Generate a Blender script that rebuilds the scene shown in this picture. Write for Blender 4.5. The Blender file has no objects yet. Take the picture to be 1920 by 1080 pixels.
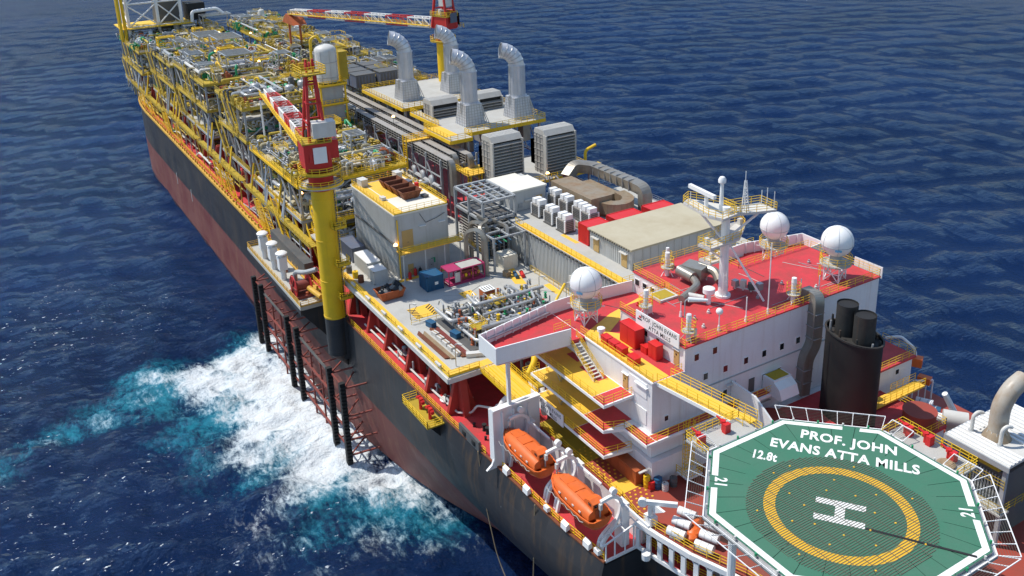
import bpy, math, random
import numpy as np
from mathutils import Vector, Matrix
random.seed(7); np.random.seed(7)
R = math.radians
S = bpy.context.scene
COL = S.collection
# ---------------------------------------------------------------- camera
cam = bpy.data.cameras.new('camera'); co = bpy.data.objects.new('camera', cam); COL.objects.link(co)
yaw, pitch, roll = R(-30.397), R(18.860), R(-2.034)
F = Vector((math.cos(yaw)*math.cos(pitch), math.sin(yaw)*math.cos(pitch), -math.sin(pitch)))
R0 = Vector((math.sin(yaw), -math.cos(yaw), 0)); U0 = R0.cross(F)
Rr = R0*math.cos(roll)+U0*math.sin(roll); Uu = U0*math.cos(roll)-R0*math.sin(roll)
m = Matrix.Identity(4)
for i in range(3):
    m[i][0] = Rr[i]; m[i][1] = Uu[i]; m[i][2] = -F[i]
m[0][3], m[1][3], m[2][3] = -43.655, 74.102, 95.592
co.matrix_world = m
cam.sensor_width = 36; cam.lens = 36*1729.45/1920; cam.shift_y = -(540-336.4)/1920
cam.clip_start = 1; cam.clip_end = 30000
S.camera = co
S.render.resolution_x = 1024; S.render.resolution_y = 576
# ---------------------------------------------------------------- sky, sun, exposure
SUN_EL, SUN_AZ = R(59), math.atan2(0.75, 0.66)      # azimuth clockwise from +Y
W = bpy.data.worlds.new('World'); S.world = W; W.use_nodes = True
nt = W.node_tree
sky = nt.nodes.new('ShaderNodeTexSky'); sky.sky_type = 'NISHITA'; sky.sun_disc = False
sky.sun_elevation = SUN_EL; sky.sun_rotation = SUN_AZ; sky.air_density = 1.2; sky.dust_density = .3; sky.ozone_density = 2.0
bg = nt.nodes['Background']; bg.inputs[1].default_value = 0.15
nt.links.new(sky.outputs[0], bg.inputs[0])
sd = bpy.data.lights.new('sun', 'SUN'); so = bpy.data.objects.new('sun', sd); COL.objects.link(so)
sd.energy = 4.3; sd.angle = R(0.55); sd.color = (1.0, 0.95, 0.87)
sv = Vector((math.sin(SUN_AZ)*math.cos(SUN_EL), math.cos(SUN_AZ)*math.cos(SUN_EL), math.sin(SUN_EL)))
so.rotation_euler = sv.to_track_quat('Z', 'Y').to_euler(); so.location = sv*400
S.view_settings.view_transform = 'Standard'; S.view_settings.look = 'None'
S.view_settings.exposure = 0.12; S.view_settings.gamma = 1.0
# ---------------------------------------------------------------- materials
MATS = {}
def mat(name, c, rough=.5, dirt=.3, dc=None, streak=0., sc=.45, metal=0., bump=.0, sk=(.16, .075, .03), spec=.4, fine=.12, seams=None):
    M = bpy.data.materials.new(name); M.use_nodes = True; MATS[name] = M
    n = M.node_tree.nodes; l = M.node_tree.links; b = n['Principled BSDF']
    b.inputs['Roughness'].default_value = rough; b.inputs['Metallic'].default_value = metal
    b.inputs['Specular IOR Level'].default_value = spec
    if dc is None: dc = tuple(x*.55+.02 for x in c)
    g = n.new('ShaderNodeNewGeometry')
    def noise(scale, det, mp=None):
        t = n.new('ShaderNodeTexNoise'); t.inputs['Scale'].default_value = scale; t.inputs['Detail'].default_value = det
        t.inputs['Roughness'].default_value = .62
        if mp:
            q = n.new('ShaderNodeMapping'); q.inputs['Scale'].default_value = mp
            l.new(g.outputs['Position'], q.inputs['Vector']); l.new(q.outputs[0], t.inputs['Vector'])
        else: l.new(g.outputs['Position'], t.inputs['Vector'])
        return t
    def ramp(src, a, z, mx):
        q = n.new('ShaderNodeMapRange'); q.inputs[1].default_value = a; q.inputs[2].default_value = z
        q.inputs[3].default_value = 0; q.inputs[4].default_value = mx; l.new(src, q.inputs[0]); return q.outputs[0]
    def mix(f, a, bb):
        q = n.new('ShaderNodeMix'); q.data_type = 'RGBA'; l.new(f, q.inputs[0])
        if isinstance(a, tuple): q.inputs[6].default_value = (*a, 1)
        else: l.new(a, q.inputs[6])
        if isinstance(bb, tuple): q.inputs[7].default_value = (*bb, 1)
        else: l.new(bb, q.inputs[7])
        return q.outputs[2]
    n1 = noise(sc, 7)
    out = mix(ramp(n1.outputs[0], .42, .72, dirt), c, dc)
    n2 = noise(9, 4)
    out = mix(ramp(n2.outputs[0], .4, .75, fine), out, tuple(x*.6 for x in dc))
    if streak:
        n3 = noise(1.0, 5, (1.1, 1.1, .07))
        out = mix(ramp(n3.outputs[0], .52, .74, streak), out, sk)
    if seams:
        # weld seams / plate joints: a brick pattern of slightly different plate tones
        cx = n.new('ShaderNodeCombineXYZ'); sp = n.new('ShaderNodeSeparateXYZ'); l.new(g.outputs['Position'], sp.inputs[0])
        sm = n.new('ShaderNodeMath'); l.new(sp.outputs[0], sm.inputs[0]); l.new(sp.outputs[1], sm.inputs[1])
        l.new(sp.outputs[seams[0]] if seams[0] >= 0 else sm.outputs[0], cx.inputs[0]); l.new(sp.outputs[seams[1]], cx.inputs[1])
        br = n.new('ShaderNodeTexBrick'); l.new(cx.outputs[0], br.inputs[0]); br.inputs['Scale'].default_value = 1
        br.inputs['Brick Width'].default_value = seams[2]; br.inputs['Row Height'].default_value = seams[3]
        br.inputs['Mortar Size'].default_value = .03 if len(seams) < 7 else seams[6]; br.inputs['Color1'].default_value = (.0,)*3+(1,); br.inputs['Color2'].default_value = (.5,)*3+(1,); br.inputs['Mortar'].default_value = (1, 1, 1, 1)
        out = mix(ramp(br.outputs[0], 0, 1, seams[4]), out, seams[5] if len(seams) > 5 else tuple(x*.35 for x in c))
    l.new(out, b.inputs['Base Color'])
    rr = ramp(n1.outputs[0], .3, .7, 1); q = n.new('ShaderNodeMapRange'); q.inputs[3].default_value = rough*.8; q.inputs[4].default_value = min(1, rough*1.25)
    l.new(rr, q.inputs[0]); l.new(q.outputs[0], b.inputs['Roughness'])
    if bump:
        bp = n.new('ShaderNodeBump'); bp.inputs['Strength'].default_value = bump; bp.inputs['Distance'].default_value = .05
        l.new(n2.outputs[0], bp.inputs['Height']); l.new(bp.outputs[0], b.inputs['Normal'])
    return M
RUST = (.16, .055, .02)
mat('hull_black', (.023, .024, .027), .5, .6, (.048, .046, .046), .5, .12, sk=(.15, .085, .035), seams=(0, 2, 9, 2.6, .5, (.058, .058, .062)))
mat('hull_red', (.15, .034, .030), .6, .75, (.20, .075, .06), .5, .13, sk=(.28, .16, .085), seams=(0, 2, 9, 2.6, .35, (.23, .10, .085)))
mat('hull_wet', (.045, .018, .016), .35, .5, (.02, .02, .02), 0, .3)
mat('deck_red', (.60, .040, .048), .6, .9, (.34, .055, .052), 0, .5, bump=.1, fine=.3, seams=(0, 1, 5.6, 2.3, .22, (.34, .05, .05), .02))
mat('deck_brown', (.33, .055, .035), .65, .6, (.2, .06, .04), 0, .3)
mat('yellow', (.80, .50, .012), .5, .3, (.55, .33, .03), .18, .5)
mat('yellow_deck', (.86, .50, .055), .6, .45, (.55, .38, .08), 0, .5, fine=.25)
mat('yellow_rail', (.82, .52, .015), .5, .25, (.5, .3, .04), 0, .9)
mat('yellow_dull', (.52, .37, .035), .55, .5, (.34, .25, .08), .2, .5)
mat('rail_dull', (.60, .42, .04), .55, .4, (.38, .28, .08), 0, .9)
mat('gunwale', (.62, .37, .045), .6, .6, (.36, .18, .05), .5, .35)
mat('white', (.80, .80, .79), .45, .22, (.6, .58, .53), .12, .3, sk=(.5, .36, .22))
mat('white_wall', (.74, .74, .75), .5, .35, (.58, .56, .55), .28, .25, sk=(.42, .29, .19), seams=(-1, 2, 5.2, 1.45, .16, (.5, .5, .52), .02))
mat('offwhite', (.60, .59, .55), .5, .4, (.42, .4, .36), .2, .4, sk=(.35, .25, .16))
mat('cream_roof', (.72, .69, .60), .6, .3, (.55, .5, .4), 0, .3)
mat('tan_roof', (.46, .41, .29), .7, .55, (.33, .27, .17), 0, .16)
mat('grey_wall', (.47, .48, .47), .55, .4, (.35, .35, .32), .3, .3, sk=(.2, .17, .13))
mat('grey_deck', (.46, .455, .42), .7, .55, (.33, .315, .28), 0, .26, fine=.3, seams=(0, 1, 6, 2, .12, (.3, .29, .26), .02))
mat('grey_steel', (.36, .38, .39), .45, .4, (.22, .22, .21), .25, .5)
mat('dark_steel', (.085, .09, .092), .55, .5, (.15, .13, .11), .2, .5)
mat('galv', (.46, .47, .48), .35, .45, (.28, .27, .25), .2, .6, metal=.55)
mat('pipe_grey', (.44, .45, .45), .4, .4, (.25, .24, .22), .15, .7, metal=.25)
mat('stack_steel', (.62, .63, .66), .36, .4, (.42, .41, .41), .25, .4, metal=.35, sk=(.3, .27, .24))
mat('clad', (.30, .29, .26), .38, .6, (.2, .16, .11), .5, .35, metal=.45, sk=(.2, .13, .07))
mat('duct_rust', (.33, .27, .19), .5, .6, (.26, .13, .05), .5, .4, metal=.3)
mat('exhaust_tan', (.42, .38, .32), .5, .7, (.30, .19, .09), .55, .5, sk=(.25, .13, .05))
mat('louvre_roof', (.46, .44, .40), .55, .5, (.36, .33, .28), .2, .5)
mat('louvre', (.34, .325, .30), .55, .5, (.22, .19, .15), .3, .5)
mat('crane_red', (.50, .022, .020), .5, .3, (.32, .03, .02), .15, .5)
mat('stool_red', (.38, .035, .026), .6, .5, (.3, .06, .04), .2, .4)  # darker red: shade under the deck above is put into the colour
mat('lattice_red', (.23, .05, .04), .65, .7, (.12, .045, .03), 0, .8)
mat('orange', (.72, .135, .02), .5, .5, (.50, .13, .04), .2, .8, spec=.4)
mat('orange_dark', (.42, .10, .03), .6, .5, (.25, .07, .03), .3, .6)
mat('cabinet_red', (.62, .018, .018), .45, .3, (.42, .03, .03), .1, .5)
mat('blue', (.015, .095, .20), .5, .5, (.03, .07, .1), .3, .6)
mat('slate', (.10, .12, .17), .55, .5, (.15, .15, .15), .3, .6)
mat('pink', (.42, .035, .13), .5, .5, (.28, .04, .07), .25, .6)
mat('beige', (.50, .43, .27), .5, .4, (.34, .27, .14), .2, .6)
mat('green', (.02, .30, .12), .45, .3, None, 0, .7)
mat('heli_green', (.042, .165, .098), .75, .65, (.075, .165, .115), 0, .3, fine=.3, bump=.15)
mat('heli_seam', (.012, .05, .03), .8, .1)
mat('line_white', (.80, .80, .76), .6, .25, (.6, .6, .52), 0, .8)
mat('line_yellow', (.74, .42, .02), .6, .3, (.55, .33, .05), 0, .8)
mat('rope_net', (.13, .125, .09), .9, .3, (.05, .05, .04), 0, 2)
mat('funnel_black', (.011, .011, .0115), .55, .5, (.022, .02, .018), .3, .3, sk=(.02, .016, .013))
mat('soot', (.03, .029, .027), .7, .6, (.012, .012, .012), .3, .6)
mat('rubber', (.014, .014, .015), .7, .4, (.03, .03, .03))
mat('glass_dark', (.012, .014, .017), .12, .0, None, 0, 1, spec=.6, fine=0)
mat('door_tan', (.50, .33, .12), .5, .3, (.36, .24, .1))
mat('olive_deck', (.42, .30, .02), .65, .5, (.3, .2, .03), 0, .4, fine=.25)
mat('rust', (.19, .06, .025), .75, .6, (.1, .04, .02), 0, 1.2)
mat('timber', (.34, .25, .15), .7, .5, (.2, .14, .08), 0, 1)
mat('black_bag', (.012, .013, .016), .35, .3)
mat('cloth_grey', (.25, .24, .22), .8, .4)
mat('text_black', (.02, .02, .022), .6, 0, fine=0)
mat('text_red', (.6, .03, .03), .6, 0, fine=0)
mat('sign_green', (.01, .32, .14), .6, 0, fine=0)
mat('radome_blue', (.16, .42, .62), .6, 0, fine=0)
lm = bpy.data.materials.new('lamp_glow'); lm.use_nodes = True; MATS['lamp_glow'] = lm
lb = lm.node_tree.nodes['Principled BSDF']; lb.inputs['Base Color'].default_value = (.9, .6, .3, 1)
lb.inputs['Emission Color'].default_value = (1, .52, .2, 1); lb.inputs['Emission Strength'].default_value = 7
# ---------------------------------------------------------------- mesh helpers
V = Vector
class MB:
    def __init__(s): s.v = []; s.f = []; s.cuts = []
    def add(s, vs, fs):
        o = len(s.v); s.v += [tuple(x) for x in vs]; s.f += [tuple(i+o for i in f) for f in fs]; return s
    def bx(s, x0, x1, y0, y1, z0, z1):
        x0, x1 = min(x0, x1), max(x0, x1); y0, y1 = min(y0, y1), max(y0, y1); z0, z1 = min(z0, z1), max(z0, z1)
        return s.add([(x0,y0,z0),(x1,y0,z0),(x1,y1,z0),(x0,y1,z0),(x0,y0,z1),(x1,y0,z1),(x1,y1,z1),(x0,y1,z1)],
              [(3,2,1,0),(4,5,6,7),(0,1,5,4),(1,2,6,5),(2,3,7,6),(3,0,4,7)])
    def box(s, c, d, rz=0):
        ca, sa = math.cos(rz), math.sin(rz); o = []
        for z in (-1, 1):
            for x, y in ((-1,-1),(1,-1),(1,1),(-1,1)):
                px, py = x*d[0]/2, y*d[1]/2
                o.append((c[0]+px*ca-py*sa, c[1]+px*sa+py*ca, c[2]+z*d[2]/2))
        return s.add(o, [(3,2,1,0),(4,5,6,7),(0,1,5,4),(1,2,6,5),(2,3,7,6),(3,0,4,7)])
    def frame(s, a, b):
        d = (V(b)-V(a)).normalized()
        u = V((0,0,1)) if abs(d.z) < .95 else V((1,0,0))
        r = d.cross(u).normalized(); return d, r, r.cross(d)
    def beam(s, a, b, w, h=None):
        if h is None: h = w
        a, b = V(a), V(b)
        if (b-a).length < 1e-5: return s
        d, r, u = s.frame(a, b); o = []
        for p in (a, b):
            for x, y in ((-1,-1),(1,-1),(1,1),(-1,1)): o.append(p+r*(x*w/2)+u*(y*h/2))
        return s.add(o, [(3,2,1,0),(4,5,6,7),(0,1,5,4),(1,2,6,5),(2,3,7,6),(3,0,4,7)])
    def cyl(s, a, b, r, r2=None, n=10, cap=True):
        if r2 is None: r2 = r
        a, b = V(a), V(b); d, q, u = s.frame(a, b); o = []
        for p, rr in ((a, r), (b, r2)):
            for i in range(n):
                t = 2*math.pi*i/n; o.append(p+q*(math.cos(t)*rr)+u*(math.sin(t)*rr))
        fs = [(i, (i+1)%n, n+(i+1)%n, n+i) for i in range(n)]
        if cap: fs += [tuple(range(n-1,-1,-1)), tuple(range(n, 2*n))]
        return s.add(o, fs)
    def tube(s, pts, r, n=7, bend=None, cap=True, seg=3):
        pts = [V(p) for p in pts]
        if bend is None: bend = r*2.5
        path = [pts[0]]
        for i in range(1, len(pts)-1):
            a, p, b = pts[i-1], pts[i], pts[i+1]
            d1, d2 = (a-p), (b-p); k = min(bend, d1.length*.45, d2.length*.45)
            if k < 1e-4: path.append(p); continue
            A, B = p+d1.normalized()*k, p+d2.normalized()*k
            for j in range(seg+1):
                t = j/seg; path.append(A*(1-t)**2+p*2*t*(1-t)+B*t*t)
        path.append(pts[-1])
        o = []; fs = []; pr = None
        for i, p in enumerate(path):
            d = (path[min(i+1, len(path)-1)]-path[max(i-1, 0)]).normalized()
            if pr is None:
                u = V((0,0,1)) if abs(d.z) < .9 else V((1,0,0)); q = d.cross(u).normalized()
            else:
                q = pr-d*pr.dot(d)
                q = q.normalized() if q.length > 1e-5 else d.orthogonal().normalized()
            pr = q; u = q.cross(d)
            rr = r[i] if isinstance(r, list) else r
            for k in range(n):
                t = 2*math.pi*k/n+(math.pi/4 if n == 4 else 0); o.append(p+q*(math.cos(t)*rr)+u*(math.sin(t)*rr))
            if i:
                b0 = (i-1)*n; fs += [(b0+k, b0+(k+1)%n, b0+n+(k+1)%n, b0+n+k) for k in range(n)]
        if cap:
            e = (len(path)-1)*n; fs += [tuple(range(n-1,-1,-1)), tuple(range(e, e+n))]
        return s.add(o, fs)
    def lathe(s, c, prof, n=16, sx=1, sy=1):
        o = []; fs = []
        for r, z in prof:
            for i in range(n):
                t = 2*math.pi*i/n; o.append((c[0]+math.cos(t)*r*sx, c[1]+math.sin(t)*r*sy, c[2]+z))
        for j in range(len(prof)-1):
            b = j*n; fs += [(b+i, b+(i+1)%n, b+n+(i+1)%n, b+n+i) for i in range(n)]
        e = (len(prof)-1)*n
        fs += [tuple(range(n-1,-1,-1)), tuple(range(e, e+n))]
        return s.add(o, fs)
    def sphere(s, c, r, n=20, m=12):
        return s.lathe(c, [(max(.001, r*math.sin(math.pi*j/m)), -r*math.cos(math.pi*j/m)) for j in range(m+1)], n)
    def prism(s, poly, z0, z1):
        n = len(poly)
        a = sum(poly[i][0]*poly[(i+1)%n][1]-poly[(i+1)%n][0]*poly[i][1] for i in range(n))
        if a < 0: poly = poly[::-1]
        o = [(x, y, z0) for x, y in poly]+[(x, y, z1) for x, y in poly]
        fs = [tuple(range(n-1,-1,-1)), tuple(range(n, 2*n))]+[(i, (i+1)%n, n+(i+1)%n, n+i) for i in range(n)]
        return s.add(o, fs)
    def extr(s, poly, axis, a, b):
        # polygon in the two remaining axes (cyclic order), extruded along axis
        n = len(poly); o = []
        for t in (a, b):
            for p, q in poly: o.append((t, p, q) if axis == 0 else ((p, t, q) if axis == 1 else (p, q, t)))
        return s.add(o, [tuple(range(n)), tuple(range(2*n-1, n-1, -1))]+[((i+1)%n, i, n+i, n+(i+1)%n) for i in range(n)])
    def rail(s, pts, h=1.1, sp=1.7, t=.055, rails=3, closed=False, toe=0):
        s.cuts.append((len(s.v), len(s.f)))
        pts = [V(p) for p in pts]
        if closed: pts = pts+[pts[0]]
        for a, b in zip(pts, pts[1:]):
            L = (b-a).length; k = max(1, round(L/sp))
            for i in range(k+(0 if closed else 1)):
                p = a.lerp(b, i/k); s.beam(p, p+V((0,0,h)), t*1.1)
            for j in range(rails):
                z = V((0,0,h*(1-j/rails)-t/2)); s.beam(a+z, b+z, t)
            if toe: s.beam(a+V((0,0,toe/2)), b+V((0,0,toe/2)), .03, toe)
        return s
    def stairs(s, a, b, w, side):
        # treads and two stringers from a (low) to b (high); side = horizontal unit vector across the flight
        a, b, q = V(a), V(b), V(side).normalized()*(w/2)
        for sgn in (-1, 1): s.beam(a+q*sgn, b+q*sgn, .08, .3)
        n = max(3, int((b.z-a.z)/.24))
        for i in range(1, n):
            p = a.lerp(b, i/n); s.beam(p-q, p+q, .26, .05)
        return s
    def ladder(s, a, b, side, w=.5):
        a, b, q = V(a), V(b), V(side).normalized()*(w/2)
        for sgn in (-1, 1): s.beam(a+q*sgn, b+q*sgn, .07)
        n = max(2, int((b-a).length/.45))
        for i in range(1, n): p = a.lerp(b, i/n); s.beam(p-q, p+q, .04)
        return s
    def mesh(s, name, smooth=False):
        me = bpy.data.meshes.new(name); me.from_pydata(s.v, [], s.f); me.update()
        if smooth:
            me.polygons.foreach_set('use_smooth', [True]*len(me.polygons)); me.set_sharp_from_angle(angle=.62)
        return me
    def build(s, name, material, parent=None, smooth=False, label=None, kind=None):
        if 'rail' in name and len(s.cuts) > 1:      # every run of railing is a part of its own
            cs = [(0, 0)]+s.cuts[1:]+[(len(s.v), len(s.f))]
            for (a, fa), (b, fb) in zip(cs, cs[1:]):
                q = MB(); q.v = s.v[a:b]; q.f = [tuple(i-a for i in f) for f in s.f[fa:fb]]; o = link(name, q.mesh(name, smooth), material, parent, label, kind)
            return o
        return link(name, s.mesh(name, smooth), material, parent, label, kind)
def link(name, me, material, parent=None, label=None, kind=None):
    if material and not me.materials: me.materials.append(MATS[material])
    o = bpy.data.objects.new(name, me); COL.objects.link(o)
    if parent:
        o.parent = parent
        if parent.parent is None and tuple(parent.location) != (0, 0, 0): o.matrix_parent_inverse = Matrix.Translation(-parent.location)
    if label: o['label'] = label
    if kind: o['kind'] = kind
    return o
def tag(o, label, cat, group=None):
    o['label'] = label; o['category'] = cat
    if group: o['group'] = group
    return o
def thing(name, label, cat, loc=(0,0,0), group=None):
    o = bpy.data.objects.new(name, None); COL.objects.link(o); o.location = loc; o.empty_display_size = .5
    return tag(o, label, cat, group)
def copy_thing(root, loc, rz=0, label=None, group=None, scale=None):
    r = root.copy(); COL.objects.link(r); r.location = loc; r.rotation_euler = (0, 0, rz)
    if scale: r.scale = scale
    if label: r['label'] = label
    if group: r['group'] = group
    for ch in root.children:
        c = ch.copy(); COL.objects.link(c); c.parent = r
        for g in ch.children:
            d = g.copy(); COL.objects.link(d); d.parent = c
    return r
def text(s, size, origin, xdir, updir, material, parent, bold=.02, wide=1., align='CENTER', name='lettering', thick=.012, fit=None):
    cu = bpy.data.curves.new('t', 'FONT'); cu.body = s; cu.size = size; cu.offset = bold*size; cu.align_x = align; cu.space_character = 1.08
    cu.resolution_u = 3
    ob = bpy.data.objects.new('t', cu); COL.objects.link(ob)
    me = bpy.data.meshes.new_from_object(ob); bpy.data.objects.remove(ob)
    if fit:
        xs_ = [v.co.x for v in me.vertices]; ys_ = [v.co.y for v in me.vertices]; x0, y0 = min(xs_), min(0, 0); sx, sy = fit[0]/(max(xs_)-x0), fit[1]/max(ys_)
        for v in me.vertices: v.co.x = (v.co.x-x0)*sx; v.co.y *= sy
    x, u = V(xdir).normalized(), V(updir).normalized(); nn = x.cross(u); o = V(origin)
    for v in me.vertices: v.co = o+x*(v.co.x*wide)+u*v.co.y+nn*thick
    me.materials.clear()
    return link(name, me, material, parent)
# ================================================================ SEA
def axis(d0, d1, step, lo, hi, near, g=1.013):
    c = list(np.arange(d0, d1, step)); s = step; x = d0
    a = []
    while x > lo: s *= g if x > near[0] else 1.09; x -= s; a.append(x)
    s = step; x = c[-1]; b = []
    while x < hi: s *= g if x < near[1] else 1.09; x += s; b.append(x)
    return np.array(a[::-1]+c+b)
def make_sea():
    xs = axis(45, 150, .8, -9000, 16000, (-20, 800)); ys = axis(22, 92, .8, -14000, 9000, (-480, 140))
    X, Y = np.meshgrid(xs, ys, indexing='ij')
    dx = np.gradient(xs)[:, None]; dy = np.gradient(ys)[None, :]
    sp = np.maximum(dx+0*Y, dy+0*X)
    Z = np.zeros_like(X); rng = np.random.RandomState(3)
    for i in range(60):
        lam = 2.3*1.045**i*rng.uniform(.9, 1.1)
        if lam > 26: continue
        th = R(-28)+rng.normal(0, .85)
        k = 2*math.pi/lam; amp = .0125*lam**.8*rng.uniform(.5, 1.2)
        att = np.clip((lam/sp-2.2)/2.5, 0, 1)
        ph = k*(X*math.cos(th)+Y*math.sin(th))+rng.uniform(0, 6.28)+1.5*np.sin(X*.031*rng.uniform(.5,1.5)+Y*.027*rng.uniform(.5,1.5)+i)
        Z += amp*att*(np.sin(ph)+.25*np.sin(2*ph+1.3))
    def blob(L):
        o = np.zeros_like(X)
        for x, y, r, s in L: o = np.maximum(o, s*np.exp(-(((X-x)/r)**2+((Y-y)/r)**2)))
        return o
    foam = blob([(136,31,6,1),(131,37,9,1.1),(122,37,11,1.15),(131,47,7,.85),(124,45,9,.95),(118,33,11,1.2),(110,36,11,1.2),(100,33,11,1.2),(92,32,10,1.2),
                 (104,42,8,.95),(97,45,7,.8),(88,38,8,.95),(84,43,6,.65),(80,29,8,.95),(74,26,6,.75),(69,24,5.5,.6),(67,34,8,.46),(80,49,8,.40),(72,48,9,.36),
                 (128,57,6,.45),(125,66,5,.42),(121,76,5,.42),(116,86,5,.42),(134,54,6,.55),(66,42,8,.34),(60,30,7,.36),(58,24,6,.34),(64,52,7,.28)])
    turq = blob([(134,54,9,.8),(128,54,10,.9),(128,59,8,.7),(126,66,7,.62),(124,72,6,.58),(121,78,6,.52),(118,84,6,.48),(115,92,6,.42),(108,50,11,.5),(98,50,9,.42),(70,28,10,.7),(64,26,8,.5),(112,44,12,.9),(95,42,11,.8),(84,36,11,.8),(74,30,10,.8),(72,42,10,.45),(120,40,14,1),(100,35,14,1),(134,36,9,1),(112,56,10,.4)])
    specks = np.maximum(.12, blob([(88,82,34,1),(70,60,26,.9),(120,95,40,.8),(165,75,35,.6),(75,110,40,.9)]))
    # choppy white water
    for i in range(26):
        th = rng.uniform(0, 6.28); lam = rng.uniform(2.4, 7); Z += foam*.07*np.sin(2*math.pi/lam*(X*math.cos(th)+Y*math.sin(th))+rng.uniform(0, 6.28))
    nx, ny = X.shape
    vs = np.stack([X, Y, Z], -1).reshape(-1, 3)
    idx = np.arange(nx*ny).reshape(nx, ny)
    fs = np.stack([idx[:-1,:-1], idx[1:,:-1], idx[1:,1:], idx[:-1,1:]], -1).reshape(-1, 4)
    me = bpy.data.meshes.new('sea'); me.vertices.add(len(vs)); me.vertices.foreach_set('co', vs.ravel())
    me.loops.add(fs.size); me.loops.foreach_set('vertex_index', fs.ravel()); me.polygons.add(len(fs))
    me.polygons.foreach_set('loop_start', np.arange(0, fs.size, 4)); me.polygons.foreach_set('loop_total', np.full(len(fs), 4))
    me.update(calc_edges=True); me.polygons.foreach_set('use_smooth', np.ones(len(fs), bool))
    for nm, a in (('foam', foam), ('aerated', turq), ('cap_glint', specks)):
        at = me.attributes.new(nm, 'FLOAT', 'POINT'); at.data.foreach_set('value', a.ravel().astype(np.float32))
    M = bpy.data.materials.new('sea_water'); M.use_nodes = True; MATS['sea_water'] = M
    n = M.node_tree.nodes; l = M.node_tree.links; b = n['Principled BSDF']
    g = n.new('ShaderNodeNewGeometry')
    def noise(scale, det, sx=1, sy=1, ro=.6, dist=0):
        mp = n.new('ShaderNodeMapping'); mp.inputs['Rotation'].default_value = (0, 0, R(30)); mp.inputs['Scale'].default_value = (sx, sy, 1)
        l.new(g.outputs['Position'], mp.inputs[0]); t = n.new('ShaderNodeTexNoise'); t.inputs['Scale'].default_value = scale
        t.inputs['Detail'].default_value = det; t.inputs['Roughness'].default_value = ro; t.inputs['Distortion'].default_value = dist
        l.new(mp.outputs[0], t.inputs['Vector']); return t.outputs[0]
    def mth(op, a, c):
        q = n.new('ShaderNodeMath'); q.operation = op
        for i, x in enumerate((a, c)):
            if isinstance(x, (int, float)): q.inputs[i].default_value = x
            else: l.new(x, q.inputs[i])
        return q.outputs[0]
    def mr(src, a, z, lo=0, hi=1):
        q = n.new('ShaderNodeMapRange'); q.interpolation_type = 'SMOOTHSTEP'
        for i, x in enumerate((a, z, lo, hi)): q.inputs[i+1].default_value = x
        l.new(src, q.inputs[0]); return q.outputs[0]
    def mix(f, a, c):
        q = n.new('ShaderNodeMix'); q.data_type = 'RGBA'; l.new(f, q.inputs[0])
        for i, x in ((6, a), (7, c)):
            if isinstance(x, tuple): q.inputs[i].default_value = (*x, 1)
            else: l.new(x, q.inputs[i])
        return q.outputs[2]
    af = n.new('ShaderNodeAttribute'); af.attribute_name = 'foam'; at = n.new('ShaderNodeAttribute'); at.attribute_name = 'aerated'
    f1 = noise(.13, 8, 1, 1, .62, .5); f2 = noise(.8, 8, .7, 1.3, .72, .35)
    nm = mth('ADD', mth('MULTIPLY', f1, .5), mth('MULTIPLY', f2, .5))
    fm = mth('ADD', mth('MULTIPLY', af.outputs['Fac'], 1.15), mth('MULTIPLY', mth('SUBTRACT', nm, .5), 3.6))
    fmask = mth('MULTIPLY', mr(fm, .35, 1.15), mr(af.outputs['Fac'], .12, .5))
    specks = noise(1.3, 5, 1, .5, .62, .2); big = noise(.03, 4)
    aw_ = n.new('ShaderNodeAttribute'); aw_.attribute_name = 'cap_glint'
    cm = mth('MULTIPLY', mth('MULTIPLY', mr(mth('ADD', specks, mth('MULTIPLY', aw_.outputs['Fac'], .03)), .675, .715), mr(big, .40, .56)), mr(aw_.outputs['Fac'], .05, .5))        # scattered white specks: small whitecaps and sun glints painted into the colour
    tm = mth('ADD', at.outputs['Fac'], mth('MULTIPLY', mth('SUBTRACT', nm, .5), 3.4))
    tmask = mth('MULTIPLY', mr(tm, .15, 1.0), mr(at.outputs['Fac'], .05, .5))
    tone = noise(.012, 4, 1, .6)
    deep = mix(mr(tone, .35, .65), (.0030, .0125, .046), (.0046, .0175, .064))
    c = mix(tmask, deep, (.018, .20, .28)); c = mix(fmask, c, (.68, .72, .74)); c = mix(cm, c, (.7, .74, .78))
    n.remove(b); df = n.new('ShaderNodeBsdfDiffuse'); gl = n.new('ShaderNodeBsdfGlossy'); ms_ = n.new('ShaderNodeMixShader'); fr = n.new('ShaderNodeFresnel'); fr.inputs[0].default_value = 1.333
    l.new(c, df.inputs[0]); gl.inputs[0].default_value = (.62, .78, 1, 1)
    ft = mth('MAXIMUM', fmask, cm)
    q = n.new('ShaderNodeMapRange'); q.inputs[3].default_value = .07; q.inputs[4].default_value = .75; l.new(ft, q.inputs[0]); l.new(q.outputs[0], gl.inputs['Roughness'])
    h = mth('ADD', mth('MULTIPLY', noise(.2, 5, 1, .5, .6), .75), mth('MULTIPLY', noise(.62, 7, 1, .6, .66), .95))
    h = mth('ADD', h, mth('MULTIPLY', noise(2.2, 5, 1, .8), .22)); h = mth('ADD', h, mth('MULTIPLY', fmask, mth('MULTIPLY', f2, .12)))
    bp = n.new('ShaderNodeBump'); bp.inputs['Strength'].default_value = 1.0; bp.inputs['Distance'].default_value = 1.0
    l.new(h, bp.inputs['Height'])
    for q in (df, gl, fr): l.new(bp.outputs[0], q.inputs['Normal'])
    inv = mth('SUBTRACT', 1.0, mth('MULTIPLY', ft, .9))
    l.new(mth('MULTIPLY', mth('MINIMUM', mth('MULTIPLY', fr.outputs[0], .7), .24), inv), ms_.inputs[0]); l.new(df.outputs[0], ms_.inputs[1]); l.new(gl.outputs[0], ms_.inputs[2])
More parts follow.
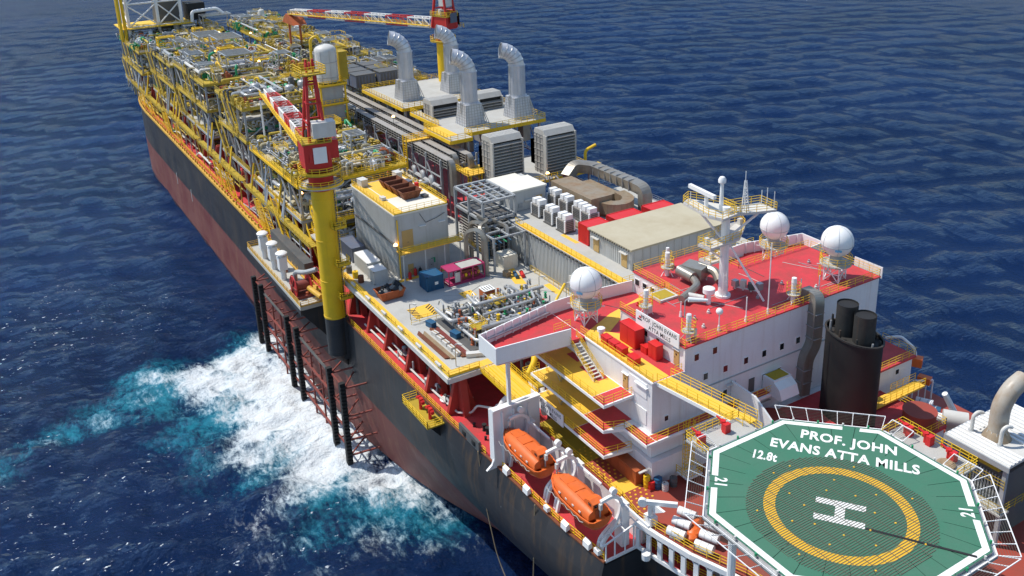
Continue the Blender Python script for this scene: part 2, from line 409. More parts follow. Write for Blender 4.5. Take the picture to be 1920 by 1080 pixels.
    l.new(ms_.outputs[0], n['Material Output'].inputs[0])
    o = link('sea', me, 'sea_water'); o['kind'] = 'structure'; o['label'] = 'deep blue ocean with white churned water beside the hull'
make_sea()
# ================================================================ HULL
DK = 23.5
def interp(T, x):
    if x <= T[0][0]: return T[0][1]
    for (a, b), (c, d) in zip(T, T[1:]):
        if x <= c: t = (x-a)/(c-a); return b+(d-b)*t
    return T[-1][1]
BOW = [(270,28),(284,27.2),(295,25),(304,21),(311,16),(316,10),(319,4),(320,.2)]
TD = [(22,25.7),(30,26.5),(42,26.8),(53,27.4),(69,27.8),(90,28)]+BOW                    # deck edge
TM = [(22,22.5),(32,24.4),(43,25.5),(61,26.6),(72,27.2),(95,28)]+BOW                    # red line
TW = [(22,5),(32,8.5),(45,13.6),(49,15.4),(58.5,19.4),(69,22.9),(78.5,25.1),(95,27.6),(110,28)]+[(x-1,y) for x, y in BOW]   # waterline
TB = [(22,1),(45,6),(58,11),(70,16),(80,20),(95,25),(115,28)]+[(x-2,y) for x, y in BOW]
def HB(x, z):
    L = [(-4, interp(TB, x)), (0, interp(TW, x)), (11.5, interp(TM, x)), (DK, interp(TD, x))]
    if z <= 0: return L[0][1]+(L[1][1]-L[0][1])*(z+4)/4
    # smooth curve between waterline and deck
    w, mm, d = L[1][1], L[2][1], L[3][1]; t = z/DK; tm = 11.5/DK
    return w*((t-tm)*(t-1))/(tm)+mm*(t*(t-1))/(tm*(tm-1))+d*(t*(t-tm))/(1-tm)
hull = thing('ship_hull', 'long black and dark red ship hull with red main deck', 'ship hull', (150, 0, 0))
XS = [22+i*4 for i in range(25)]+[120+i*10 for i in range(15)]+[262,268,274,280,286,291,296,300,304,307.5,311,313.5,316,317.5,319,320]
def shell(z0, z1, n):
    mb = MB(); zs = [z0+(z1-z0)*i/n for i in range(n+1)]
    for sg in (1, -1):
        vs = [(x-(0 if x < 300 else (23.5-z)*.12*max(0, (x-300)/20)), sg*max(.05, HB(x, z)), z) for x in XS for z in zs]
        k = n+1; fs = []
        for i in range(len(XS)-1):
            for j in range(n):
                q = (i*k+j, (i+1)*k+j, (i+1)*k+j+1, i*k+j+1); fs.append(q[::-1] if sg > 0 else q)
        mb.add(vs, fs)
    vs = []
    for z in zs: vs += [(22, -HB(22, z), z), (22, HB(22, z), z)]
    mb.add(vs, [(2*j, 2*j+2, 2*j+3, 2*j+1) for j in range(n)])
    return mb
shell(11.5, DK, 5).build('upper_plating', 'hull_black', hull, True, label='black painted upper hull plating with rust streaks')
shell(.5, 11.5, 6).build('lower_plating', 'hull_red', hull, True, label='faded dark red lower hull plating')
shell(-4, .5, 2).build('wet_plating', 'hull_wet', hull, True)
# narrower stern under the helideck
TS = [(-16,6),(-13,10),(-8,13.2),(0,15.6),(9.6,17.4),(15,19.5),(22,21)]
mb = MB(); xs = [-16,-14.5,-13,-10,-8,-4,0,5,9.6,12,15,18,22.02]; zs = [2, 8, 14, 19, DK, 26.6]
for sg in (1, -1):
    vs = [(x, sg*interp(TS, x)*(.25+.75*min(1, (z+1)/22)**.6 if z < DK else 1), z) for x in xs for z in zs[:5]]; fs = []
    for i in range(len(xs)-1):
        for j in range(4):
            q = (i*5+j, (i+1)*5+j, (i+1)*5+j+1, i*5+j+1); fs.append(q[::-1] if sg > 0 else q)
    mb.add(vs, fs)
mb.bx(-16, -15.9, -6, 6, 4, DK)
mb.build('stern_plating', 'hull_black', hull, True)
pts = [(x, interp(TD, x)-.02) for x in XS]
MB().prism(pts+[(x, -y) for x, y in pts[::-1]], DK-.3, DK).build('main_deck', 'deck_red', hull)
pts = [(x, interp(TS, x)) for x in xs]
MB().prism(pts+[(x, -y) for x, y in pts[::-1]], DK-.35, DK-.01).build('stern_deck', 'deck_red', hull)
for sg in (1, -1):
    g = MB(); q = [(x, sg*(interp(TD, x)+.05), DK+.05) for x in XS if x >= 96 and x < 319]
    for a, b in zip(q, q[1:]): g.beam(a, b, .95, .6)
    for i, (a, b) in enumerate(zip(q, q[1:])):
        L = (V(b)-V(a)).length
        for t in np.arange(0, 1, 2.6/L):
            p = V(a).lerp(V(b), t); g.beam(p+V((0,0,.2)), p+V((0,0,.75+.5*random.random())), .32, .42)
    g.build('gunwale', 'gunwale', hull, label='rust stained yellow gunwale strip' if sg > 0 else None)
r = MB(); r.rail([(x, interp(TD, x)-.15, DK) for x in XS if 44 <= x <= 92], 1.1, 1.6, .06); r.rail([(x, interp(TD, x)-.9, DK) for x in XS if 96 <= x < 316], 1.15, 2.2, .07)
r.rail([(x, -interp(TD, x)+.2, DK) for x in XS if 40 <= x < 318], 1.1, 2.2, .06)
r.build('railing', 'yellow_rail', hull)
r = MB(); r.rail([(x, interp(TD, x)-.3, DK) for x in (22.4,26,30,34,38,42.3)], 1.1, 1.4, .07); r.build('boat_deck_railing', 'yellow_rail', hull)
k = MB()
for a, b in zip([x for x in XS if x <= 92], [x for x in XS if 22 < x <= 96]): k.beam((a, interp(TD, a)-.05, DK+.1), (b, interp(TD, b)-.05, DK+.1), .3, .2)
k.build('sheer_strake', 'rust', hull)
# long deck pipe along the port edge, fairleads, bollards
p = MB(); p.tube([(88, 26.2, DK+.5), (66, 26, DK+.5), (62, 25.9, DK+.5), (56, 25.6, DK+.5), (55, 24, DK+.5), (54, 23.6, DK+2), (52, 22, DK+2)], .16); p.tube([(86, 25.4, DK+.9), (74, 25.3, DK+.9), (73, 24.5, DK+1.2), (71, 24.4, DK+.6)], .14)
p.build('deck_pipe', 'offwhite', hull, True)
for x in (50.5, 47.5, 45.5): 
    b = MB(); 
    for d in (-.45, .45): b.lathe((x+d, 24.3, DK), [(.3,0),(.26,.1),(.24,.8),(.34,.85),(.34,1)], 10)
    b.build('bollard', 'rubber', hull, True)
f = MB(); f.bx(47, 52.5, 27.0, 27.35, DK, DK+1.5)
f.build('bulwark_plate', 'dark_steel', hull)
for x in (48.4, 51): 
    f = MB(); f.lathe((x, 27.36, DK+.75), [(.5,-.3),(.55,0),(.5,.3)], 10, 1, .3); f.build('fairlead', 'rubber', hull, True)
t = MB(); t.bx(44.6, 50, 18.5, 22, DK, DK+.5); t.build('hatch_slab', 'grey_deck', hull)
for (x, y, s) in ((52.5, 25, .8), (49, 25.2, .7), (46.5, 25.3, .9), (44.5, 25.6, .8)):
    b = MB(); b.lathe((x, y, DK), [(.28*s,0),(.22*s,.3),(.3*s,.7*s),(.12*s,.8*s)], 8); b.build('roller', 'rubber', hull, True)
# red support stools of the topside deck
for x in (57, 64, 71, 79, 86, 94):
    for y in (24.6, 12):
        s = MB(); s.extr([(x-2.0, DK), (x+2.0, DK), (x+.8, 30), (x-.8, 30)], 1, y-.5, y+.5); s.extr([(y-2.2, DK), (y+2.2, DK), (y+.5, 30), (y-.5, 30)], 0, x-.3, x+.3); s.build('support_stool', 'stool_red', hull)
for x in range(118, 300, 12):
    s = MB(); s.extr([(x-1.7, DK), (x+1.7, DK), (x+.7, 30), (x-.7, 30)], 1, 23.2, 24.2); s.extr([(21.6, DK), (25.6, DK), (24.3, 30), (23, 30)], 0, x-.3, x+.3); s.build('support_stool', 'stool_red', hull)
# draught lines painted on the plating: thin raised bars
for x in (212.5, 68.2, 231):
    d = MB(); d.bx(x-.12, x+.12, HB(x, 8)+.02, HB(x, 8)+.09, 8.4 if x < 100 else 9, 11.3 if x < 100 else 12.5); d.build('draught_mark', 'line_white', hull)
# slotted bulwark of the aft mooring deck
wl = thing('slotted_bulwark', 'white bulwark wall with tall rounded slots round the stern mooring deck', 'bulwark', (12, 18.5, DK))
path = [(22.2,21.2),(19,20.6),(15,19.7),(11,18.2),(7,17.1),(2,16.2),(-3,15)]
def plen(P, s):
    for (a, b), (c, d) in zip(P, P[1:]):
        L = math.hypot(c-a, d-b)
        if s <= L: t = s/L; return (a+(c-a)*t, b+(d-b)*t)
        s -= L
    return P[-1]
tot = sum(math.hypot(c-a, d-b) for (a, b), (c, d) in zip(path, path[1:]))
w = MB(); s_ = 0
while s_ < tot:
    a, b = plen(path, s_), plen(path, min(tot, s_+.55)); w.beam((*a, DK+1.5), (*b, DK+1.5), .25, 2.3)
    s_ += 1.55
for a, b in zip(path, path[1:]): w.beam((*a, 26.72), (*b, 26.72), .4, .62); w.beam((*a, DK+.2), (*b, DK+.2), .3, .45)
s_ = .55
while s_ < tot-1:
    a, b = plen(path, s_), plen(path, s_+1.0); c1, c2 = plen(path, s_+.28), plen(path, s_+.72)
    for e, f_ in ((a, c1), (b, c2)):
        w.add([(e[0], e[1]+.1, 26.45), (e[0], e[1]+.1, 26.0), (f_[0], f_[1]+.1, 26.45), (e[0], e[1]-.1, 26.45), (e[0], e[1]-.1, 26.0), (f_[0], f_[1]-.1, 26.45)], [(0,1,2),(5,4,3),(1,4,5,2)])
    s_ += 1.55
w.build('slotted_wall', 'white', wl)
rr = MB(); rr.rail([(x, y-1.2, DK) for x, y in path], 1.1, 1.4, .06); rr.build('railing', 'yellow_rail', wl)
for s_ in (2.2, 8.6, 13): 
    q = plen(path, s_); b = MB(); b.cyl((q[0], q[1]+.75, DK+.1), (q[0], q[1]+.75, DK+.8), .5, n=12); b.build('fairlead_roller', 'white', wl, True)
mb = MB(); mb.bx(6, 21, 14, 17, DK+.1, 26.5); mb.build('winch_housing', 'grey_steel', wl)
# gangway frame on the step
gf = thing('boarding_gate', 'white tubular boarding gate frame on the hull step beside the bulwark', 'gate', (22.2, 23.5, DK))
g = MB()
for y in (25.4, 24.2, 22.8, 21.6): g.beam((22.1, y, DK), (22.1, y, DK+2.2+(25.4-y)*.25), .13)
g.beam((22.1, 25.5, DK+.05), (22.1, 21.3, DK+.05), .25); g.build('post', 'white', gf)
g = MB(); g.beam((22.1, 25.7, DK+2.2), (22.1, 21.3, DK+3.3), .16); g.beam((23.1, 25.7, DK+2.3), (23.1, 21.3, DK+3.4), .16)
for t in (0, .33, .66, 1): g.beam((22.1, 25.7-4.4*t, DK+2.2+1.1*t), (23.1, 25.7-4.4*t, DK+2.3+1.1*t), .12)
g.build('top_frame', 'white', gf)
# hanging rope on the port quarter
rp = MB(); rp.tube([(47, 27.5, DK+.3), (46.2, 27.35, 17), (44, 27, 9), (41.5, 26.6, 5.4), (38.5, 26.3, 5.6), (36, 26.4, 10), (34.6, 26.9, 18), (34, 27.0, DK+.3)], .075, 6, 6, seg=6)
tag(rp.build('hanging_rope', 'timber', None, True), 'pale mooring rope hanging in a long loop down the black hull', 'rope')
# ================================================================ FENDER FRAMES (riser guard)
def fender(x, label):
    t = thing('fender_post', label, 'fender', (x, 31.8, 0), 'black boat fender posts outside the port side')
    MB().beam((x, 31.75, -1.5), (x, 31.75, 15.4), .95, .8).build('post', 'rubber', t)
    c = MB()
    for i in range(22): c.bx(x-.62, x-.48, 31.3, 32.2, .2+i*.68, .55+i*.68)
    c.build('rubber_ribs', 'rubber', t)
    for z in (14.2, 8.8, 4.2, 1.2):
        MB().beam((x, 31.5, z), (x-1.4, HB(x-1.4, z)+.05, z+.6), .26).build('strut', 'lattice_red', t)
        if x < 90 or z > 8: MB().beam((x, 31.5, z), (x+4.6 if x < 90 else x+3.4, HB(x, z)+.05, z-.2), .22).build('strut', 'lattice_red', t)
    return t
for x, s in ((86.6,'nearest the stern of the six black fender posts beside the hull'),(92.7,'second from the stern of the six black fender posts beside the hull'),(110,'third from the stern of the six black fender posts beside the hull'),
             (115.6,'fourth from the stern of the six black fender posts beside the hull'),(132.5,'fifth from the stern of the six black fender posts beside the hull'),(137.5,'farthest from the stern of the six black fender posts beside the hull')):
    fender(x, s)
def guard(x0, x1, label):
    t = thing('riser_guard', label, 'guard frame', ((x0+x1)/2, 31, 0), 'rusty red guard frames between the fender posts')
    for z in (13.6, 9.6, 5.8, 2.0): MB().beam((x0, 31.4, z+.3), (x1, 31.4, z), .34).build('bar', 'lattice_red' if z < 13 else 'dark_steel', t)
    for i in range(1, 3):
        x = x0+(x1-x0)*i/3; MB().beam((x, 31.3, -1), (x, 31.3, 13.8), .28).build('upright', 'lattice_red', t)
        for z in (13.2, 5.8): MB().beam((x, 31.3, z), (x-.6, HB(x, z), z+.3), .2).build('strut', 'lattice_red', t)
guard(93.3, 109.4, 'rusty red guard frame between the second and third fender posts'); guard(116.2, 131.9, 'rusty red guard frame between the fourth and fifth fender posts')
def bars(x0, x1, lb):
    gq = thing('riser_guard', lb, 'guard frame', ((x0+x1)/2, 31.5, 0), 'rusty red guard frames between the fender posts')
    for z in (14.4, 10, 6, 2.4): MB().beam((x0, 31.5, z), (x1, 31.5, z), .24).build('bar', 'lattice_red', gq)
bars(87.2, 92.2, 'short rusty crossbars joining the two fender posts nearest the stern')
bars(133, 137, 'short rusty crossbars joining the two fender posts farthest from the stern')
bars(110.5, 115.1, 'short rusty crossbars joining the third and fourth fender posts')
# ================================================================ RISER PORCH with vents and winch
po = thing('riser_porch', 'black projecting porch platform on the port hull side below the modules', 'platform', (118, 30, 20))
MB().bx(101, 134, 27.9, 33, 22.9, 23.6).build('deck', 'grey_deck', po)
b = MB()
for x in range(102, 135, 4): b.extr([(27.8, 15.5), (27.8, 22.9), (32.9, 22.9), (32.9, 22.2)], 0, x-.15, x+.15)
b.bx(101, 134, 32.7, 33.02, 22.0, 23.0); b.build('bracket', 'hull_black', po)
r = MB(); r.rail([(101, 28.4, 23.6), (101, 32.9, 23.6), (134, 32.9, 23.6), (134, 28.2, 23.6)], 1.1, 1.8, .07, toe=.25); r.build('railing', 'gunwale', po)
MB().bx(112, 133, 26.4, 28.2, 23.6, 26.6).build('hawse_box', 'dark_steel', po)
for i in range(5):
    c = MB(); c.lathe((104.5+i*4.3, 30.4, 23.6), [(.5,0),(.5,.35),(.28,.4),(.28,.9),(.06,1)], 10); c.build('hatch_cap', 'orange_dark', po, True)
def vent():
    t = thing('deck_ventilator', '', 'ventilator', (0,0,0), 'white ventilators on the hull side porch')
    MB().cyl((0,0,0), (0,0,2.1), .55, n=12).build('pipe', 'white', t, True)
    MB().bx(-.75, .75, -.75, .75, 2.1, 4.6).build('housing', 'white', t)
    MB().lathe((0,0,4.6), [(.35,0),(.35,.45),(1.05,.5),(1.1,.75),(.8,1.0),(.1,1.1)], 16).build('cap', 'white', t, True)
    return t
v0 = vent(); v0.location = (126.2, 31.6, 23.6); v0['label'] = 'white mushroom topped ventilator on the porch, farthest from the winch'
copy_thing(v0, (120, 31.6, 23.6), label='white mushroom topped ventilator on the porch, middle of three'); copy_thing(v0, (114.2, 31.6, 23.6), label='white mushroom topped ventilator on the porch, nearest the winch')
wn = thing('hose_winch', 'dark red hose reel winch beside the yellow crane column', 'winch', (106, 31, 23.6))
MB().cyl((106, 29.6, 25.4), (106, 32.2, 25.4), .9, n=18).build('drum', 'lattice_red', wn, True)
for y in (29.5, 32.3): 
    MB().lathe((0,0,0), [(.001,-.08),(2.0,-.08),(2.05,0),(2.0,.08),(.001,.08)], 22).build('flange', 'crane_red', wn).matrix_local = Matrix.Translation(V((106,y,25.5))-wn.location) @ Matrix.Rotation(R(90), 4, 'X')
for a in range(6):
    t_ = a*math.pi/3; MB().beam((106, 32.45, 25.5), (106+1.9*math.cos(t_), 32.45, 25.5+1.9*math.sin(t_)), .22, .12).build('spoke', 'lattice_red', wn)
MB().bx(104, 108.2, 29.2, 32.6, 23.6, 24.1).build('bed', 'lattice_red', wn)
MB().cyl((104.5, 30, 25.2), (100.5, 29.2, 24.8), .5, n=10).build('gearbox', 'gunwale', wn, True)
p = MB(); p.tube([(109, 31, 24.6), (109, 31, 27), (106, 30, 27.6), (104, 28.4, 28.6)], .45, 10, 1.5); tag(p.build('grey_gooseneck', 'pipe_grey', None, True), 'thick grey bent pipe beside the red hose winch', 'pipe')
# hose handling platform hung outside the rail, red valves
hp = thing('bunker_platform', 'small yellow railed platform hung over the hull side with red hose cradles', 'platform', (60.5, 29, 23))
MB().bx(56.4, 64.6, 27.6, 30.2, 22.7, 22.9).build('deck', 'olive_deck', hp)
r = MB(); r.rail([(56.4, 27.9, 22.9), (56.4, 30.2, 22.9), (64.6, 30.2, 22.9), (64.6, 27.9, 22.9)], 1.15, 1.2, .07); r.build('railing', 'yellow_rail', hp)
for x in (58.4, 61.4):
    c = MB()
    for j in range(5):
        a = math.pi*j/4; c.beam((x+.9*math.cos(a), 28.8, 24.3+.35*math.sin(a)), (x+.9*math.cos(a+.6), 28.8, 24.3+.35*math.sin(a+.6)), .5, .35)
    c.cyl((x, 28.8, 22.9), (x, 28.8, 24.4), .25, n=8); c.build('hose_cradle', 'cabinet_red', hp)
b = MB(); b.extr([(27.5, 19.8), (27.5, 22.7), (29.8, 22.7)], 0, 57.5, 57.7); b.extr([(27.5, 19.8), (27.5, 22.7), (29.8, 22.7)], 0, 62.5, 62.7); b.build('bracket', 'rubber', hp)
# ================================================================ ACCOMMODATION BLOCK
AX = 26.5
ac = thing('accommodation_block', 'white multi-storey living quarters with red roof and yellow railed balconies', 'deckhouse', (36, 0, 27))
MB().prism([(AX,-22),(38.5,-22),(38.5,-9),(46,-9),(46,3),(38.5,3),(38.5,11),(AX,11)], 36.9, 43.02).build('upper_wall', 'white_wall', ac)
MB().bx(38.5, 46.01, 3.0, 11, 36.9, 40.0).build('forward_wall', 'white_wall', ac)
MB().bx(38.5, 46.01, -22, -9.0, 36.9, 40.0).build('forward_wall', 'white_wall', ac)
MB().bx(38.5, 46.2, -18.0, -9.0, 40.0, 40.2).build('starboard_bridge_deck', 'deck_red', ac)
MB().bx(AX+.003, 46.003, 11.003, 15.7, 30.3, 40.0).build('port_wall', 'white_wall', ac)
MB().bx(AX-.02, 45.98, -22.4, 11, 30.3, 36.9).build('middle_wall', 'white_wall', ac)
MB().bx(AX-.8, 46.02, -21.5, 16.2, 27, 30.25).build('lower_wall', 'white_wall', ac)
# roof: aft part and narrower wheelhouse top
MB().prism([(AX-.15,-22.15),(38.6,-22.15),(38.6,-9.1),(46.2,-9.1),(46.2,3.1),(38.6,3.1),(38.6,11.15),(AX-.15,11.15)], 43.03, 43.2).build('roof_deck', 'deck_red', ac, label='bright red roof deck')
# bridge deck port side, z 40.2
MB().prism([(AX-.1,11.02),(38.6,11.02),(38.6,3.02),(46,3.02),(47,11),(46.9,15.8),(AX-.1,15.8)], 39.98, 40.19).build('bridge_deck', 'white', ac)
MB().prism([(AX,11.05),(38.6,11.05),(38.6,3.05),(46,3.05),(46.9,11),(46.8,15.6),(AX,15.6)], 40.192, 40.2).build('bridge_deck_paint', 'deck_red', ac)
# recess: cut appearance of roof part x 38.6..40 is deck level
# painted yellow walkways (sheets above)
MB().prism([(AX+.1,13.2),(31.6,13.2),(38.4,13.0),(41.0,8.8),(42.6,3.4),(44.2,3.4),(42.6,9.6),(39.9,15.6),(AX+.1,15.6)], 40.204, 40.21).build('walkway_paint', 'yellow_deck', ac)
MB().prism([(33.5,11.6),(37.5,11.6),(39.5,13.1),(34,13.3)], 40.204, 40.208).build('walkway_paint', 'yellow_deck', ac)
def wing(sg):
    q = lambda y: y*sg
    y0, y1 = (15.7, 27.7) if sg > 0 else (18.0, 27.7)
    xa0, xb0, xa1, xb1 = 39.4, 46.9, 40.6, 44.6
    MB().prism([(xa0,q(y0)),(xb0,q(y0)),(xb1,q(y1)),(xa1,q(y1))], 39.55, 40.2).build('wing_deck', 'deck_red', ac)
    w = MB()
    for a, b in (((xb0,y0),(xb1,y1)), ((xa0+.2,y0+2 if sg > 0 else y0),(xa1,y1))):
        a = (a[0], q(a[1])); b = (b[0], q(b[1])); w.beam((*a, 40.75), (*b, 40.75), .16, 2.2)
    w.beam((xa1-.1, q(y1), 40.7), (xb1+.1, q(y1), 40.75), .16, 2.2)
    w.build('wing_bulwark', 'white', ac)
    k = MB(); k.beam((xa0+.6,q(y0),39.4),(xa1+.4,q(y1-.4),39.4),.2,.3); k.build('wing_girder', 'white', ac)
    s = MB()
    for i in range(8):
        y = y1-1-i*1.4; xx = xb1+(xb0-xb1)*(y1-y)/(y1-y0); s.beam((xx-.12, q(y), 40.2), (xx-.12, q(y), 41.9), .1, .35)
    s.build('wing_stiffener', 'white', ac)
wing(1); wing(-1)
for a, b in (((46.1,3.2,40.9),(47,11,40.9)),((47,11,40.9),(46.9,15.7,40.9)),((46.2,-9.2,40.9),(46.8,-18,40.9))): MB().beam(a,b,.16,2.0).build('front_bulwark','white',ac)
MB().beam((43.2,24.7,32), (43.2,24.7,39.6), .42).build('wing_post', 'white', ac)
p = MB(); p.tube([(44.6, 27.2, 40.9), (45.3, 22, 40.9), (46.2, 16.5, 40.9)], .16); p.build('wing_pipe', 'galv', ac, True)
# balconies (port side)
def deckplate(poly, z, nm='balcony'):
    return MB().prism(poly, z-.35, z).build(nm, 'white', ac)
B1 = [(29.8,15.7),(29.8,20),(45.6,20),(45.6,15.7)]
B2 = [(24.9,16.2),(24.9,18),(29.2,18),(29.9,20),(45.6,20),(45.6,15.72)]
B2 = [(24.9,-4),(24.9,17.7),(29.0,17.7),(29.9,20),(45.6,20),(45.6,15.72),(26.45,15.72),(26.45,-4)]
B3 = [(29.2,16.2),(29.8,20),(45.6,20),(45.6,15.74)]
for P, z in ((B1, 36.95), (B2, 33.6), (B3, 30.2)): deckplate(P, z)
def paint(x0, x1, y0, y1, z, m, nm='deck_paint'): MB().bx(x0, x1, y0, y1, z+.004, z+.012).build(nm, m, ac)
paint(32.2, 45.4, 15.8, 19.9, 36.95, 'yellow_deck'); paint(30, 32.1, 15.8, 19.9, 36.95, 'deck_red'); paint(34.5, 38.5, 15.9, 17.3, 36.96, 'deck_red'); paint(39.6, 42, 15.9, 16.8, 36.96, 'deck_red')
paint(34, 45.4, 15.8, 19.9, 33.6, 'yellow_deck'); paint(30, 33.9, 15.8, 19.9, 33.6, 'deck_red'); paint(25.1, 29, 16.3, 17.6, 33.6, 'deck_red'); paint(25.1, 26.3, -3.9, 16.2, 33.6, 'deck_red')
paint(36.5, 45.4, 16.4, 19.9, 30.2, 'yellow_deck'); paint(30, 36.4, 16.4, 19.9, 30.2, 'deck_red')
r = MB()
r.rail([(45.5,15.9,36.95),(45.5,19.9,36.95),(29.9,19.9,36.95),(29.9,15.9,36.95)], 1.1, 1.5, .045)
r.rail([(45.5,19.9,33.6),(30,19.9,33.6),(29.1,17.6,33.6),(25,17.6,33.6),(25,-3.9,33.6)], 1.1, 1.5, .045)
r.rail([(45.5,19.9,30.2),(29.9,19.9,30.2),(29.3,16.4,30.2)], 1.1, 1.5, .045)
r.rail([(38.5,11.05,43.2),(26.45,11.05,43.2)], .9, 1.4, .042)
r.rail([(26.45,11.05,43.2),(26.45,-22,43.2),(38,-22,43.2)], 1.05, 1.6, .045)
r.rail([(38.7,3.0,43.2),(46.1,3.0,43.2),(46.1,-9,43.2),(38.7,-9,43.2),(38.5,-22,43.2)], 1.05, 1.5, .042)
r.rail([(AX+.05,15.6,40.2),(40.5,15.6,40.2)], 1.05, 1.2, .045); r.rail([(AX+.05,11.4,40.2),(AX+.05,12.4,40.2)], 1.05, 1, .045)
r.rail([(42.6,18.2,40.2),(42.6,15.7,40.2)], 1.05, 1.2, .045)
r.build('railing', 'yellow_rail', ac)
MB().bx(41.5, 46, 15.7, 19.6, 40.02, 40.19).build('landing', 'yellow_deck', ac)
# stairs between balconies
st = MB(); st.stairs((34.6, 17.2, 36.97), (40.2, 17.2, 40.2), 1.25, (0,1,0)); st.build('stair', 'offwhite', ac)
r = MB()
for y in (16.5, 17.9): r.rail([(34.6,y,36.97),(40.2,y,40.2)], 1.0, 1.2, .045)
r.build('stair_rail', 'yellow_rail', ac)
for z in (30.2, 33.6, 27):
    st = MB(); st.stairs((41.5, 17.6, z+.02), (44.8, 17.6, z+3.4 if z < 33 else 36.9), .9, (0,1,0)); st.build('stair', 'galv', ac)
    r = MB(); r.rail([(41.5,18.1,z),(44.8,18.1,z+3.3)], 1, 1.2, .045); r.build('stair_rail', 'yellow_rail', ac)
# wall features
def win(p, wdt=.62, h=.8, face='aft', m='glass_dark'):
    x, y, z = p
    if face == 'aft':
        f = MB().bx(x-.07, x+.02, y-wdt/2-.1, y+wdt/2+.1, z-h/2-.1, z+h/2+.1).build('window_frame', 'white', ac); MB().bx(x-.1, x-.075, y-wdt/2, y+wdt/2, z-h/2, z+h/2).build('pane', m, f)
    else:
        f = MB().bx(x-wdt/2-.1, x+wdt/2+.1, y-.02, y+.07, z-h/2-.1, z+h/2+.1).build('window_frame', 'white', ac); MB().bx(x-wdt/2, x+wdt/2, y+.075, y+.1, z-h/2, z+h/2).build('pane', m, f)
for y in (9.3, 6.5): win((AX, y, 41.4))
for y in (7.8, 4.7, 1.4, -1.6, -4.6, -7.4): win((AX, y, 38.4))
for y in (4.6, -1.8, -4.4): win((AX, y, 35.1), .55, .75)
for y in (13.6, 8.2, 5): win((AX, y, 34.9), .5, .6)
for x in (35.6, 33.4, 31.2): win((x, 11.0, 41.9), .55, .7, 'port')
for x in (45.2, 43.6, 42): win((x, 3.0, 41.9), .8, .8, 'port')
def door(p, face='port'):
    x, y, z = p
    d = MB().bx(x-.45, x+.45, y-.02, y+.08, z+.1, z+2.0).build('door', 'door_tan', ac); MB().bx(x+.2, x+.3, y+.08, y+.13, z+1, z+1.1).build('handle', 'dark_steel', d); MB().bx(x-.12, x+.12, y+.082, y+.1, z+1.35, z+1.6).build('door_window', 'glass_dark', d)
    MB().bx(x-.6, x+.6, y, y+.25, z+2.1, z+2.16).build('door_hood', 'white', ac)
door((27.9, 11.0, 40.2)); door((31.3, 15.72, 36.97)); door((38.6, 15.72, 33.62)); door((36, 15.75, 30.22))
dd = MB().bx(AX-.1, AX, -.2, .7, 33.7, 35.6).build('door', 'dark_steel', ac)
for (y, z) in ((13.5, 32.3), (4, 36.1), (10.6, 32.0), (17, 29.2)):
    l_ = MB(); l_.bx(AX-.5, AX-.2, y-.7, y+.7, z, z+.12); l_.build('strip_light', 'offwhite', ac)
for (x, z) in ((29, 39.2), (29, 35.8)): MB().bx(x-1.6, x+1.6, 15.7, 15.78, z-1.6, z+.3).build('wall_panel', 'white', ac)
MB().bx(27.2, 29.4, 15.7, 16.05, 39.0, 39.12).build('eyebrow', 'white', ac)
# seam ledge on aft wall and lower pipes
MB().bx(AX-.12, AX, -22, 11, 36.86, 36.98).build('ledge', 'grey_steel', ac)
p = MB(); p.tube([(AX-.25, 15.7, 32.2), (AX-.25, 8, 32.2), (AX-.25, 7.6, 31.6), (AX-.25, -3, 31.6)], .07, 6); p.tube([(AX-.3, 3.2, 33.7), (AX-.3, 3.2, 36.4)], .045, 6); p.build('wall_pipe', 'grey_steel', ac, True)
# slanted funnel-deck screen wall
MB().extr([(17.6, 30.2), (26.4, 30.2), (26.4, 36.4), (22.6, 36.2), (18.6, 33.6)], 1, 3.4, 3.65).build('screen_wall', 'white', ac)
fr = MB()
for x in (20, 22.5, 25): fr.beam((x, 3.75, 30.2), (x, 3.75, 33), .12, .35)
fr.build('screen_stiffener', 'white', ac)
# funnel deck
MB().prism([(12,-17.7),(26.4,-17.7),(26.4,3.4),(12,3.4)], 29.85, 30.2).build('funnel_deck', 'deck_red', ac, label='red casing deck round the funnel')
MB().bx(12.2, 26, -17.5, 3.2, 27, 29.85).build('casing_wall', 'white_wall', ac)
r = MB(); r.rail([(12.1,3.2,30.2),(12.1,-17.6,30.2),(18.4,-17.6,30.2)], 1.1, 1.4, .05); r.build('casing_railing', 'yellow_rail', ac)
# poop deck, z = 27
pts = [(x, interp(TS, x)-.1) for x in (-15,-12,-8,-4,0,5,9.6,12,15,18,22)]+[(22.1,20.4),(44,20.4)]
MB().prism(pts+[(x, -y) for x, y in pts[::-1]], 26.65, 27).build('poop_deck', 'deck_brown', ac, label='brownish red after deck behind the living quarters')
MB().bx(22.1, 44, 19.9, 20.38, DK, 26.65).build('poop_side_wall', 'white_wall', ac)
MB().bx(33.6, 43.8, 16.4, 20.2, 27.004, 27.01).build('deck_paint', 'olive_deck', ac); MB().bx(26.6, 28.9, 16.9, 20.2, 27.004, 27.012).build('deck_paint', 'yellow_deck', ac)
st_ = MB()
for i in range(31):
    for j in range(5):
        x = 23.2+i*.62; y = 17.1+j*.72+(i % 2)*.36
        if 26.3 < x < 29.2 or y > 20.1 or x > 36.5: continue
        st_.lathe((x, y, 27.0), [(.15, 0), (.14, .03)], 8)
st_.build('yellow_studs', 'line_yellow', ac, kind='stuff', label='rows of small yellow round anti-slip studs')
r = MB(); r.rail([(43.8,20.3,27),(38,20.3,27),(29.5,20.3,27),(25.8,20.3,27),(22.3,20.9,27),(15,19.3,27),(9.6,17.1,27),(2,15.6,27)], 1.1, 1.3, .05); r.build('poop_railing', 'yellow_rail', ac)
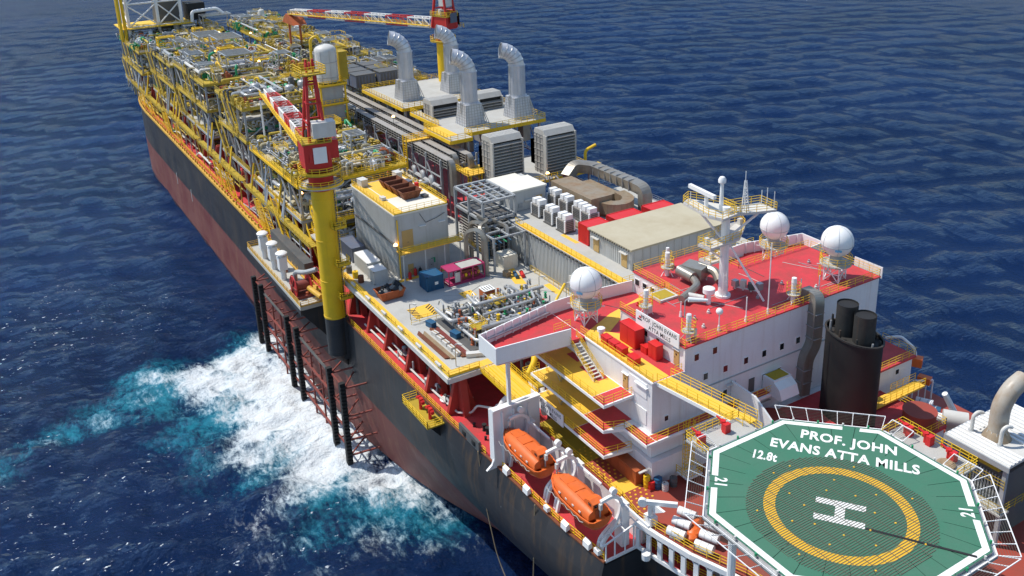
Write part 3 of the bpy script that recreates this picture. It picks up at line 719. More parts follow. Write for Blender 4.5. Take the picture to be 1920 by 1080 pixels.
# ---- fore bulkhead of the boat deck
bh = thing('boat_deck_bulkhead', 'tall white bulkhead with curved foot in front of the first lifeboat', 'bulkhead', (43.4, 24, DK))
MB().extr([(20.4,DK),(28.4,DK),(27.6,DK+.6),(27.2,DK+1.6),(27.1,31.7),(22.5,32.2),(20.4,31.6)], 0, 43.0, 43.3).build('plate', 'white', bh)
b = MB()
for y in (22.2, 24.4, 26): b.bx(42.6, 43, y-.06, y+.06, DK, 31.4)
b.bx(42.9, 44.0, 26.98, 27.3, DK+1, 31.7); b.build('stiffener', 'white', bh)
MB().bx(42.7, 43.6, 20.4, 27.3, 31.75, 31.95).build('top_flange', 'white', bh)
MB().bx(43.31, 44.6, 22.3, 26.8, 30.0, 30.1).build('shelf', 'offwhite', bh)
# ---- name boards
def board(x0, x1, y, z0, z1, label):
    t = thing('name_board', label, 'sign', ((x0+x1)/2, y, z0), 'white ship name boards')
    MB().bx(x0, x1, y, y+.12, z0, z1).build('panel', 'white', t)
    c = (x0+x1)/2; h = z1-z0; L = x1-x0
    text('PROF. JOHN EVANS', h*.42, (c-.3, y+.12, z0+h*.56), (-1,0,0), (0,0,1), 'text_black', t, .012, .86*L/7.3)
    text('ATTA MILLS', h*.42, (c-.5, y+.12, z0+h*.1), (-1,0,0), (0,0,1), 'text_black', t, .012, .86*L/7.3)
    text('TEN', h*.2, (x1-.75*L/7.3, y+.12, z0+h*.42), (-1,0,0), (0,0,1), 'text_black', t, .02, 1, name='logo_lettering') if False else None
    g = MB(); g.bx(x1-1.15, x1-.35, y+.121, y+.135, z0+h*.40, z0+h*.5); g.build('logo_bar', 'text_black', t)
    g = MB(); g.bx(x1-.95, x1-.6, y+.121, y+.135, z0+h*.56, z0+h*.7); g.build('logo_mark', 'text_red', t)
board(27.2, 35.0, 11.25, 42.75, 44.55, 'white name board on the roof edge above the red cabinets')
board(38.0, 45.4, 20.05, 29.6, 31.35, 'white name board hung on the lowest balcony rail above the lifeboats')
# ---- red cabinets on the bridge deck
def cabinet(x, y, sx, sy, h, label):
    t = thing('red_cabinet', label, 'cabinet', (x, y, 40.22), 'red painted cabinets on the bridge deck')
    MB().bx(x-sx/2, x+sx/2, y-sy/2, y+sy/2, 40.24, 40.2+h).build('body', 'cabinet_red', t)
    MB().bx(x-sx/2-.06, x+sx/2+.06, y-sy/2-.06, y+sy/2+.06, 40.2+h, 40.26+h).build('lid', 'cabinet_red', t)
    d = MB().bx(x-sx/2+.1, x-.03, y+sy/2, y+sy/2+.03, 40.4, 40.1+h).build('door', 'cabinet_red', t); MB().bx(x+.03, x+sx/2-.1, y+sy/2, y+sy/2+.03, 40.4, 40.1+h).build('door', 'cabinet_red', t)
cabinet(34.9, 12.0, 3.0, 1.4, 2.5, 'largest red cabinet against the white wall under the name board')
cabinet(30.6, 11.9, 1.5, 1.0, 1.9, 'tall narrow red cabinet under a window beside the tan door'); cabinet(32.2, 12.0, 1.1, .8, .9, 'low red cabinet between the two tall red cabinets')
for i, x in enumerate((36.6, 35.1, 33.6)): cabinet(x, 14.5, 1.25, .9, .95, ['low red chest by the deck rail, farthest forward of four', 'low red chest by the deck rail, second of four', 'low red chest by the deck rail, third of four'][i])
cabinet(31.2, 14.6, 1.4, .9, .8, 'low red chest by the deck rail, farthest aft of four')
vt = thing('rail_ventilator', 'small white mushroom vent beside the red chests', 'ventilator', (37.9, 14.4, 40.2))
MB().cyl((37.9,14.4,40.2), (37.9,14.4,41.3), .28, n=10).build('pipe', 'white', vt, True); MB().lathe((37.9,14.4,41.3), [(.5,0),(.5,.4),(.3,.5)], 12).build('cap', 'white', vt, True)
# ================================================================ RADOMES
def radome():
    t = thing('satellite_dome', '', 'radome', (0,0,0), 'white satellite domes on the deckhouse')
    MB().sphere((0,0,2.35), 2.03, 28, 18).build('dome', 'white', t, True)
    s = MB()
    for a in range(6):
        c, q = math.cos(a*math.pi/3), math.sin(a*math.pi/3)
        pts = [(c*2.045*math.sin(u), q*2.045*math.sin(u), 2.35-2.045*math.cos(u)) for u in np.linspace(.4, math.pi-.15, 12)]
        for A, B in zip(pts, pts[1:]): s.beam(A, B, .035, .02)
    s.lathe((0,0,2.0), [(2.02,-.02),(2.046,-.02),(2.046,.02),(2.02,.02)], 28); s.build('seam', 'grey_steel', t)
    MB().cyl((0,0,-.6), (0,0,.6), .8, n=14).build('pedestal', 'grey_steel', t, True)
    MB().lathe((0,0,-.75), [(.7,0),(2.0,0),(2.0,.14),(.7,.14)], 16).build('platform', 'grey_deck', t)
    r = MB(); r.rail([(2.0*math.cos(a*math.pi/6), 2.0*math.sin(a*math.pi/6), -.6) for a in range(12)], 1.1, 1.05, .045, closed=True); r.build('railing', 'yellow_rail', t)
    k = MB()
    cs = [(1,1),(-1,1),(-1,-1),(1,-1)]
    for i, (a, b) in enumerate(cs):
        c, d = cs[(i+1)%4]; k.beam((a*1.0,b*1.0,-3.1), (a*1.0,b*1.0,-.7), .14)
        k.beam((a,b,-3.0), (c,d,-.8), .1); k.beam((c,d,-3.0), (a,b,-.8), .1); k.beam((a,b,-1.9), (c,d,-1.9), .1)
        k.beam((a,b,-.8), (a*1.7,b*1.7,-.7), .1)
    k.build('lattice_leg', 'white', t)
    l = MB(); l.ladder((1.9,.3,-3.1), (1.9,.3,.3), (0,1,0)); l.build('ladder', 'yellow_rail', t)
    mk = MB()
    for i in range(4): 
        a = 1.95+i*.1; mk.box((2.02*math.cos(a)*.985, 2.02*math.sin(a)*.985, 1.75-.04*(i % 2)), (.1, .22, .28), a)
    mk.build('printed_mark', 'radome_blue', t)
    return t
d0 = radome(); d0.location = (42.6, 13.3, 44.9-1.6+.0); d0['label'] = 'white satellite dome at the inner end of the port bridge wing'
d0.location = (42.6, 13.3, 43.3)
copy_thing(d0, (42.6, -19.6, 43.3), R(100), 'white satellite dome beside the starboard bridge wing')
copy_thing(d0, (29.2, -16.6, 46.2), R(15), 'white satellite dome on the red roof corner, farthest to the right')
# ================================================================ MAST
ms = thing('radar_mast', 'white radar mast with platforms standing on the red roof', 'mast', (33.8, -1.5, 43.2))
MB().cyl((33.8,-1.5,43.2), (33.8,-1.5,55.2), .62, .5, 16).build('column', 'white', ms, True)
l = MB(); l.ladder((33.1,-1.1,43.2), (33.1,-1.1,55), (0,1,0)); l.build('ladder', 'white', ms)
def plat(poly, z, nm='platform'):
    MB().prism(poly, z-.3, z).build(nm, 'offwhite', ms)
    r = MB(); r.rail([(x, y, z) for x, y in poly], 1.0, 1.2, .05, closed=True); r.build('railing', 'yellow_rail', ms)
plat([(32.9,-3),(36.3,-3.2),(40.4,-1.2),(39.6,.3),(34.2,1.0),(32.4,.4)], 54.4); plat([(31.2,-7.4),(34.2,-7.6),(35.4,-2.6),(33,-2.4)], 54.3)
plat([(33.0,-3.2),(35.5,-6.5),(37.2,-7.4),(37.4,-5.6),(35,-.8),(34.6,2.2),(32.6,2.0)], 50.9)
plat([(34.4,0.2),(36.3,0.4),(36.3,-2.4),(34.4,-2.6)], 47.9)
b = MB(); b.beam((33.8,-1.5,50.5), (38.8,-.8,54.1), .22); b.beam((33.8,-1.5,50.8), (32.6,-6.2,54), .22); b.beam((33.8,-1.5,47.8), (36.5,-6,50.6), .18); b.beam((33.8,-1.5,48.2), (33.4,1.8,50.6), .18)
b.beam((33.6,-2.2,50), (29.8,-4.6,43.2), .2); b.build('brace', 'white', ms)
MB().cyl((34.6,-1.4,54.4), (34.6,-1.4,58.2), .3, .2, 10).build('topmast', 'white', ms, True); MB().lathe((34.6,-1.4,58.0), [(.2,0),(.48,.15),(.48,.55),(.3,.85),(.05,.95)], 14).build('small_dome', 'white', ms, True)
sc_ = MB().box((37.2,-.6,56.4), (5.2,.45,.5), R(-6)).build('radar_scanner', 'white', ms); MB().cyl((36.5,-.7,54.4), (36.5,-.7,56.2), .25, n=8).build('scanner_post', 'white', ms, True)
lt = MB()
for a, c in ((-.4,-.4),(.4,-.4),(0,.45)): lt.beam((32.9+a,-3.6+c,54.3), (32.9+a*.25,-3.6+c*.25,58.4), .09)
for i in range(5):
    z = 54.8+i*.75; q = 1-.75*(z-54.3)/4.1
    P = [(32.9+a*q,-3.6+c*q,z) for a, c in ((-.4,-.4),(.4,-.4),(0,.45))]
    for j in range(3): lt.beam(P[j], P[(j+1)%3], .045); lt.beam(P[j], (P[(j+1)%3][0], P[(j+1)%3][1], z+.65), .05)
lt.build('lattice_topmast', 'white', ms)
for (x, y, h, z) in ((32.4,-6.9,2.6,54.3),(33.6,-7.2,1.9,54.3),(31.5,-7.2,2.3,54.3),(32.9,-3.6,1.2,58.4),(39.6,-.9,1.2,54.4)): MB().cyl((x,y,z), (x,y,z+h), .05, n=5).build('aerial', 'white', ms)
for (x, y, z) in ((35.4,-.9,47.9),(34,1.3,50.9),(36.4,-6.5,50.9)): MB().bx(x-.25,x+.25,y-.25,y+.25,z,z+.8).build('navigation_light', 'offwhite', ms)
MB().cyl((33.8,-1.5,43.2), (33.8,-1.5,43.5), 1.0, n=16).build('base', 'white', ms, True)
# ================================================================ ROOF FITTINGS
def lantern():
    t = thing('caged_lantern_post', '', 'lantern post', (0,0,0), 'lantern posts with yellow cages on the deckhouse')
    MB().cyl((0,0,0), (0,0,2.7), .3, n=12).build('post', 'white', t, True); MB().cyl((0,0,2.7), (0,0,3.3), .34, .3, 12).build('lantern', 'white', t, True)
    r = MB()
    for z in (1.2, 1.65, 2.1, 2.55): 
        for i in range(10):
            a, b = i*math.pi/5.5-.3, (i+1)*math.pi/5.5-.3; r.beam((.85*math.cos(a),.85*math.sin(a),z), (.85*math.cos(b),.85*math.sin(b),z), .045)
    for i in range(6): a = i*math.pi/3.2-.3; r.beam((.85*math.cos(a),.85*math.sin(a),1.2), (.85*math.cos(a),.85*math.sin(a),2.6), .045)
    r.build('cage', 'yellow_rail', t); MB().lathe((0,0,1.15), [(.3,0),(.85,0),(.85,.045),(.3,.045)], 12).build('step', 'grey_deck', t)
    MB().bx(-.95,-.6,-.25,.25,.6,1.5).build('junction_box', 'offwhite', t)
    l = MB()
    for a in (0, 2.1, 4.2): l.beam((.9*math.cos(a), .9*math.sin(a), 0), (.1*math.cos(a), .1*math.sin(a), 1.2), .08)
    l.build('leg', 'white', t)
    return t
l0 = lantern(); l0.location = (35.3, 9.6, 43.2); l0['label'] = 'white lantern post with yellow cage at the left end of the roof name board'
copy_thing(l0, (27.6, 9.6, 43.2), R(40), 'white lantern post with yellow cage under the windsock at the roof corner')
copy_thing(l0, (27.6, -7.3, 43.2), R(120), 'white lantern post with yellow cage beside the grey wall duct'); copy_thing(l0, (42.5, .2, 43.2), R(80), 'white lantern post with yellow cage on the wheelhouse top left of the mast')
copy_thing(l0, (44.6, -1.6, 43.2), R(10), 'small white lantern post with yellow cage behind another on the wheelhouse top', scale=(.75,.75,.85))
ws = thing('windsock', 'white windsock on a bent pole at the roof corner', 'windsock', (27.9, 9.9, 43.2))
MB().tube([(28.0,9.9,46), (28.0,9.9,48.1), (27.9,9.5,48.3)], .07, 6).build('pole', 'grey_steel', ws, True); MB().cyl((27.9,9.5,48.2), (26.8,7.6,48.0), .3, .17, 12).build('sock', 'white', ws, True)
def aerial(x, y, h, ball, label):
    t = thing('roof_aerial', label, 'aerial', (x, y, 43.2), 'white aerials standing on the red roof')
    MB().cyl((x,y,43.2), (x,y,43.2+h), .07, n=6).build('pole', 'white', t, True)
    MB().cyl((x,y,43.2), (x,y,43.9), .2, .12, 8).build('socket', 'white', t, True)
    if ball: MB().sphere((x,y,43.3+h), .42, 14, 8).build('ball', 'white', t, True)
aerial(27.3, 5.2, 2.4, 1, 'white ball topped aerial at the roof edge near the corner name board'); aerial(27.2, 1.0, 3.2, 0, 'thin white whip aerial at the after roof edge, leftmost')
aerial(27.2, -2.6, 9.2, 0, 'tallest white whip aerial at the after roof edge'); aerial(27.3, -11.5, 2.6, 0, 'short white aerial at the roof edge right of the duct'); aerial(28.5, -9.6, 2.2, 0, 'short white post on the roof behind the duct')
aerial(32.5, 6.5, 2.0, 0, 'short white post in the middle of the open red roof')
# roof machinery by the mast
hv = thing('roof_air_handler', 'brown grey duct machinery on the roof left of the mast', 'air handler', (38.5, -1.5, 43.2))
MB().box((39.4,-1.9,44.6), (3.0,2.4,1.5), R(20)).build('casing', 'clad', hv); MB().cyl((38.0,-.4,44.4), (40.6,-.2,44.6), .75, n=14).build('fan_drum', 'clad', hv, True)
MB().tube([(38.6,-.4,44.4), (36.4,.2,44.2), (35.6,2.2,44.1), (34.8,4.4,44)], .5, 10, 1).build('duct', 'clad', hv, True); MB().tube([(39.6,-2.8,44.8), (37.2,-3.4,44.8), (36.0,-3,44)], .6, 10, 1).build('duct', 'clad', hv, True)
k = MB()
for a, c in ((38.3,-.9),(40.6,-.6),(38.4,-3),(40.6,-3)): k.beam((a,c,43.2), (a,c,44.2), .15)
k.build('leg', 'offwhite', hv)
MB().cyl((35.2,3.2,44.1), (33.4,2.0,44.0), .38, n=12).build('silencer', 'offwhite', hv, True)
mv = thing('roof_mushroom_vent', 'white drum shaped vent in front of the mast foot', 'ventilator', (33.2, 1.4, 43.2))
MB().cyl((33.2,1.4,43.2), (33.2,1.4,45.1), .3, n=10).build('pipe', 'white', mv, True); MB().lathe((33.2,1.4,44.7), [(.75,0),(.75,.6),(.4,.75)], 14).build('drum', 'white', mv, True)
sq = thing('roof_searchlight_rig', 'grey and white searchlight gear on the roof right of the mast', 'searchlight', (33.2, -5, 43.2))
for i in range(4): MB().box((34.4-i*.9, -4.2-i*.5, 44+.2*(i % 2)), (.7,.7,.9), i*.5).build('lamp_housing', ['galv','offwhite','dark_steel','galv'][i], sq)
q = MB()
for i in range(4): q.beam((34.4-i*.9,-4.2-i*.5,43.2), (34.4-i*.9,-4.2-i*.5,43.7), .15)
q.beam((34.4,-4.2,43.5), (31.7,-5.7,43.5), .15); q.build('frame', 'white', sq)
hc = thing('roof_hatch_frame', 'cream edged skylight frame at the wheelhouse step', 'skylight', (38, 4, 43.2))
h_ = MB(); h_.bx(36.6,39.2,3.3,6.2,43.2,43.5); h_.build('coaming', 'offwhite', hc); MB().bx(36.9,38.9,3.6,5.9,43.5,43.53).build('cover', 'olive_deck', hc)
r = MB(); r.rail([(36.5,6.4,43.2),(39.4,6.4,43.2),(39.4,3.2,43.2),(36.5,3.2,43.2)], 1.0, 1.2, .042); r.build('railing', 'yellow_rail', hc)
wp = thing('roof_corner_screen', 'white slatted screen panel at the far right roof corner', 'screen', (28, -22.6, 43))
for i in range(6): MB().bx(26.6+i*.75, 27.3+i*.75, -22.75, -22.65, 42.6, 44.2).build('panel', 'white', wp)
# cables, drains and small pipes on the roof
random.seed(44)
for i in range(16):
    x, y = random.uniform(28, 38), random.uniform(-20, 9.5); L = random.uniform(2, 7); a = random.choice((0, 1.57, 0, 1.57, .5)); z = 43.24
    MB().tube([(x,y,z),(x+L*math.cos(a)*.5,y+L*math.sin(a)*.5,z),(x+L*math.cos(a),y+L*math.sin(a)+random.uniform(-.4,.4),z)], .04, 5).build('roof_cable', random.choice(['dark_steel','galv','offwhite']), ac)
for i in range(9): x, y = random.uniform(28, 38), random.uniform(-20, 9); MB().lathe((x,y,43.2), [(.22,0),(.22,.25),(.12,.3),(.12,.5)], 8).build('roof_drain', random.choice(['offwhite','galv','cabinet_red']), ac, True)
# ================================================================ AFT WALL DUCT, AC BOX
du = thing('wall_duct', 'tall grey square duct running down the aft wall of the quarters', 'duct', (25.8, -9.4, 30.2))
d = MB(); pts = [(27.8,-9.6,43.9),(26.0,-9.6,43.9),(25.7,-9.4,43.2),(25.7,-9.4,37.6),(25.7,-8.2,36.0),(25.7,-8.0,31.0)]
d.tube(pts, .95, 4, .8, seg=4); d.build('duct_run', 'clad', du)
for z in (42, 40.2, 38.6): MB().box((25.7,-9.4,z), (1.5,1.5,.08), 0).build('flange', 'galv', du)
for z in (34.6, 32.8): MB().box((25.7,-8.1,z), (1.5,1.5,.08), 0).build('flange', 'galv', du)
ab = thing('wall_air_unit', 'white air intake box with curved hood on the aft wall', 'air intake', (25, -3, 33))
MB().bx(24.6,26.4,-4.6,-1.6,33.2,35.4).build('box', 'white', ab); MB().extr([(24.6,35.2),(23.7,34.6),(23.2,33.4),(23.6,33.2),(24.6,33.2)], 1, -4.6, -1.6).build('hood', 'white', ab); MB().bx(24.8,26.3,-4.3,-1.9,35.42,35.5).build('grille', 'olive_deck', ab)
# ================================================================ FUNNEL
fn = thing('funnel', 'tall black oval funnel with two exhaust pipes', 'funnel', (20, -9.6, 30.2))
n = 36; vs = []; 
for j, z in enumerate((30.2, 33, 36, 39, 41.2)):
    for i in range(n):
        t = 2*math.pi*i/n; vs.append((20+3.7*math.cos(t), -9.6+2.4*math.sin(t), z if j < 4 else 41.5+math.cos(t)*.15))
fs = [(j*n+i, j*n+(i+1)%n, (j+1)*n+(i+1)%n, (j+1)*n+i) for j in range(4) for i in range(n)]
MB().add(vs, fs).build('casing', 'funnel_black', fn, True)
r_ = MB(); q = [(20+3.75*math.cos(2*math.pi*i/n), -9.6+2.45*math.sin(2*math.pi*i/n), 41.5+math.cos(2*math.pi*i/n)*.15) for i in range(n)]
for i in range(n): r_.beam(q[i], q[(i+1)%n], .22)
r_.build('rim', 'soot', fn)
MB().lathe((20,-9.6,41.0), [(.01,0),(1,0),(1,.05)], 24, 3.6, 2.35).build('top_plate', 'soot', fn)
for x, h in ((21.3, 45.0), (18.7, 44.6)): MB().tube([(x,-9.6,40), (x,-9.6,h)], 1.25, 18, cap=False).build('exhaust_pipe', 'soot', fn, True); MB().cyl((x,-9.6,h-.4), (x,-9.6,h-.2), 1.2, n=18).build('pipe_plug', 'rubber', fn)
for i in range(9):
    a = i*.7; x, y = 20+3.3*math.cos(a), -9.6+1.9*math.sin(a); MB().cyl((x,y,40.4), (x,y,42.2+.5*math.cos(a)), .2, .12, 8).build('small_pipe', ['soot','galv','soot'][i % 3], fn, True)
for (x, y, r1, lb) in ((24.0,-1.0,1.75,'round brown red tank lid standing left of the funnel'), (14.2,-15.4,1.9,'round brown red vent trunk standing right of the funnel')):
    t = thing('round_vent_trunk', lb, 'vent trunk', (x, y, 30.2), 'round red vent trunks on the casing deck'); MB().cyl((x,y,30.2), (x,y,31.9 if y < -5 else 31.0), r1, n=24).build('trunk', 'deck_brown', t, True); MB().cyl((x,y,31.9 if y < -5 else 31.0), (x,y,32.05 if y < -5 else 31.15), r1+.08, n=24).build('lid', 'deck_brown', t, True)
# ================================================================ HELIDECK
hd = thing('helideck', 'green octagonal helicopter deck with yellow circle and white H', 'helideck', (0, 16.5, 27))
HZ = 42.5; HC = (0, 16.5); a_ = 11.15; t_ = a_*math.tan(math.pi/8)
OC = [(a_,t_),(a_,-t_),(t_,-a_),(-t_,-a_),(-a_,-t_),(-a_,t_),(-t_,a_),(t_,a_)]
OW = lambda s, z=0: [(HC[0]+x*s, HC[1]+y*s) for x, y in OC]
MB().prism(OW(1.0), HZ-.7, HZ-.03).build('deck_structure', 'galv', hd)
MB().prism(OW(1.035), HZ-.45, HZ-.25).build('gutter', 'galv', hd)
# green deck panels: each side of the octagon split in planks running to a central field
inn = .66
MB().prism([(HC[0]+8.2*math.cos(i*math.pi/16), HC[1]+8.2*math.sin(i*math.pi/16)) for i in range(32)], HZ-.029, HZ-.004).build('centre_panel', 'heli_green', hd)
for s in range(8):
    A, B = OC[s], OC[(s+1) % 8]
    for k in range(4):
        P = lambda q, sc: (HC[0]+(A[0]+(B[0]-A[0])*q)*sc, HC[1]+(A[1]+(B[1]-A[1])*q)*sc)
        e = .004; MB().prism([P(k/4+e,1.0), P((k+1)/4-e,1.0), P((k+1)/4-e,inn), P(k/4+e,inn)], HZ-.028, HZ).build('deck_panel', 'heli_green', hd)
MB().prism(OW(.997), HZ-.0295, HZ-.0285).build('panel_joint', 'heli_seam', hd)
# white perimeter line
w = MB()
for s in range(8):
    A, B = V((*OC[s],0)), V((*OC[(s+1) % 8],0))
    segs = [(0, 1)]
    if s in (3, 7): segs = [(0,.40),(.60,1)]        # gaps for the 21 markings
    if s == 1: segs = [(0,.62),(.80,1)]
    for u0, u1 in segs:
        o1, i1 = A.lerp(B, u0)*.985, A.lerp(B, u0)*.935; o2, i2 = A.lerp(B, u1)*.985, A.lerp(B, u1)*.935
        w.prism([(HC[0]+p.x, HC[1]+p.y) for p in (o1, o2, i2, i1)], HZ+.002, HZ+.008)
w.build('perimeter_line', 'line_white', hd)
# yellow circle
u0, v0_ = V((-1,-1,0)).normalized(), V((1,-1,0)).normalized()
ca, sa = math.cos(R(8.3)), math.sin(R(8.3))
ux, uy = u0*ca-v0_*sa, v0_*ca+u0*sa          # text direction and text up, turned a little from the diagonal
O = V((HC[0], HC[1], HZ)); HO = O-u0*.2-v0_*2.15; HC2 = (HO.x, HO.y)
c = MB(); n = 72
for i in range(n):
    a, b = 2*math.pi*i/n, 2*math.pi*(i+1)/n
    c.prism([(HC2[0]+6.3*math.cos(a),HC2[1]+6.3*math.sin(a)),(HC2[0]+6.3*math.cos(b),HC2[1]+6.3*math.sin(b)),(HC2[0]+5.3*math.cos(b),HC2[1]+5.3*math.sin(b)),(HC2[0]+5.3*math.cos(a),HC2[1]+5.3*math.sin(a))], HZ+.002, HZ+.010)
c.build('aiming_circle', 'line_yellow', hd)
def lq(m_, a0, a1, b0, b1, z=.012):
    P = [HO+ux*x+uy*y for x, y in ((a0,b0),(a1,b0),(a1,b1),(a0,b1))]; m_.prism([(p.x,p.y) for p in P], HZ+.002, HZ+z)
h = MB(); lq(h,-2.05,2.05,.75,1.5); lq(h,-2.05,2.05,-1.5,-.75); lq(h,-.4,.4,-.749,.749); h.build('letter_h', 'line_white', hd)
text('PROF. JOHN', 1.62, O-u0*2.95+v0_*8.4, ux, uy, 'line_white', hd, .03, name='lettering', thick=.014, fit=(8.6,1.4)); text('EVANS ATTA MILLS', 1.62, O-u0*5.8+v0_*6.45, ux, uy, 'line_white', hd, .03, thick=.014, fit=(13.1,1.4))
text('12.8t', 1.35, O-u0*7.4+v0_*4.3, ux, uy, 'line_white', hd, .03, thick=.014, fit=(2.15,1.3))
text('21', 1.5, O+V((-t_-a_,a_+t_,0))*0+V(((OC[7][0]+OC[0][0])/2*.955, (OC[7][1]+OC[0][1])/2*.955, 0)), V((-1,1,0)), V((-1,-1,0)), 'line_white', hd, .03, .85, thick=.014)
text('21', 1.5, O+V(((OC[3][0]+OC[4][0])/2*.955, (OC[3][1]+OC[4][1])/2*.955, 0)), V((1,-1,0)), V((1,1,0)), 'line_white', hd, .03, .85, thick=.014)
# rope net over the landing circle
nt_ = MB(); RN = 7.7
k = -RN
while k < RN:
    L = min(math.sqrt(RN*RN-k*k)*1.02, 7.45); 
    A, B = HO+V((k,-L,.028)), HO+V((k,L,.028)); nt_.beam(A, B, .055, .03)
    if int(round((k+RN)/.235)) % 5 == 0: A, B = HO+V((-L,k,.03)), HO+V((L,k,.03)); nt_.beam(A, B, .03, .03)
    k += .235
nt_.build('rope_net', 'rope_net', hd, kind='stuff', label='grey rope landing net stretched over the circle')
MB().beam(HO+ux*2.1-uy*1.4+V((0,0,.05)), HO+ux*10.4-uy*1.9+V((0,0,.05)), .22, .03).build('tie_line', 'rubber', hd)
for i in range(22):
    a = 2*math.pi*i/22+.1; rr_ = (6.9, 4.4, 2.9)[i % 3]
    MB().lathe((HC2[0]+rr_*math.cos(a), HC2[1]+rr_*math.sin(a), HZ+.03), [(.1,0),(.08,.04)], 8).build('tie_down_point', 'line_yellow', hd)
for s in range(8):
    for k in range(4):
        A, B = V((*OC[s],0)), V((*OC[(s+1)%8],0)); p = O+A.lerp(B, (k+.5)/4)*1.01
        b = MB(); b.cyl((p.x,p.y,HZ-.1), (p.x,p.y,HZ+.2), .1, n=8); b.build('perimeter_light', 'green' if k % 2 else 'offwhite', hd)
# safety net frames (white), on all but the two access sides
for s in range(8):
    A, B = V((*OC[s],0)), V((*OC[(s+1)%8],0)); A0, B0 = O+A*1.03, O+B*1.03; nrm = ((A+B)/2).normalized(); out = nrm*1.55+V((0,0,.35))
    ranges = [(0, 1)]
    if s == 0: ranges = [(-.0, .12)]
    if s == 2: ranges = [(0, .25), (.7, 1)]
    for u0, u1 in ranges:
        nn_ = max(1, round(7*(u1-u0))); e0 = A0.lerp(B0, u0)+out; e1 = A0.lerp(B0, u1)+out
        if (u0, u1) == (0, 1): sp_ = (B-A).normalized()*.5; e0 -= sp_; e1 += sp_
        f = MB(); f.beam(e0, e1, .075)
        f.beam(A0.lerp(B0,u0)+V((0,0,-.2)), A0.lerp(B0,u1)+V((0,0,-.2)), .12)
        for i in range(nn_+1): f.beam(A0.lerp(B0, u0+(u1-u0)*i/nn_)+V((0,0,-.2)), e0.lerp(e1, i/nn_), .06)
        f.build('net_frame', 'white', hd)
        g = MB()
        for i in range(1, 8): g.beam(A0.lerp(e0-(A0.lerp(B0,u0)-A0)*0, i/8) if u0 == 0 else A0.lerp(B0,u0).lerp(e0, i/8), A0.lerp(B0,u1).lerp(e1, i/8), .018)
        g.build('safety_net', 'rope_net', hd)
# supports below
s_ = MB()
for x, y in ((7,8),(7,22),(-7,8),(-7,22),(0,16)): s_.cyl((x,y,27), (x,y,HZ-.7), .4, n=10)
s_.beam((7,8,29),(7,22,41),.35); s_.beam((-7,8,29),(-7,22,41),.35); s_.beam((7,8,29),(-7,8,41),.35); s_.beam((7,22,29),(-7,22,41),.35); s_.build('support_truss', 'white', hd)
# access platforms
def access(cx, cy, sx, sy, stairs_to):
    MB().bx(cx-sx/2, cx+sx/2, cy-sy/2, cy+sy/2, HZ-.9, HZ-.7).build('access_platform', 'grey_deck', hd)
    r = MB(); x0, x1, y0, y1 = cx-sx/2, cx+sx/2, cy-sy/2, cy+sy/2
    r.rail([(x0,y0,HZ-.7),(x1,y0,HZ-.7),(x1,y1,HZ-.7),(x0,y1,HZ-.7)] if cx > 5 else [(x0,y1,HZ-.7),(x0,y0,HZ-.7),(x1,y0,HZ-.7),(x1,y1,HZ-.7)], 1.0, .9, .05); r.build('access_railing', 'yellow_rail', hd)
access(13.0, 17.8, 3.2, 7.0, None); access(0.6, 3.6, 8.0, 3.0, None)
bw = thing('helideck_bridge', 'yellow railed footbridge from the quarters to the helideck', 'footbridge', (19, 14, 40))
MB().beam((26.4,14.1,40.1), (13.2,14.1,41.7), 2.0, .14).build('walkway', 'yellow_deck', bw)
g = MB()
for y in (13.1, 15.1): g.beam((26.4,y,39.9), (13.2,y,41.5), .2, .4)
g.build('girder', 'white', bw)
r = MB()
for y in (13.1, 15.1): r.rail([(26.4,y,40.2), (13.2,y,41.8)], 1.1, 1.6, .05)
r.build('railing', 'yellow_rail', bw)
def monitor(x, y, z, label):
    t = thing('foam_monitor', label, 'fire monitor', (x, y, z), 'red fire monitors beside the helideck')
    MB().cyl((x,y,z), (x,y,z+.9), .16, n=8).build('standpipe', 'cabinet_red', t, True); MB().cyl((x-.1,y,z+.95), (x+.75,y+.2,z+1.3), .13, .09, 8).build('barrel', 'cabinet_red', t, True); MB().lathe((x,y,z+.8), [(.28,0),(.28,.3)], 10).build('swivel', 'cabinet_red', t, True)
    MB().box((x-.5,y,z+.5), (.5,.7,1.0)).build('hose_box', 'cabinet_red', t)
monitor(13.6, 20.6, HZ-.7, 'red fire monitor at the corner of the forward helideck platform'); monitor(13.8, 17.2, HZ-.7, 'red fire monitor at the end of the yellow footbridge')
monitor(3.6, 3.0, HZ-.7, 'red fire monitor on the starboard helideck platform, farthest left'); monitor(1.6, 2.7, HZ-.7, 'red fire monitor on the starboard helideck platform, middle'); monitor(-1.2, 3.2, HZ-.7, 'red fire monitor on the starboard helideck platform, beside the rope coil')
rc = thing('rope_coil_mat', 'brown coil of rope netting on the starboard helideck platform', 'rope coil', (-1.6, 4.0, HZ-.7)); MB().lathe((-1.7,4.2,HZ-.7), [(.8,0),(.85,.2),(.6,.3),(.3,.2)], 14).build('coil', 'timber', rc)
for i in range(7):
    t0 = MB(); x = -2.8+i*1.05; t0.stairs((x, 1.2, HZ-2.4), (x, 2.1, HZ-.8), .7, (1,0,0)) if i in (1, 4) else t0.beam((x,2.0,HZ-2.6), (x,2.0,HZ+.2), .09)
    t0.build('access_frame', 'yellow_rail', hd)
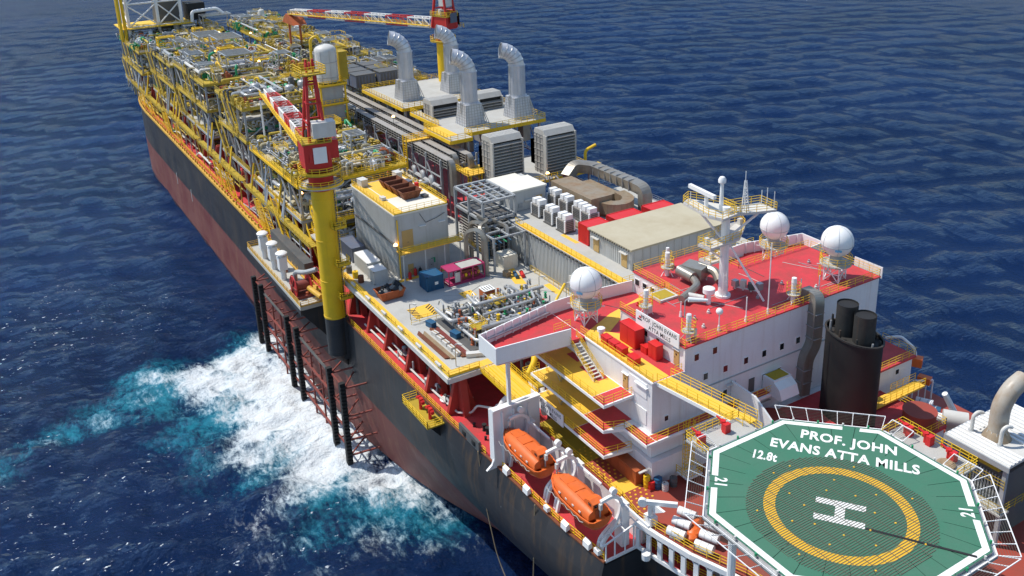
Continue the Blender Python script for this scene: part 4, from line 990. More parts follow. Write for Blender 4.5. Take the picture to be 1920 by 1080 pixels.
# ================================================================ GENERATOR HOUSE (right edge)
gh = thing('generator_house', 'white ribbed roof shelter with rusty exhaust at the right edge', 'machinery house', (1.5, -12, 27))
MB().bx(-1.6, 5.4, -18, -6.8, 36.7, 36.95).build('roof', 'offwhite', gh)
for i in range(17): 
    y = -17.8+i*.65
    MB().bx(-1.6, 5.4, y, y+.3, 36.952, 37.12).build('roof_rib', 'white', gh) if not (-11.8 < y < -9.6) else MB().bx(3.9, 5.4, y, y+.3, 36.952, 37.12).build('roof_rib', 'white', gh)
MB().bx(-1.75, 5.5, -6.8, -6.65, 36.4, 36.98).build('fascia', 'grey_steel', gh); MB().bx(5.4, 5.55, -18, -6.7, 36.4, 36.98).build('fascia', 'grey_steel', gh)
for x, y in ((5,-7.2),(-1.2,-7.2),(5,-17),(-1.2,-17),(5,-12)): MB().beam((x,y,27), (x,y,36.7), .4).build('column', 'grey_steel', gh)
MB().bx(-.6, 4.2, -16.5, -8.4, 27, 34.8).build('machinery', 'dark_steel', gh)
for i in range(14): MB().bx(-.4+i*.33, -.25+i*.33, -8.38, -8.2, 30, 34.4).build('louvre', 'grey_steel', gh)
MB().bx(-.5, 4.6, -7.9, -7.2, 35.6, 36.1).build('yellow_beam', 'olive_deck', gh)
r = MB(); r.rail([(5,-6.9,31),(-1.4,-6.9,31),(-1.4,-16,31)], 1.1, 1.3, .045); r.rail([(5,-6.9,34),(-1.4,-6.9,34)], 1.1, 1.3, .045); r.build('railing', 'olive_deck', gh); MB().bx(-1.5,5,-8.4,-6.8,30.8,31).build('gallery', 'grey_deck', gh)
ex = thing('rusty_exhaust', 'rust streaked bent exhaust stack on the white ribbed roof', 'exhaust', (2.2, -10.7, 36.95))
MB().lathe((2.2,-10.7,36.95), [(1.45,0),(1.1,.7),(.95,.9)], 16).build('skirt', 'duct_rust', ex, True)
MB().tube([(2.2,-10.7,37.6), (2.2,-10.7,40.8), (2.0,-11.8,42.5), (1.8,-13.4,43.2)], .95, 18, 1.1, cap=False, seg=5).build('stack', 'exhaust_tan', ex, True)
for i in range(12): 
    a = i*math.pi/6; MB().beam((2.2+1.3*math.cos(a),-10.7+1.3*math.sin(a),36.97), (2.2+.98*math.cos(a),-10.7+.98*math.sin(a),37.9), .045).build('gusset', 'offwhite', ex)
for (x, y) in ((4.2,-9.4),(1.0,-9.4)):
    g = thing('gooseneck_vent', 'white gooseneck vent pipe '+('in front of' if x < 2 else 'left of')+' the rusty exhaust', 'vent pipe', (x, y, 36.95), 'gooseneck vents on the ribbed roof')
    MB().tube([(x,y,36.95), (x,y,38.9), (x-.2,y-.5,39.3), (x-.4,y-1.0,39.1)], .2, 10, .4).build('pipe', 'offwhite', g, True); MB().cyl((x,y,36.95), (x,y,37.15), .34, n=12).build('flange', 'grey_steel', g, True)
# ================================================================ STARBOARD QUARTER
sbh = thing('starboard_side_house', 'white side house with red roof behind the funnel', 'deckhouse', (24, -25, 27))
MB().bx(21.5, 26.4, -23.6, -16, 27.1, 33.1).build('wall', 'white_wall', sbh); MB().bx(21.2, 26.45, -24, -15.8, 33.1, 33.35).build('roof', 'deck_red', sbh)
MB().bx(21.42, 21.5, -21, -20.5, 31.6, 32.2).build('window', 'glass_dark', sbh)
r = MB(); r.rail([(21.3,-16,33.35),(21.3,-23.9,33.35),(26.4,-23.9,33.35)], 1.1, 1.3, .042); r.build('railing', 'yellow_rail', sbh)
MB().bx(18.6,20.1,-22.6,-12.6,30.45,30.7).build('gallery', 'yellow_deck', sbh); r = MB(); r.rail([(18.6,-13.6,30.7),(18.6,-22.6,30.7)], 1.1, 1.2, .045); r.rail([(20.1,-17.8,30.7),(20.1,-22.6,30.7)], 1.1, 1.2, .045); r.build('gallery_railing', 'yellow_rail', sbh)
sd_ = thing('starboard_boat_davit', 'orange and white boat davit gear on the starboard side', 'davit', (22, -28, 27))
MB().box((22.6,-25.2,31.6), (2.6,1.2,1.2), .5).build('boat_canopy', 'orange', sd_); MB().box((20.6,-25.4,29.6), (1.6,1,.9), .3).build('boat_bow', 'orange', sd_)
MB().tube([(26,-24,33.8), (24.4,-25,34.4), (22.6,-25.6,33.2), (22.3,-25.7,31.2)], .2, 8).build('davit_arm', 'white', sd_, True)
q = MB(); q.beam((21.2,-23.9,29.6), (19.7,-25.9,29.8), .22); q.beam((21.2,-24,27), (21.2,-24,29.6), .14); q.beam((20.7,-24.6,27), (20.7,-24.6,29.6), .1); q.beam((20.2,-25.3,27), (20.2,-25.3,29.7), .1); q.beam((19.7,-25.9,27), (19.7,-25.9,29.8), .14); q.build('gate_frame', 'white', sd_)
MB().bx(12.4, 22, -27.3, -21, 26.6, 27.02).build('side_deck', 'deck_brown', sd_)
for i, (x, y, lb, m_) in enumerate(((18.4,-22.6,'white liferaft canister at the starboard rail, farther from the ribbed roof','white'),(16.9,-22.0,'blue covered bundle between the starboard liferaft canisters','blue'),(15.3,-21.3,'white liferaft canister at the starboard rail, nearest the ribbed roof','white'))):
    t = thing('liferaft_canister' if m_ == 'white' else 'blue_bundle', lb, 'liferaft' if m_ == 'white' else 'bundle', (x, y, 27), 'starboard liferaft canisters' if m_ == 'white' else None)
    MB().cyl((x+.9,y+.5,28.2), (x-.9,y-.5,28.2), .62, n=14).build('shell', m_, t, True); MB().box((x,y,27.35), (1.2,.8,.7), .5).build('cradle', 'galv', t)
    for s_ in (-.4, .4): MB().cyl((x+s_*1.0+.05,y+s_*.55,28.2), (x+s_*1.0-.05,y+s_*.55-.03,28.2), .65, n=14).build('strap', 'galv', t)
da = thing('starboard_davit_arm', 'thick white davit arm pointing up over the starboard rail', 'davit', (14.3, -23.4, 27)); MB().cyl((14.3,-23.4,28), (15.2,-21.6,31.6), .42, .36, 10).build('arm', 'white', da, True); MB().cyl((14.3,-23.4,27), (14.3,-23.4,28.4), .5, n=10).build('pedestal', 'white', da, True)
va = thing('ribbed_grey_ventilator', 'grey half round ventilator cowl beside the ribbed roof', 'ventilator', (12.3, -19.8, 27)); MB().cyl((13.4,-18.9,30.2), (11.2,-20.6,30.2), 1.0, n=16).build('cowl', 'offwhite', va, True); MB().bx(11.6,13,-20.4,-19.2,27,30.2).build('trunk', 'offwhite', va)
# ================================================================ LIFEBOATS + DAVITS
def lifeboat():
    t = thing('lifeboat', '', 'lifeboat', (0,0,0), 'orange enclosed lifeboats on the port side')
    # hull lofted along x (bow at +x)
    st = [(-4.6,1.15,.15,1.0),(-4.3,1.45,-.35,1.0),(-3,1.68,-.75,1.0),(-1,1.75,-.95,1.0),(1,1.72,-.95,1.0),(2.8,1.4,-.8,1.05),(4.1,.75,-.35,1.15),(4.75,.12,.45,1.25)]
    v = []; f = []; K = 9
    for x, w_, zb, zt in st:
        for k in range(K):
            a = math.pi*k/(K-1); yy = -math.cos(a)*w_; zz = zt-(zt-zb)*math.sin(a)**.75; v.append((x, yy, zz))
    for i in range(len(st)-1):
        for k in range(K-1): f.append((i*K+k, i*K+k+1, (i+1)*K+k+1, (i+1)*K+k))
    f.append(tuple(range(K))); MB().add(v, f).build('hull', 'orange', t, True)
    # canopy
    cs = [(-4.0,1.32,1.0),(-3.9,1.36,2.0),(-2.0,1.5,2.15),(0,1.55,2.25),(2.0,1.42,2.15),(3.4,1.05,1.85),(4.3,.5,1.45),(4.6,.15,1.25)]
    v = []; f = []; K = 9
    for x, w_, zt in cs:
        for k in range(K):
            a = math.pi*k/(K-1); sx = abs(math.cos(a))**.62*(1 if math.cos(a) >= 0 else -1); v.append((x, -w_*sx, .98+(zt-.98)*math.sin(a)**.6))
    for i in range(len(cs)-1):
        for k in range(K-1): f.append((i*K+k+1, i*K+k, (i+1)*K+k, (i+1)*K+k+1))
    f.append(tuple(range(K-1,-1,-1))); MB().add(v, f).build('canopy', 'orange', t, True)
    g = MB()
    for i in range(len(st)-1):
        for s in (-1, 1): g.beam((st[i][0], s*st[i][1]*1.02, st[i][3]), (st[i+1][0], s*st[i+1][1]*1.02, st[i+1][3]), .16, .2)
    g.beam((-4.6,-1.15,1.0), (-4.6,1.15,1.0), .16, .2); g.build('rubbing_strake', 'orange', t)
    for x, w_ in ((-1.6,.9),(.3,.95),(2.0,.85)): MB().box((x,0,2.24 if x < 1 else 2.15), (1.5,w_*1.5,.08)).build('roof_hatch', 'orange', t)
    MB().extr([(-3.9,1.8),(-3.95,2.75),(-3.2,2.95),(-2.4,2.7),(-2.1,2.0)], 1, -.72, .72).build('conning_cupola', 'orange', t)
    for y in (-.36, .36): MB().box((-3.98,y,2.5), (.06,.4,.32)).build('cupola_window', 'glass_dark', t)
    for x in (-3.3,): 
        for y in (-.73, .73): MB().box((x,y,2.5), (.5,.04,.3)).build('cupola_window', 'glass_dark', t)
    MB().bx(-4.62,-3.95,-.6,.6,.98,1.05).build('stern_deck', 'orange', t); MB().box((-3.98,.1,1.5), (.08,.7,1.0)).build('stern_door', 'orange_dark', t)
    for x in (-2.5,-1.2,.1,1.4): 
        for s in (-1, 1): MB().box((x,s*1.5,1.35), (.35,.1,.18)).build('porthole', 'glass_dark' if s < 0 else 'offwhite', t)
    g = MB(); g.beam((-4.2,0,1.1), (-4.2,0,2.2), .14); g.beam((4.2,0,1.3), (4.2,0,2.0), .14); g.build('lifting_hook', 'galv', t)
    l = MB()
    for s in (-1, 1):
        for i in range(6): l.beam((-3.5+i*1.2, s*1.77, .75), (-2.9+i*1.2, s*1.8, .5), .05); l.beam((-2.9+i*1.2, s*1.8, .5), (-2.3+i*1.2, s*1.77, .75), .05)
    l.build('grab_line', 'offwhite', t)
    return t
lb0 = lifeboat(); lb0.location = (38.2, 25.4, 27.4); lb0['label'] = 'orange enclosed lifeboat next to the white bulkhead'
copy_thing(lb0, (27.5, 25.3, 27.4), 0, 'orange enclosed lifeboat nearest the stern on the port side')
def davit():
    t = thing('lifeboat_davit', '', 'davit', (0,0,0), 'white lifeboat davits')
    MB().tube([(0,.1,-3.9), (0,-.3,-2.2), (0,-1.6,-1.2), (0,-2.6,.6), (0,-2.8,2.2), (0,-1.6,3.2), (0,.0,3.0)], .25, 4, .6).build('arm', 'white', t)
    MB().tube([(.7,-.1,-3.9), (.7,-.4,-2.4), (.7,-1.6,-1.5), (.7,-3.2,-.6)], .26, 4, .5).build('trackway', 'white', t)
    MB().bx(-.4,1.0,-3.6,-2.6,-3.9,1.6).build('housing', 'white', t); MB().cyl((0,.0,3.0), (0,.0,2.1), .09, n=6).build('fall_wire', 'galv', t)
    MB().cyl((-.2,-1.7,3.7), (.3,-1.7,3.7), .4, n=12).build('sheave', 'white', t, True); MB().box((-.1,.1,2.5), (.35,.3,.7)).build('block', 'offwhite', t)
    MB().beam((.3,-2.9,1.6), (-4.5,-3.0,1.5), .22, .3).build('winch_rail', 'white', t)
    return t
dv = davit(); dv.location = (33.9, 25.3, 27.4); dv['label'] = 'white davit at the after end of the lifeboat by the bulkhead'
copy_thing(dv, (42.3, 25.3, 27.4), 0, 'white davit at the forward end of the lifeboat by the bulkhead'); copy_thing(dv, (23.3, 25.2, 27.4), 0, 'white davit at the after end of the lifeboat nearest the stern'); copy_thing(dv, (31.8, 25.2, 27.4), 0, 'white davit at the forward end of the lifeboat nearest the stern')
# white canvas covers on the boat deck rail
for i, x in enumerate((41.0, 36.4, 32.2, 28.6, 24.8, 23.2)):
    y = interp(TD, x)-.1; m_ = MB(); 
    m_.extr([(y-.25,DK+.45),(y+.35,DK+.3),(y+.3,DK+1.0),(y-.1,DK+1.25)], 0, x-.55, x+.55) if i not in (2, 5) else m_.box((x, y, DK+.8), (.8,.5,.55))
    tag(m_.build('rail_cover', 'white'), ['white canvas cover on the boat deck rail next to the bulkhead','second white canvas cover along the boat deck rail from the bulkhead','small white box on the boat deck rail between the two lifeboats','fourth white canvas cover along the boat deck rail from the bulkhead','fifth white canvas cover along the boat deck rail, largest near the stern','small white box on the boat deck rail at the stern step'][i], 'rail cover', 'white covers on the boat deck rail')
# stern deck: white davit crane, canisters, bundle, cargo
dc = thing('stores_davit', 'white knuckle davit crane with arm lying level beside the helideck', 'davit crane', (21.3, 20.2, 27))
MB().cyl((21,20.2,27), (21,20.2,29.6), .32, n=12).build('post', 'white', dc, True); MB().bx(20.4,21.6,19.7,20.7,27.02,28.1).build('base_box', 'white', dc)
MB().beam((21.4,21.0,29.9), (18.7,18.4,30.1), .4, .5).build('arm', 'white', dc); MB().extr([(20.5,28.6),(20.9,29.7),(18.9,29.8)], 1, 19.9, 20.2).build('gusset', 'white', dc); MB().cyl((21.2,21.2,29.9), (21.5,20.9,29.9), .5, n=14).build('winch_drum', 'white', dc, True)
def canister():
    t = thing('liferaft_canister', '', 'liferaft', (0,0,0), 'white liferaft canisters on the port quarter')
    MB().cyl((-1.0,0,.75), (1.0,0,.75), .48, n=16).build('shell', 'white', t, True); MB().box((0,0,.2), (1.3,.7,.35)).build('cradle', 'galv', t)
    for x in (-.4, .4): MB().cyl((x-.04,0,.75), (x+.04,0,.75), .5, n=16).build('strap', 'offwhite', t)
    MB().cyl((-1.02,0,.75), (-1.0,0,.75), .5, n=16).build('end_cap', 'offwhite', t, True)
    return t
c0 = canister(); k_ = 0
for gx, gy in ((18.2,18.2),(15.0,17.2)):
    for j in range(3):
        lo = (gx+(1-j)*.6, gy-(1-j)*1.25, 27.3+.3*(1-j)); lb = 'white liferaft canister, '+['upper','middle','lower'][j]+' of three in the rack '+('left' if gx > 17 else 'right')+' of the orange bundle'
        if k_ == 0: c0.location = lo; c0.rotation_euler = (0,0,R(24)); c0['label'] = lb
        else: copy_thing(c0, lo, R(24), lb)
        k_ += 1
ob = thing('orange_bundle', 'lumpy orange covered bundle between the two liferaft racks', 'bundle', (16.6, 16.6, 27))
for i, (dx, dy, dz, s_) in enumerate(((0,0,.8,.75),(.5,-.8,1.1,.6),(-.4,.7,.6,.6),(.9,-1.5,1.0,.5))): 
    MB().lathe((16.9+dx,17.6+dy,27.1), [(s_*.7,0),(s_,dz*.4),(s_*.9,dz*.8),(s_*.4,dz*1.15)], 9, 1, 1.15).build('cover_fold', 'orange', ob, True)
cb = thing('brown_deck_house', 'rust brown low deck locker along the quarters wall', 'locker', (29.5, 15.9, 27)); MB().bx(26.9,33.2,14.2+2.05,17.6,27,28.9).build('body', 'orange_dark', cb); MB().bx(26.8,33.3,16.2,17.7,28.9,29.0).build('lid', 'orange_dark', cb)
for i in range(4): MB().bx(27.2+i*1.5,28.4+i*1.5,17.6,17.64,27.3,28.7).build('door', 'orange_dark', cb)
for (x, y, r_, h_, m_, lb) in ((25.3,15.6,.5,1.3,'blue','blue drum on the after deck below the yellow caged ladder'),(26.1,16.6,.4,1.5,'yellow','yellow gas bottle trolley at the end of the brown locker'),(25.6,16.3,.42,1.0,'cabinet_red','red drum among the clutter at the corner of the quarters'),(24.5,15.2,.4,.9,'offwhite','pale canister lying by the clutter at the corner of the quarters'),(24.6,13.9,.45,1.1,'dark_steel','dark drum on the after deck in the shade')):
    t = thing('deck_drum', lb, 'drum', (x, y, 27)); MB().lathe((x,y,27), [(r_,0),(r_,h_*.3),(r_*1.05,h_*.33),(r_,h_*.36),(r_,h_*.64),(r_*1.05,h_*.67),(r_,h_*.7),(r_,h_),(r_*.9,h_)], 14).build('body', m_, t, True); MB().cyl((x+.15,y,27+h_), (x+.15,y,27+h_+.08), .07, n=8).build('bung', 'dark_steel', t)
ct = thing('caged_ladder', 'yellow caged ladder on the aft corner wall of the quarters', 'ladder', (25, 11.4, 27))
l = MB(); l.ladder((25.2,11.4,27), (25.2,11.4,34.6), (0,1,0), .6); l.build('ladder', 'yellow_rail', ct); c = MB()
for i in range(10):
    z = 28.4+i*.65
    for j in range(6):
        a, b = math.pi/2+j*math.pi/6, math.pi/2+(j+1)*math.pi/6; c.beam((25.1+.75*math.cos(a),11.4+.75*math.sin(a),z), (25.1+.75*math.cos(b),11.4+.75*math.sin(b),z), .052)
for j in range(5): a = math.pi/2+j*math.pi/4; c.beam((25.1+.75*math.cos(a),11.4+.75*math.sin(a),28.4), (25.1+.75*math.cos(a),11.4+.75*math.sin(a),34.6), .052)
c.build('cage', 'yellow_rail', ct); MB().bx(23.7,25.6,10.2,12.6,27.6,27.75).build('landing', 'white', ct); r = MB(); r.rail([(25.6,10.2,27.75),(23.7,10.2,27.75),(23.7,12.6,27.75),(25.6,12.6,27.75)], 1, .8, .052); r.build('landing_railing', 'yellow_rail', ct)
# ================================================================ LAYDOWN DECK
LZ = 30.5
ld = thing('laydown_deck', 'raised grey cargo deck with yellow edges aft of the modules', 'deck', (80, 14, DK))
MB().prism([(55,13),(55,27.2),(96,27.2),(97.5,25.2),(116,25.2),(116,-1),(62,-1),(62,4)], LZ-.35, LZ).build('deck_plate', 'grey_deck', ld)
e = MB(); 
for a, b in (((54.9,13),(54.9,27.3)),((54.9,27.3),(96,27.3))): e.beam((*a,LZ-.45), (*b,LZ-.45), .3, .75)
e.build('edge_girder', 'offwhite', ld)
u = MB()
for x in range(57, 96, 3): u.beam((x,26.9,LZ-.7), (x,24.6,LZ-.7), .2, .7)
for x in range(58, 96, 7): u.cyl((x,25.4,DK), (x,25.4,LZ-.4), .25, n=8)
u.build('under_girder', 'dark_steel', ld)
def lp(poly, m, nm='deck_marking', z=0): MB().prism(poly, LZ+.004+z, LZ+.012+z).build(nm, m, ld)
lp([(55.1,13.2),(55.1,27.1),(95.8,27.1),(95.8,25.9),(56.6,25.9),(56.6,13.2)], 'yellow_deck', 'edge_walkway')
lp([(73.9,3),(88.5,-.2),(88.5,1.6),(75,4.6)], 'yellow_deck'); lp([(86.4,8),(86.4,21),(87.3,21),(87.3,8)], 'yellow_deck'); lp([(68,0),(72,-.2),(72,1),(68,1.2)], 'yellow_deck')
lp([(62.5,5.3),(70.5,4.4),(70.5,4.7),(62.5,5.6)], 'yellow_deck'); lp([(62.5,2.0),(66,1.6),(66,4.2),(62.5,4.6)], 'yellow_deck')
for (cx, cy, s, n_) in ((74.8, 21.4, 3.9, 6), (76.2, 12.8, 2.2, 0)):
    lp([(cx-s/2,cy-s/2),(cx+s/2,cy-s/2),(cx+s/2,cy+s/2),(cx-s/2,cy+s/2)], 'yellow_deck', 'hazard_square')
    for i in range(n_):
        for sg in (0, 1):
            q = -s/2+.2+i*s/n_; w_ = .3
            P = [(cx+q, cy-s/2), (cx+q+w_, cy-s/2), (cx+q+w_-.8, cy-s/2+1.1), (cx+q-.8, cy-s/2+1.1)] if sg == 0 else [(cx+q, cy+s/2), (cx+q+w_, cy+s/2), (cx+q+w_-.8, cy+s/2-1.1), (cx+q-.8, cy+s/2-1.1)]
            lp([(max(cx-s/2, x), y) for x, y in P], 'text_black', 'hazard_stripe', .009)
    if not n_:
        for dx in (-.6, .6):
            for dy in (-.6, .6): lp([(cx+dx-.2,cy+dy-.1),(cx+dx+.2,cy+dy-.1),(cx+dx+.2,cy+dy+.1),(cx+dx-.2,cy+dy+.1)], 'text_black', 'hazard_stripe', .009)
for i in range(9):
    a = random.uniform(0, 3); x, y = random.uniform(72, 85), random.uniform(6, 22); L = random.uniform(1, 3)
    lp([(x,y),(x+L*math.cos(a),y+L*math.sin(a)),(x+L*math.cos(a)+.05,y+L*math.sin(a)+.1),(x+.06,y+.1)], 'dark_steel', 'scuff_mark', .002)
r = MB(); r.rail([(55.05,13.2,LZ),(55.05,19,LZ)], 1.1, 1.3, .05); r.rail([(55.05,22.4,LZ),(55.05,27.1,LZ),(96,27.1,LZ),(97.4,25.2,LZ),(110,25.2,LZ)], 1.1, 1.6, .05, toe=.3); r.build('railing', 'yellow_rail', ld)
r = MB(); r.rail([(71.8,24.8,LZ),(71.2,14,LZ),(70.6,3,LZ)], 1.15, 1.3, .052); r.build('inner_railing', 'yellow_rail', ld)
for i in range(6): MB().box((58+i*6.2, 27.2, LZ+.75), (1.5,.35,.3)).build('rail_light', 'offwhite', ld)
# gangway from laydown deck to balcony
gw = thing('gangway_bridge', 'yellow grating footbridge between the cargo deck and the balconies', 'footbridge', (50, 20.7, 30))
MB().beam((55,20.7,30.35), (45.6,20.7,30.0), 3.3, .16).build('grating', 'yellow_deck', gw); g = MB()
for y in (18.95, 20.1, 21.2, 22.4): g.beam((55,y,30.3), (45.6,y,29.95), .14, .5)
g.build('girder', 'yellow', gw); r = MB()
for y in (18.95, 22.45): r.rail([(55,y,30.4), (45.6,y,30.1)], 1.1, 1.4, .052)
for y in (19.8, 20.7, 21.6): r.beam((55,y,30.5), (45.6,y,30.12), .045)
r.build('railing', 'yellow_rail', gw)
# gap between the laydown deck and the quarters: yellow decks and big pipes
gp = thing('link_platform', 'yellow painted landing decks between cargo deck and quarters', 'platform', (50, 12, DK))
for (x0, x1, y0, y1, z) in ((47.5,54.5,9.5,16.5,33.2),(46.2,50,15.9,18.6,30.6),(46.3,53,2,9,30.6)): 
    MB().bx(x0,x1,y0,y1,z-.25,z).build('landing', 'olive_deck', gp); r = MB(); r.rail([(x0,y1,z),(x1,y1,z),(x1,y0,z)], 1.1, 1.3, .052); r.build('railing', 'yellow_rail', gp)
for x, y in ((47.8,10),(54,10),(47.8,16),(54,16.3)): MB().beam((x,y,DK), (x,y,33), .3).build('column', 'dark_steel', gp)
for i, (pts, rr_, m_) in enumerate((([(54,15,34.2),(51,16.4,34.2),(48.6,17.4,33),(48.4,18.6,31.6)], .42, 'yellow'), ([(56,14,27.8),(50,17,27.8),(47,19,27.4),(46.2,21,26)], .5, 'offwhite'), ([(57,12,26.4),(50,15.5,26.4),(46.3,17.5,26.4)], .55, 'offwhite'), ([(53,21,25),(50,21.5,26.5),(48,22.5,25.4),(47,22.5,DK)], .35, 'white'), ([(52,22,DK),(51.5,21,26.6),(51,19.8,27.6)], .4, 'white'))):
    t = MB().tube(pts, rr_, 12, 1.2, seg=5).build('large_pipe', m_, None, True); tag(t, ['curved yellow ventilation pipe above the landing decks','upper pale pipe in the dark gap before the quarters','lower pale pipe in the dark gap before the quarters','white bent pipe on the red deck below the footbridge, nearest the hull side','white slanting pipe on the red deck below the footbridge'][i], 'pipe', 'big pipes between cargo deck and quarters')
MB_ = MB().bx(56, 70, -12, 20, DK, DK+.2)
dk = thing('lower_machinery', 'dark pumps and valves on the red main deck under the cargo deck edge', 'pumps', (64, 23, DK))
for i in range(16):
    x = random.uniform(57, 76); y = random.uniform(22.6, 26.2); m_ = random.choice(['pipe_grey','dark_steel','white','grey_steel','offwhite'])
    if i % 2: MB().tube([(x,y,DK), (x,y,DK+random.uniform(.8,2)), (x+random.uniform(-1.5,1.5),y,DK+1.4), (x+1.6,y-random.uniform(.5,1.5),DK+.6)], random.uniform(.1,.2), 7).build('pipe', m_, dk, True)
    else: MB().lathe((x,y,DK), [(.4,0),(.4,.3),(.22,.35),(.22,.9),(.38,1),(.38,1.3),(.1,1.4)], 10).build('pump', m_, dk, True)
MB().box((58.2,23.4,DK+.9), (1.9,1.3,1.8), .1).build('control_box', 'offwhite', dk); MB().lathe((60.4,25.2,DK), [(.8,0),(.95,.3),(.6,.5),(.3,.4)], 14).build('hose_coil', 'white', dk, True)
# ---- skip with black bags
def skip(name, label, x, y, z, rz, L=3.4, W_=2.0, h=1.3, m='orange_dark', grp=None):
    t = thing(name, label, 'skip', (0,0,0), grp); t.location = (0,0,0)
    o = [(-L/2+.5,-W_/2+.25,.12),(L/2-.5,-W_/2+.25,.12),(L/2-.5,W_/2-.25,.12),(-L/2+.5,W_/2-.25,.12),(-L/2,-W_/2,h),(L/2,-W_/2,h),(L/2,W_/2,h),(-L/2,W_/2,h)]
    i_ = [(a*.95,b*.93,c+.08 if c < .5 else c) for a, b, c in o]
    MB().add(o+i_, [(3,2,1,0),(0,1,5,4),(1,2,6,5),(2,3,7,6),(3,0,4,7),(8,9,10,11),(12,13,9,8),(13,14,10,9),(14,15,11,10),(15,12,8,11),(4,5,13,12),(5,6,14,13),(6,7,15,14),(7,4,12,15)]).build('tub', m, t)
    f = MB()
    for a, b in ((4,5),(5,6),(6,7),(7,4)): f.beam(o[a], o[b], .14)
    f.build('rim', m, t); f = MB()
    for k in (-.5, .5): 
        for s in (-1, 1): f.beam((k*L*.5, s*(W_/2-.22), .12), (k*L*.5, s*(W_/2+.02), h), .1)
    f.build('rib', m, t)
    t.location = (x, y, z); t.rotation_euler = (0,0,rz); return t
skip('rubbish_skip', 'orange skip heaped with black rubbish bags at the deck edge', 82.4, 23.6, LZ, R(90), 4.4, 2.8, 1.5)
for i in range(16):
    x, y = 82.4+random.uniform(-1.1,1.1), 23.6+random.uniform(-1.8,1.8); rr_ = random.uniform(.38,.6); z = LZ+1.25+random.uniform(0,.5)
    b = MB(); b.lathe((x,y,z), [(.05,-rr_*.7),(rr_*.8,-rr_*.4),(rr_,0),(rr_*.7,rr_*.5),(.15,rr_*.75),(.1,rr_)], 9, 1, random.uniform(.8,1.25))
    for j, v_ in enumerate(b.v): b.v[j] = (v_[0]+random.uniform(-.06,.045), v_[1]+random.uniform(-.06,.045), v_[2]+random.uniform(-.05,.05))
    tag(b.build('rubbish_bag', 'black_bag' if i % 5 else 'cloth_grey', None, True), 'rubbish bag in the orange skip at the deck edge', 'bag', 'rubbish bags in the orange skip')
# ---- containers
def container(label, x0, x1, y0, y1, z0, h, m, corr='long', name='cargo_container', roof=None, cat='container'):
    t = thing(name, label, cat, ((x0+x1)/2, (y0+y1)/2, z0))
    b = MB(); b.bx(x0+.08,x1-.08,y0+.08,y1-.08,z0+.12,z0+h-.06); b.build('body', m, t)
    f = MB()
    for x in (x0+.08,x1-.08):
        for y in (y0+.08,y1-.08): f.bx(x-.08,x+.08,y-.08,y+.08,z0,z0+h)
    for z in (z0+.08, z0+h-.06):
        f.beam((x0,y0+.07,z),(x1,y0+.07,z),.14); f.beam((x0,y1-.07,z),(x1,y1-.07,z),.14); f.beam((x0+.07,y0,z),(x0+.07,y1,z),.14); f.beam((x1-.07,y0,z),(x1-.07,y1,z),.14)
    f.build('frame', m, t)
    c = MB(); n1, n2 = int((x1-x0)/.3), int((y1-y0)/.3)
    for i in range(1, n1): x = x0+(x1-x0)*i/n1; c.bx(x-.06,x+.06,y1-.09,y1-.03,z0+.2,z0+h-.15)
    for i in range(1, n2): y = y0+(y1-y0)*i/n2; c.bx(x0+.03,x0+.09,y-.06,y+.06,z0+.2,z0+h-.15)
    c.build('corrugation', m, t)
    if roof: MB().bx(x0+.12,x1-.12,y0+.12,y1-.12,z0+h-.05,z0+h-.01).build('roof_panel', roof, t)
    return t
cA = container('white shipping container lying along the grey building', 91.2, 97.2, 21.2, 23.7, LZ, 2.6, 'offwhite', roof='white'); container('small white box container at the corner of the grey building', 88.0, 90.9, 21.4, 23.9, LZ, 2.3, 'offwhite', roof='white')
container('dark blue shipping container beyond the white ones', 98.6, 104.8, 21.0, 23.5, LZ, 2.7, 'slate'); bc = container('blue cube container in the middle of the cargo deck', 80.4, 83.4, 14.9, 17.9, LZ, 2.55, 'blue')
MB().bx(80.36,80.4,15.9,16.5,LZ+1.0,LZ+1.5).build('placard', 'line_white', bc); container('cream tank container under the grey pipe portal', 80.5, 83.3, .7, 3.5, LZ, 2.5, 'cream_roof', name='tank_container')
pk = thing('pink_frame_container', 'pink open frame container holding machinery', 'container', (81.6, 10.6, LZ)); x0,x1,y0,y1 = 80.2,83.0,7.4,14.0; f = MB()
for x in (x0,x1):
    for y in (y0,y0+2.2,y0+4.4,y1): f.beam((x,y,LZ),(x,y,LZ+2.6),.16)
    for z in (LZ+.1,LZ+2.6): f.beam((x,y0-.08,z),(x,y1+.08,z),.18)
    f.beam((x,y0,LZ+.1),(x,y0+2.2,LZ+2.5),.1)
for y in (y0,y1):
    for z in (LZ+.1,LZ+2.6): f.beam((x0,y,z),(x1,y,z),.18)
f.build('frame', 'pink', pk); MB().bx(x0+.1,x1-.1,y0+4.3,y1-.1,LZ+2.55,LZ+2.66).build('roof_panel', 'pink', pk); MB().bx(x0+.2,x1-.2,y0+.3,y0+4.1,LZ+2.5,LZ+2.6).build('roof_grating', 'grey_deck', pk)
MB().bx(x0+.15,x1-.2,y0+.3,y1-.3,LZ+.15,LZ+.35).build('floor', 'pink', pk); MB().bx(x0+.5,x1-.5,y0+.8,y1-2.6,LZ+.35,LZ+1.9).build('machine', 'lattice_red', pk); MB().bx(x0+.1,x0+.3,y1-2.2,y1-1.2,LZ+.4,LZ+2.1).build('control_panel', 'offwhite', pk)
for i in range(6): MB().lathe((x0+.35,y0+.9+i*.6,LZ+1.2), [(.2,-.25),(.25,0),(.2,.25)], 8).build('valve', 'pink' if i % 2 else 'yellow', pk)
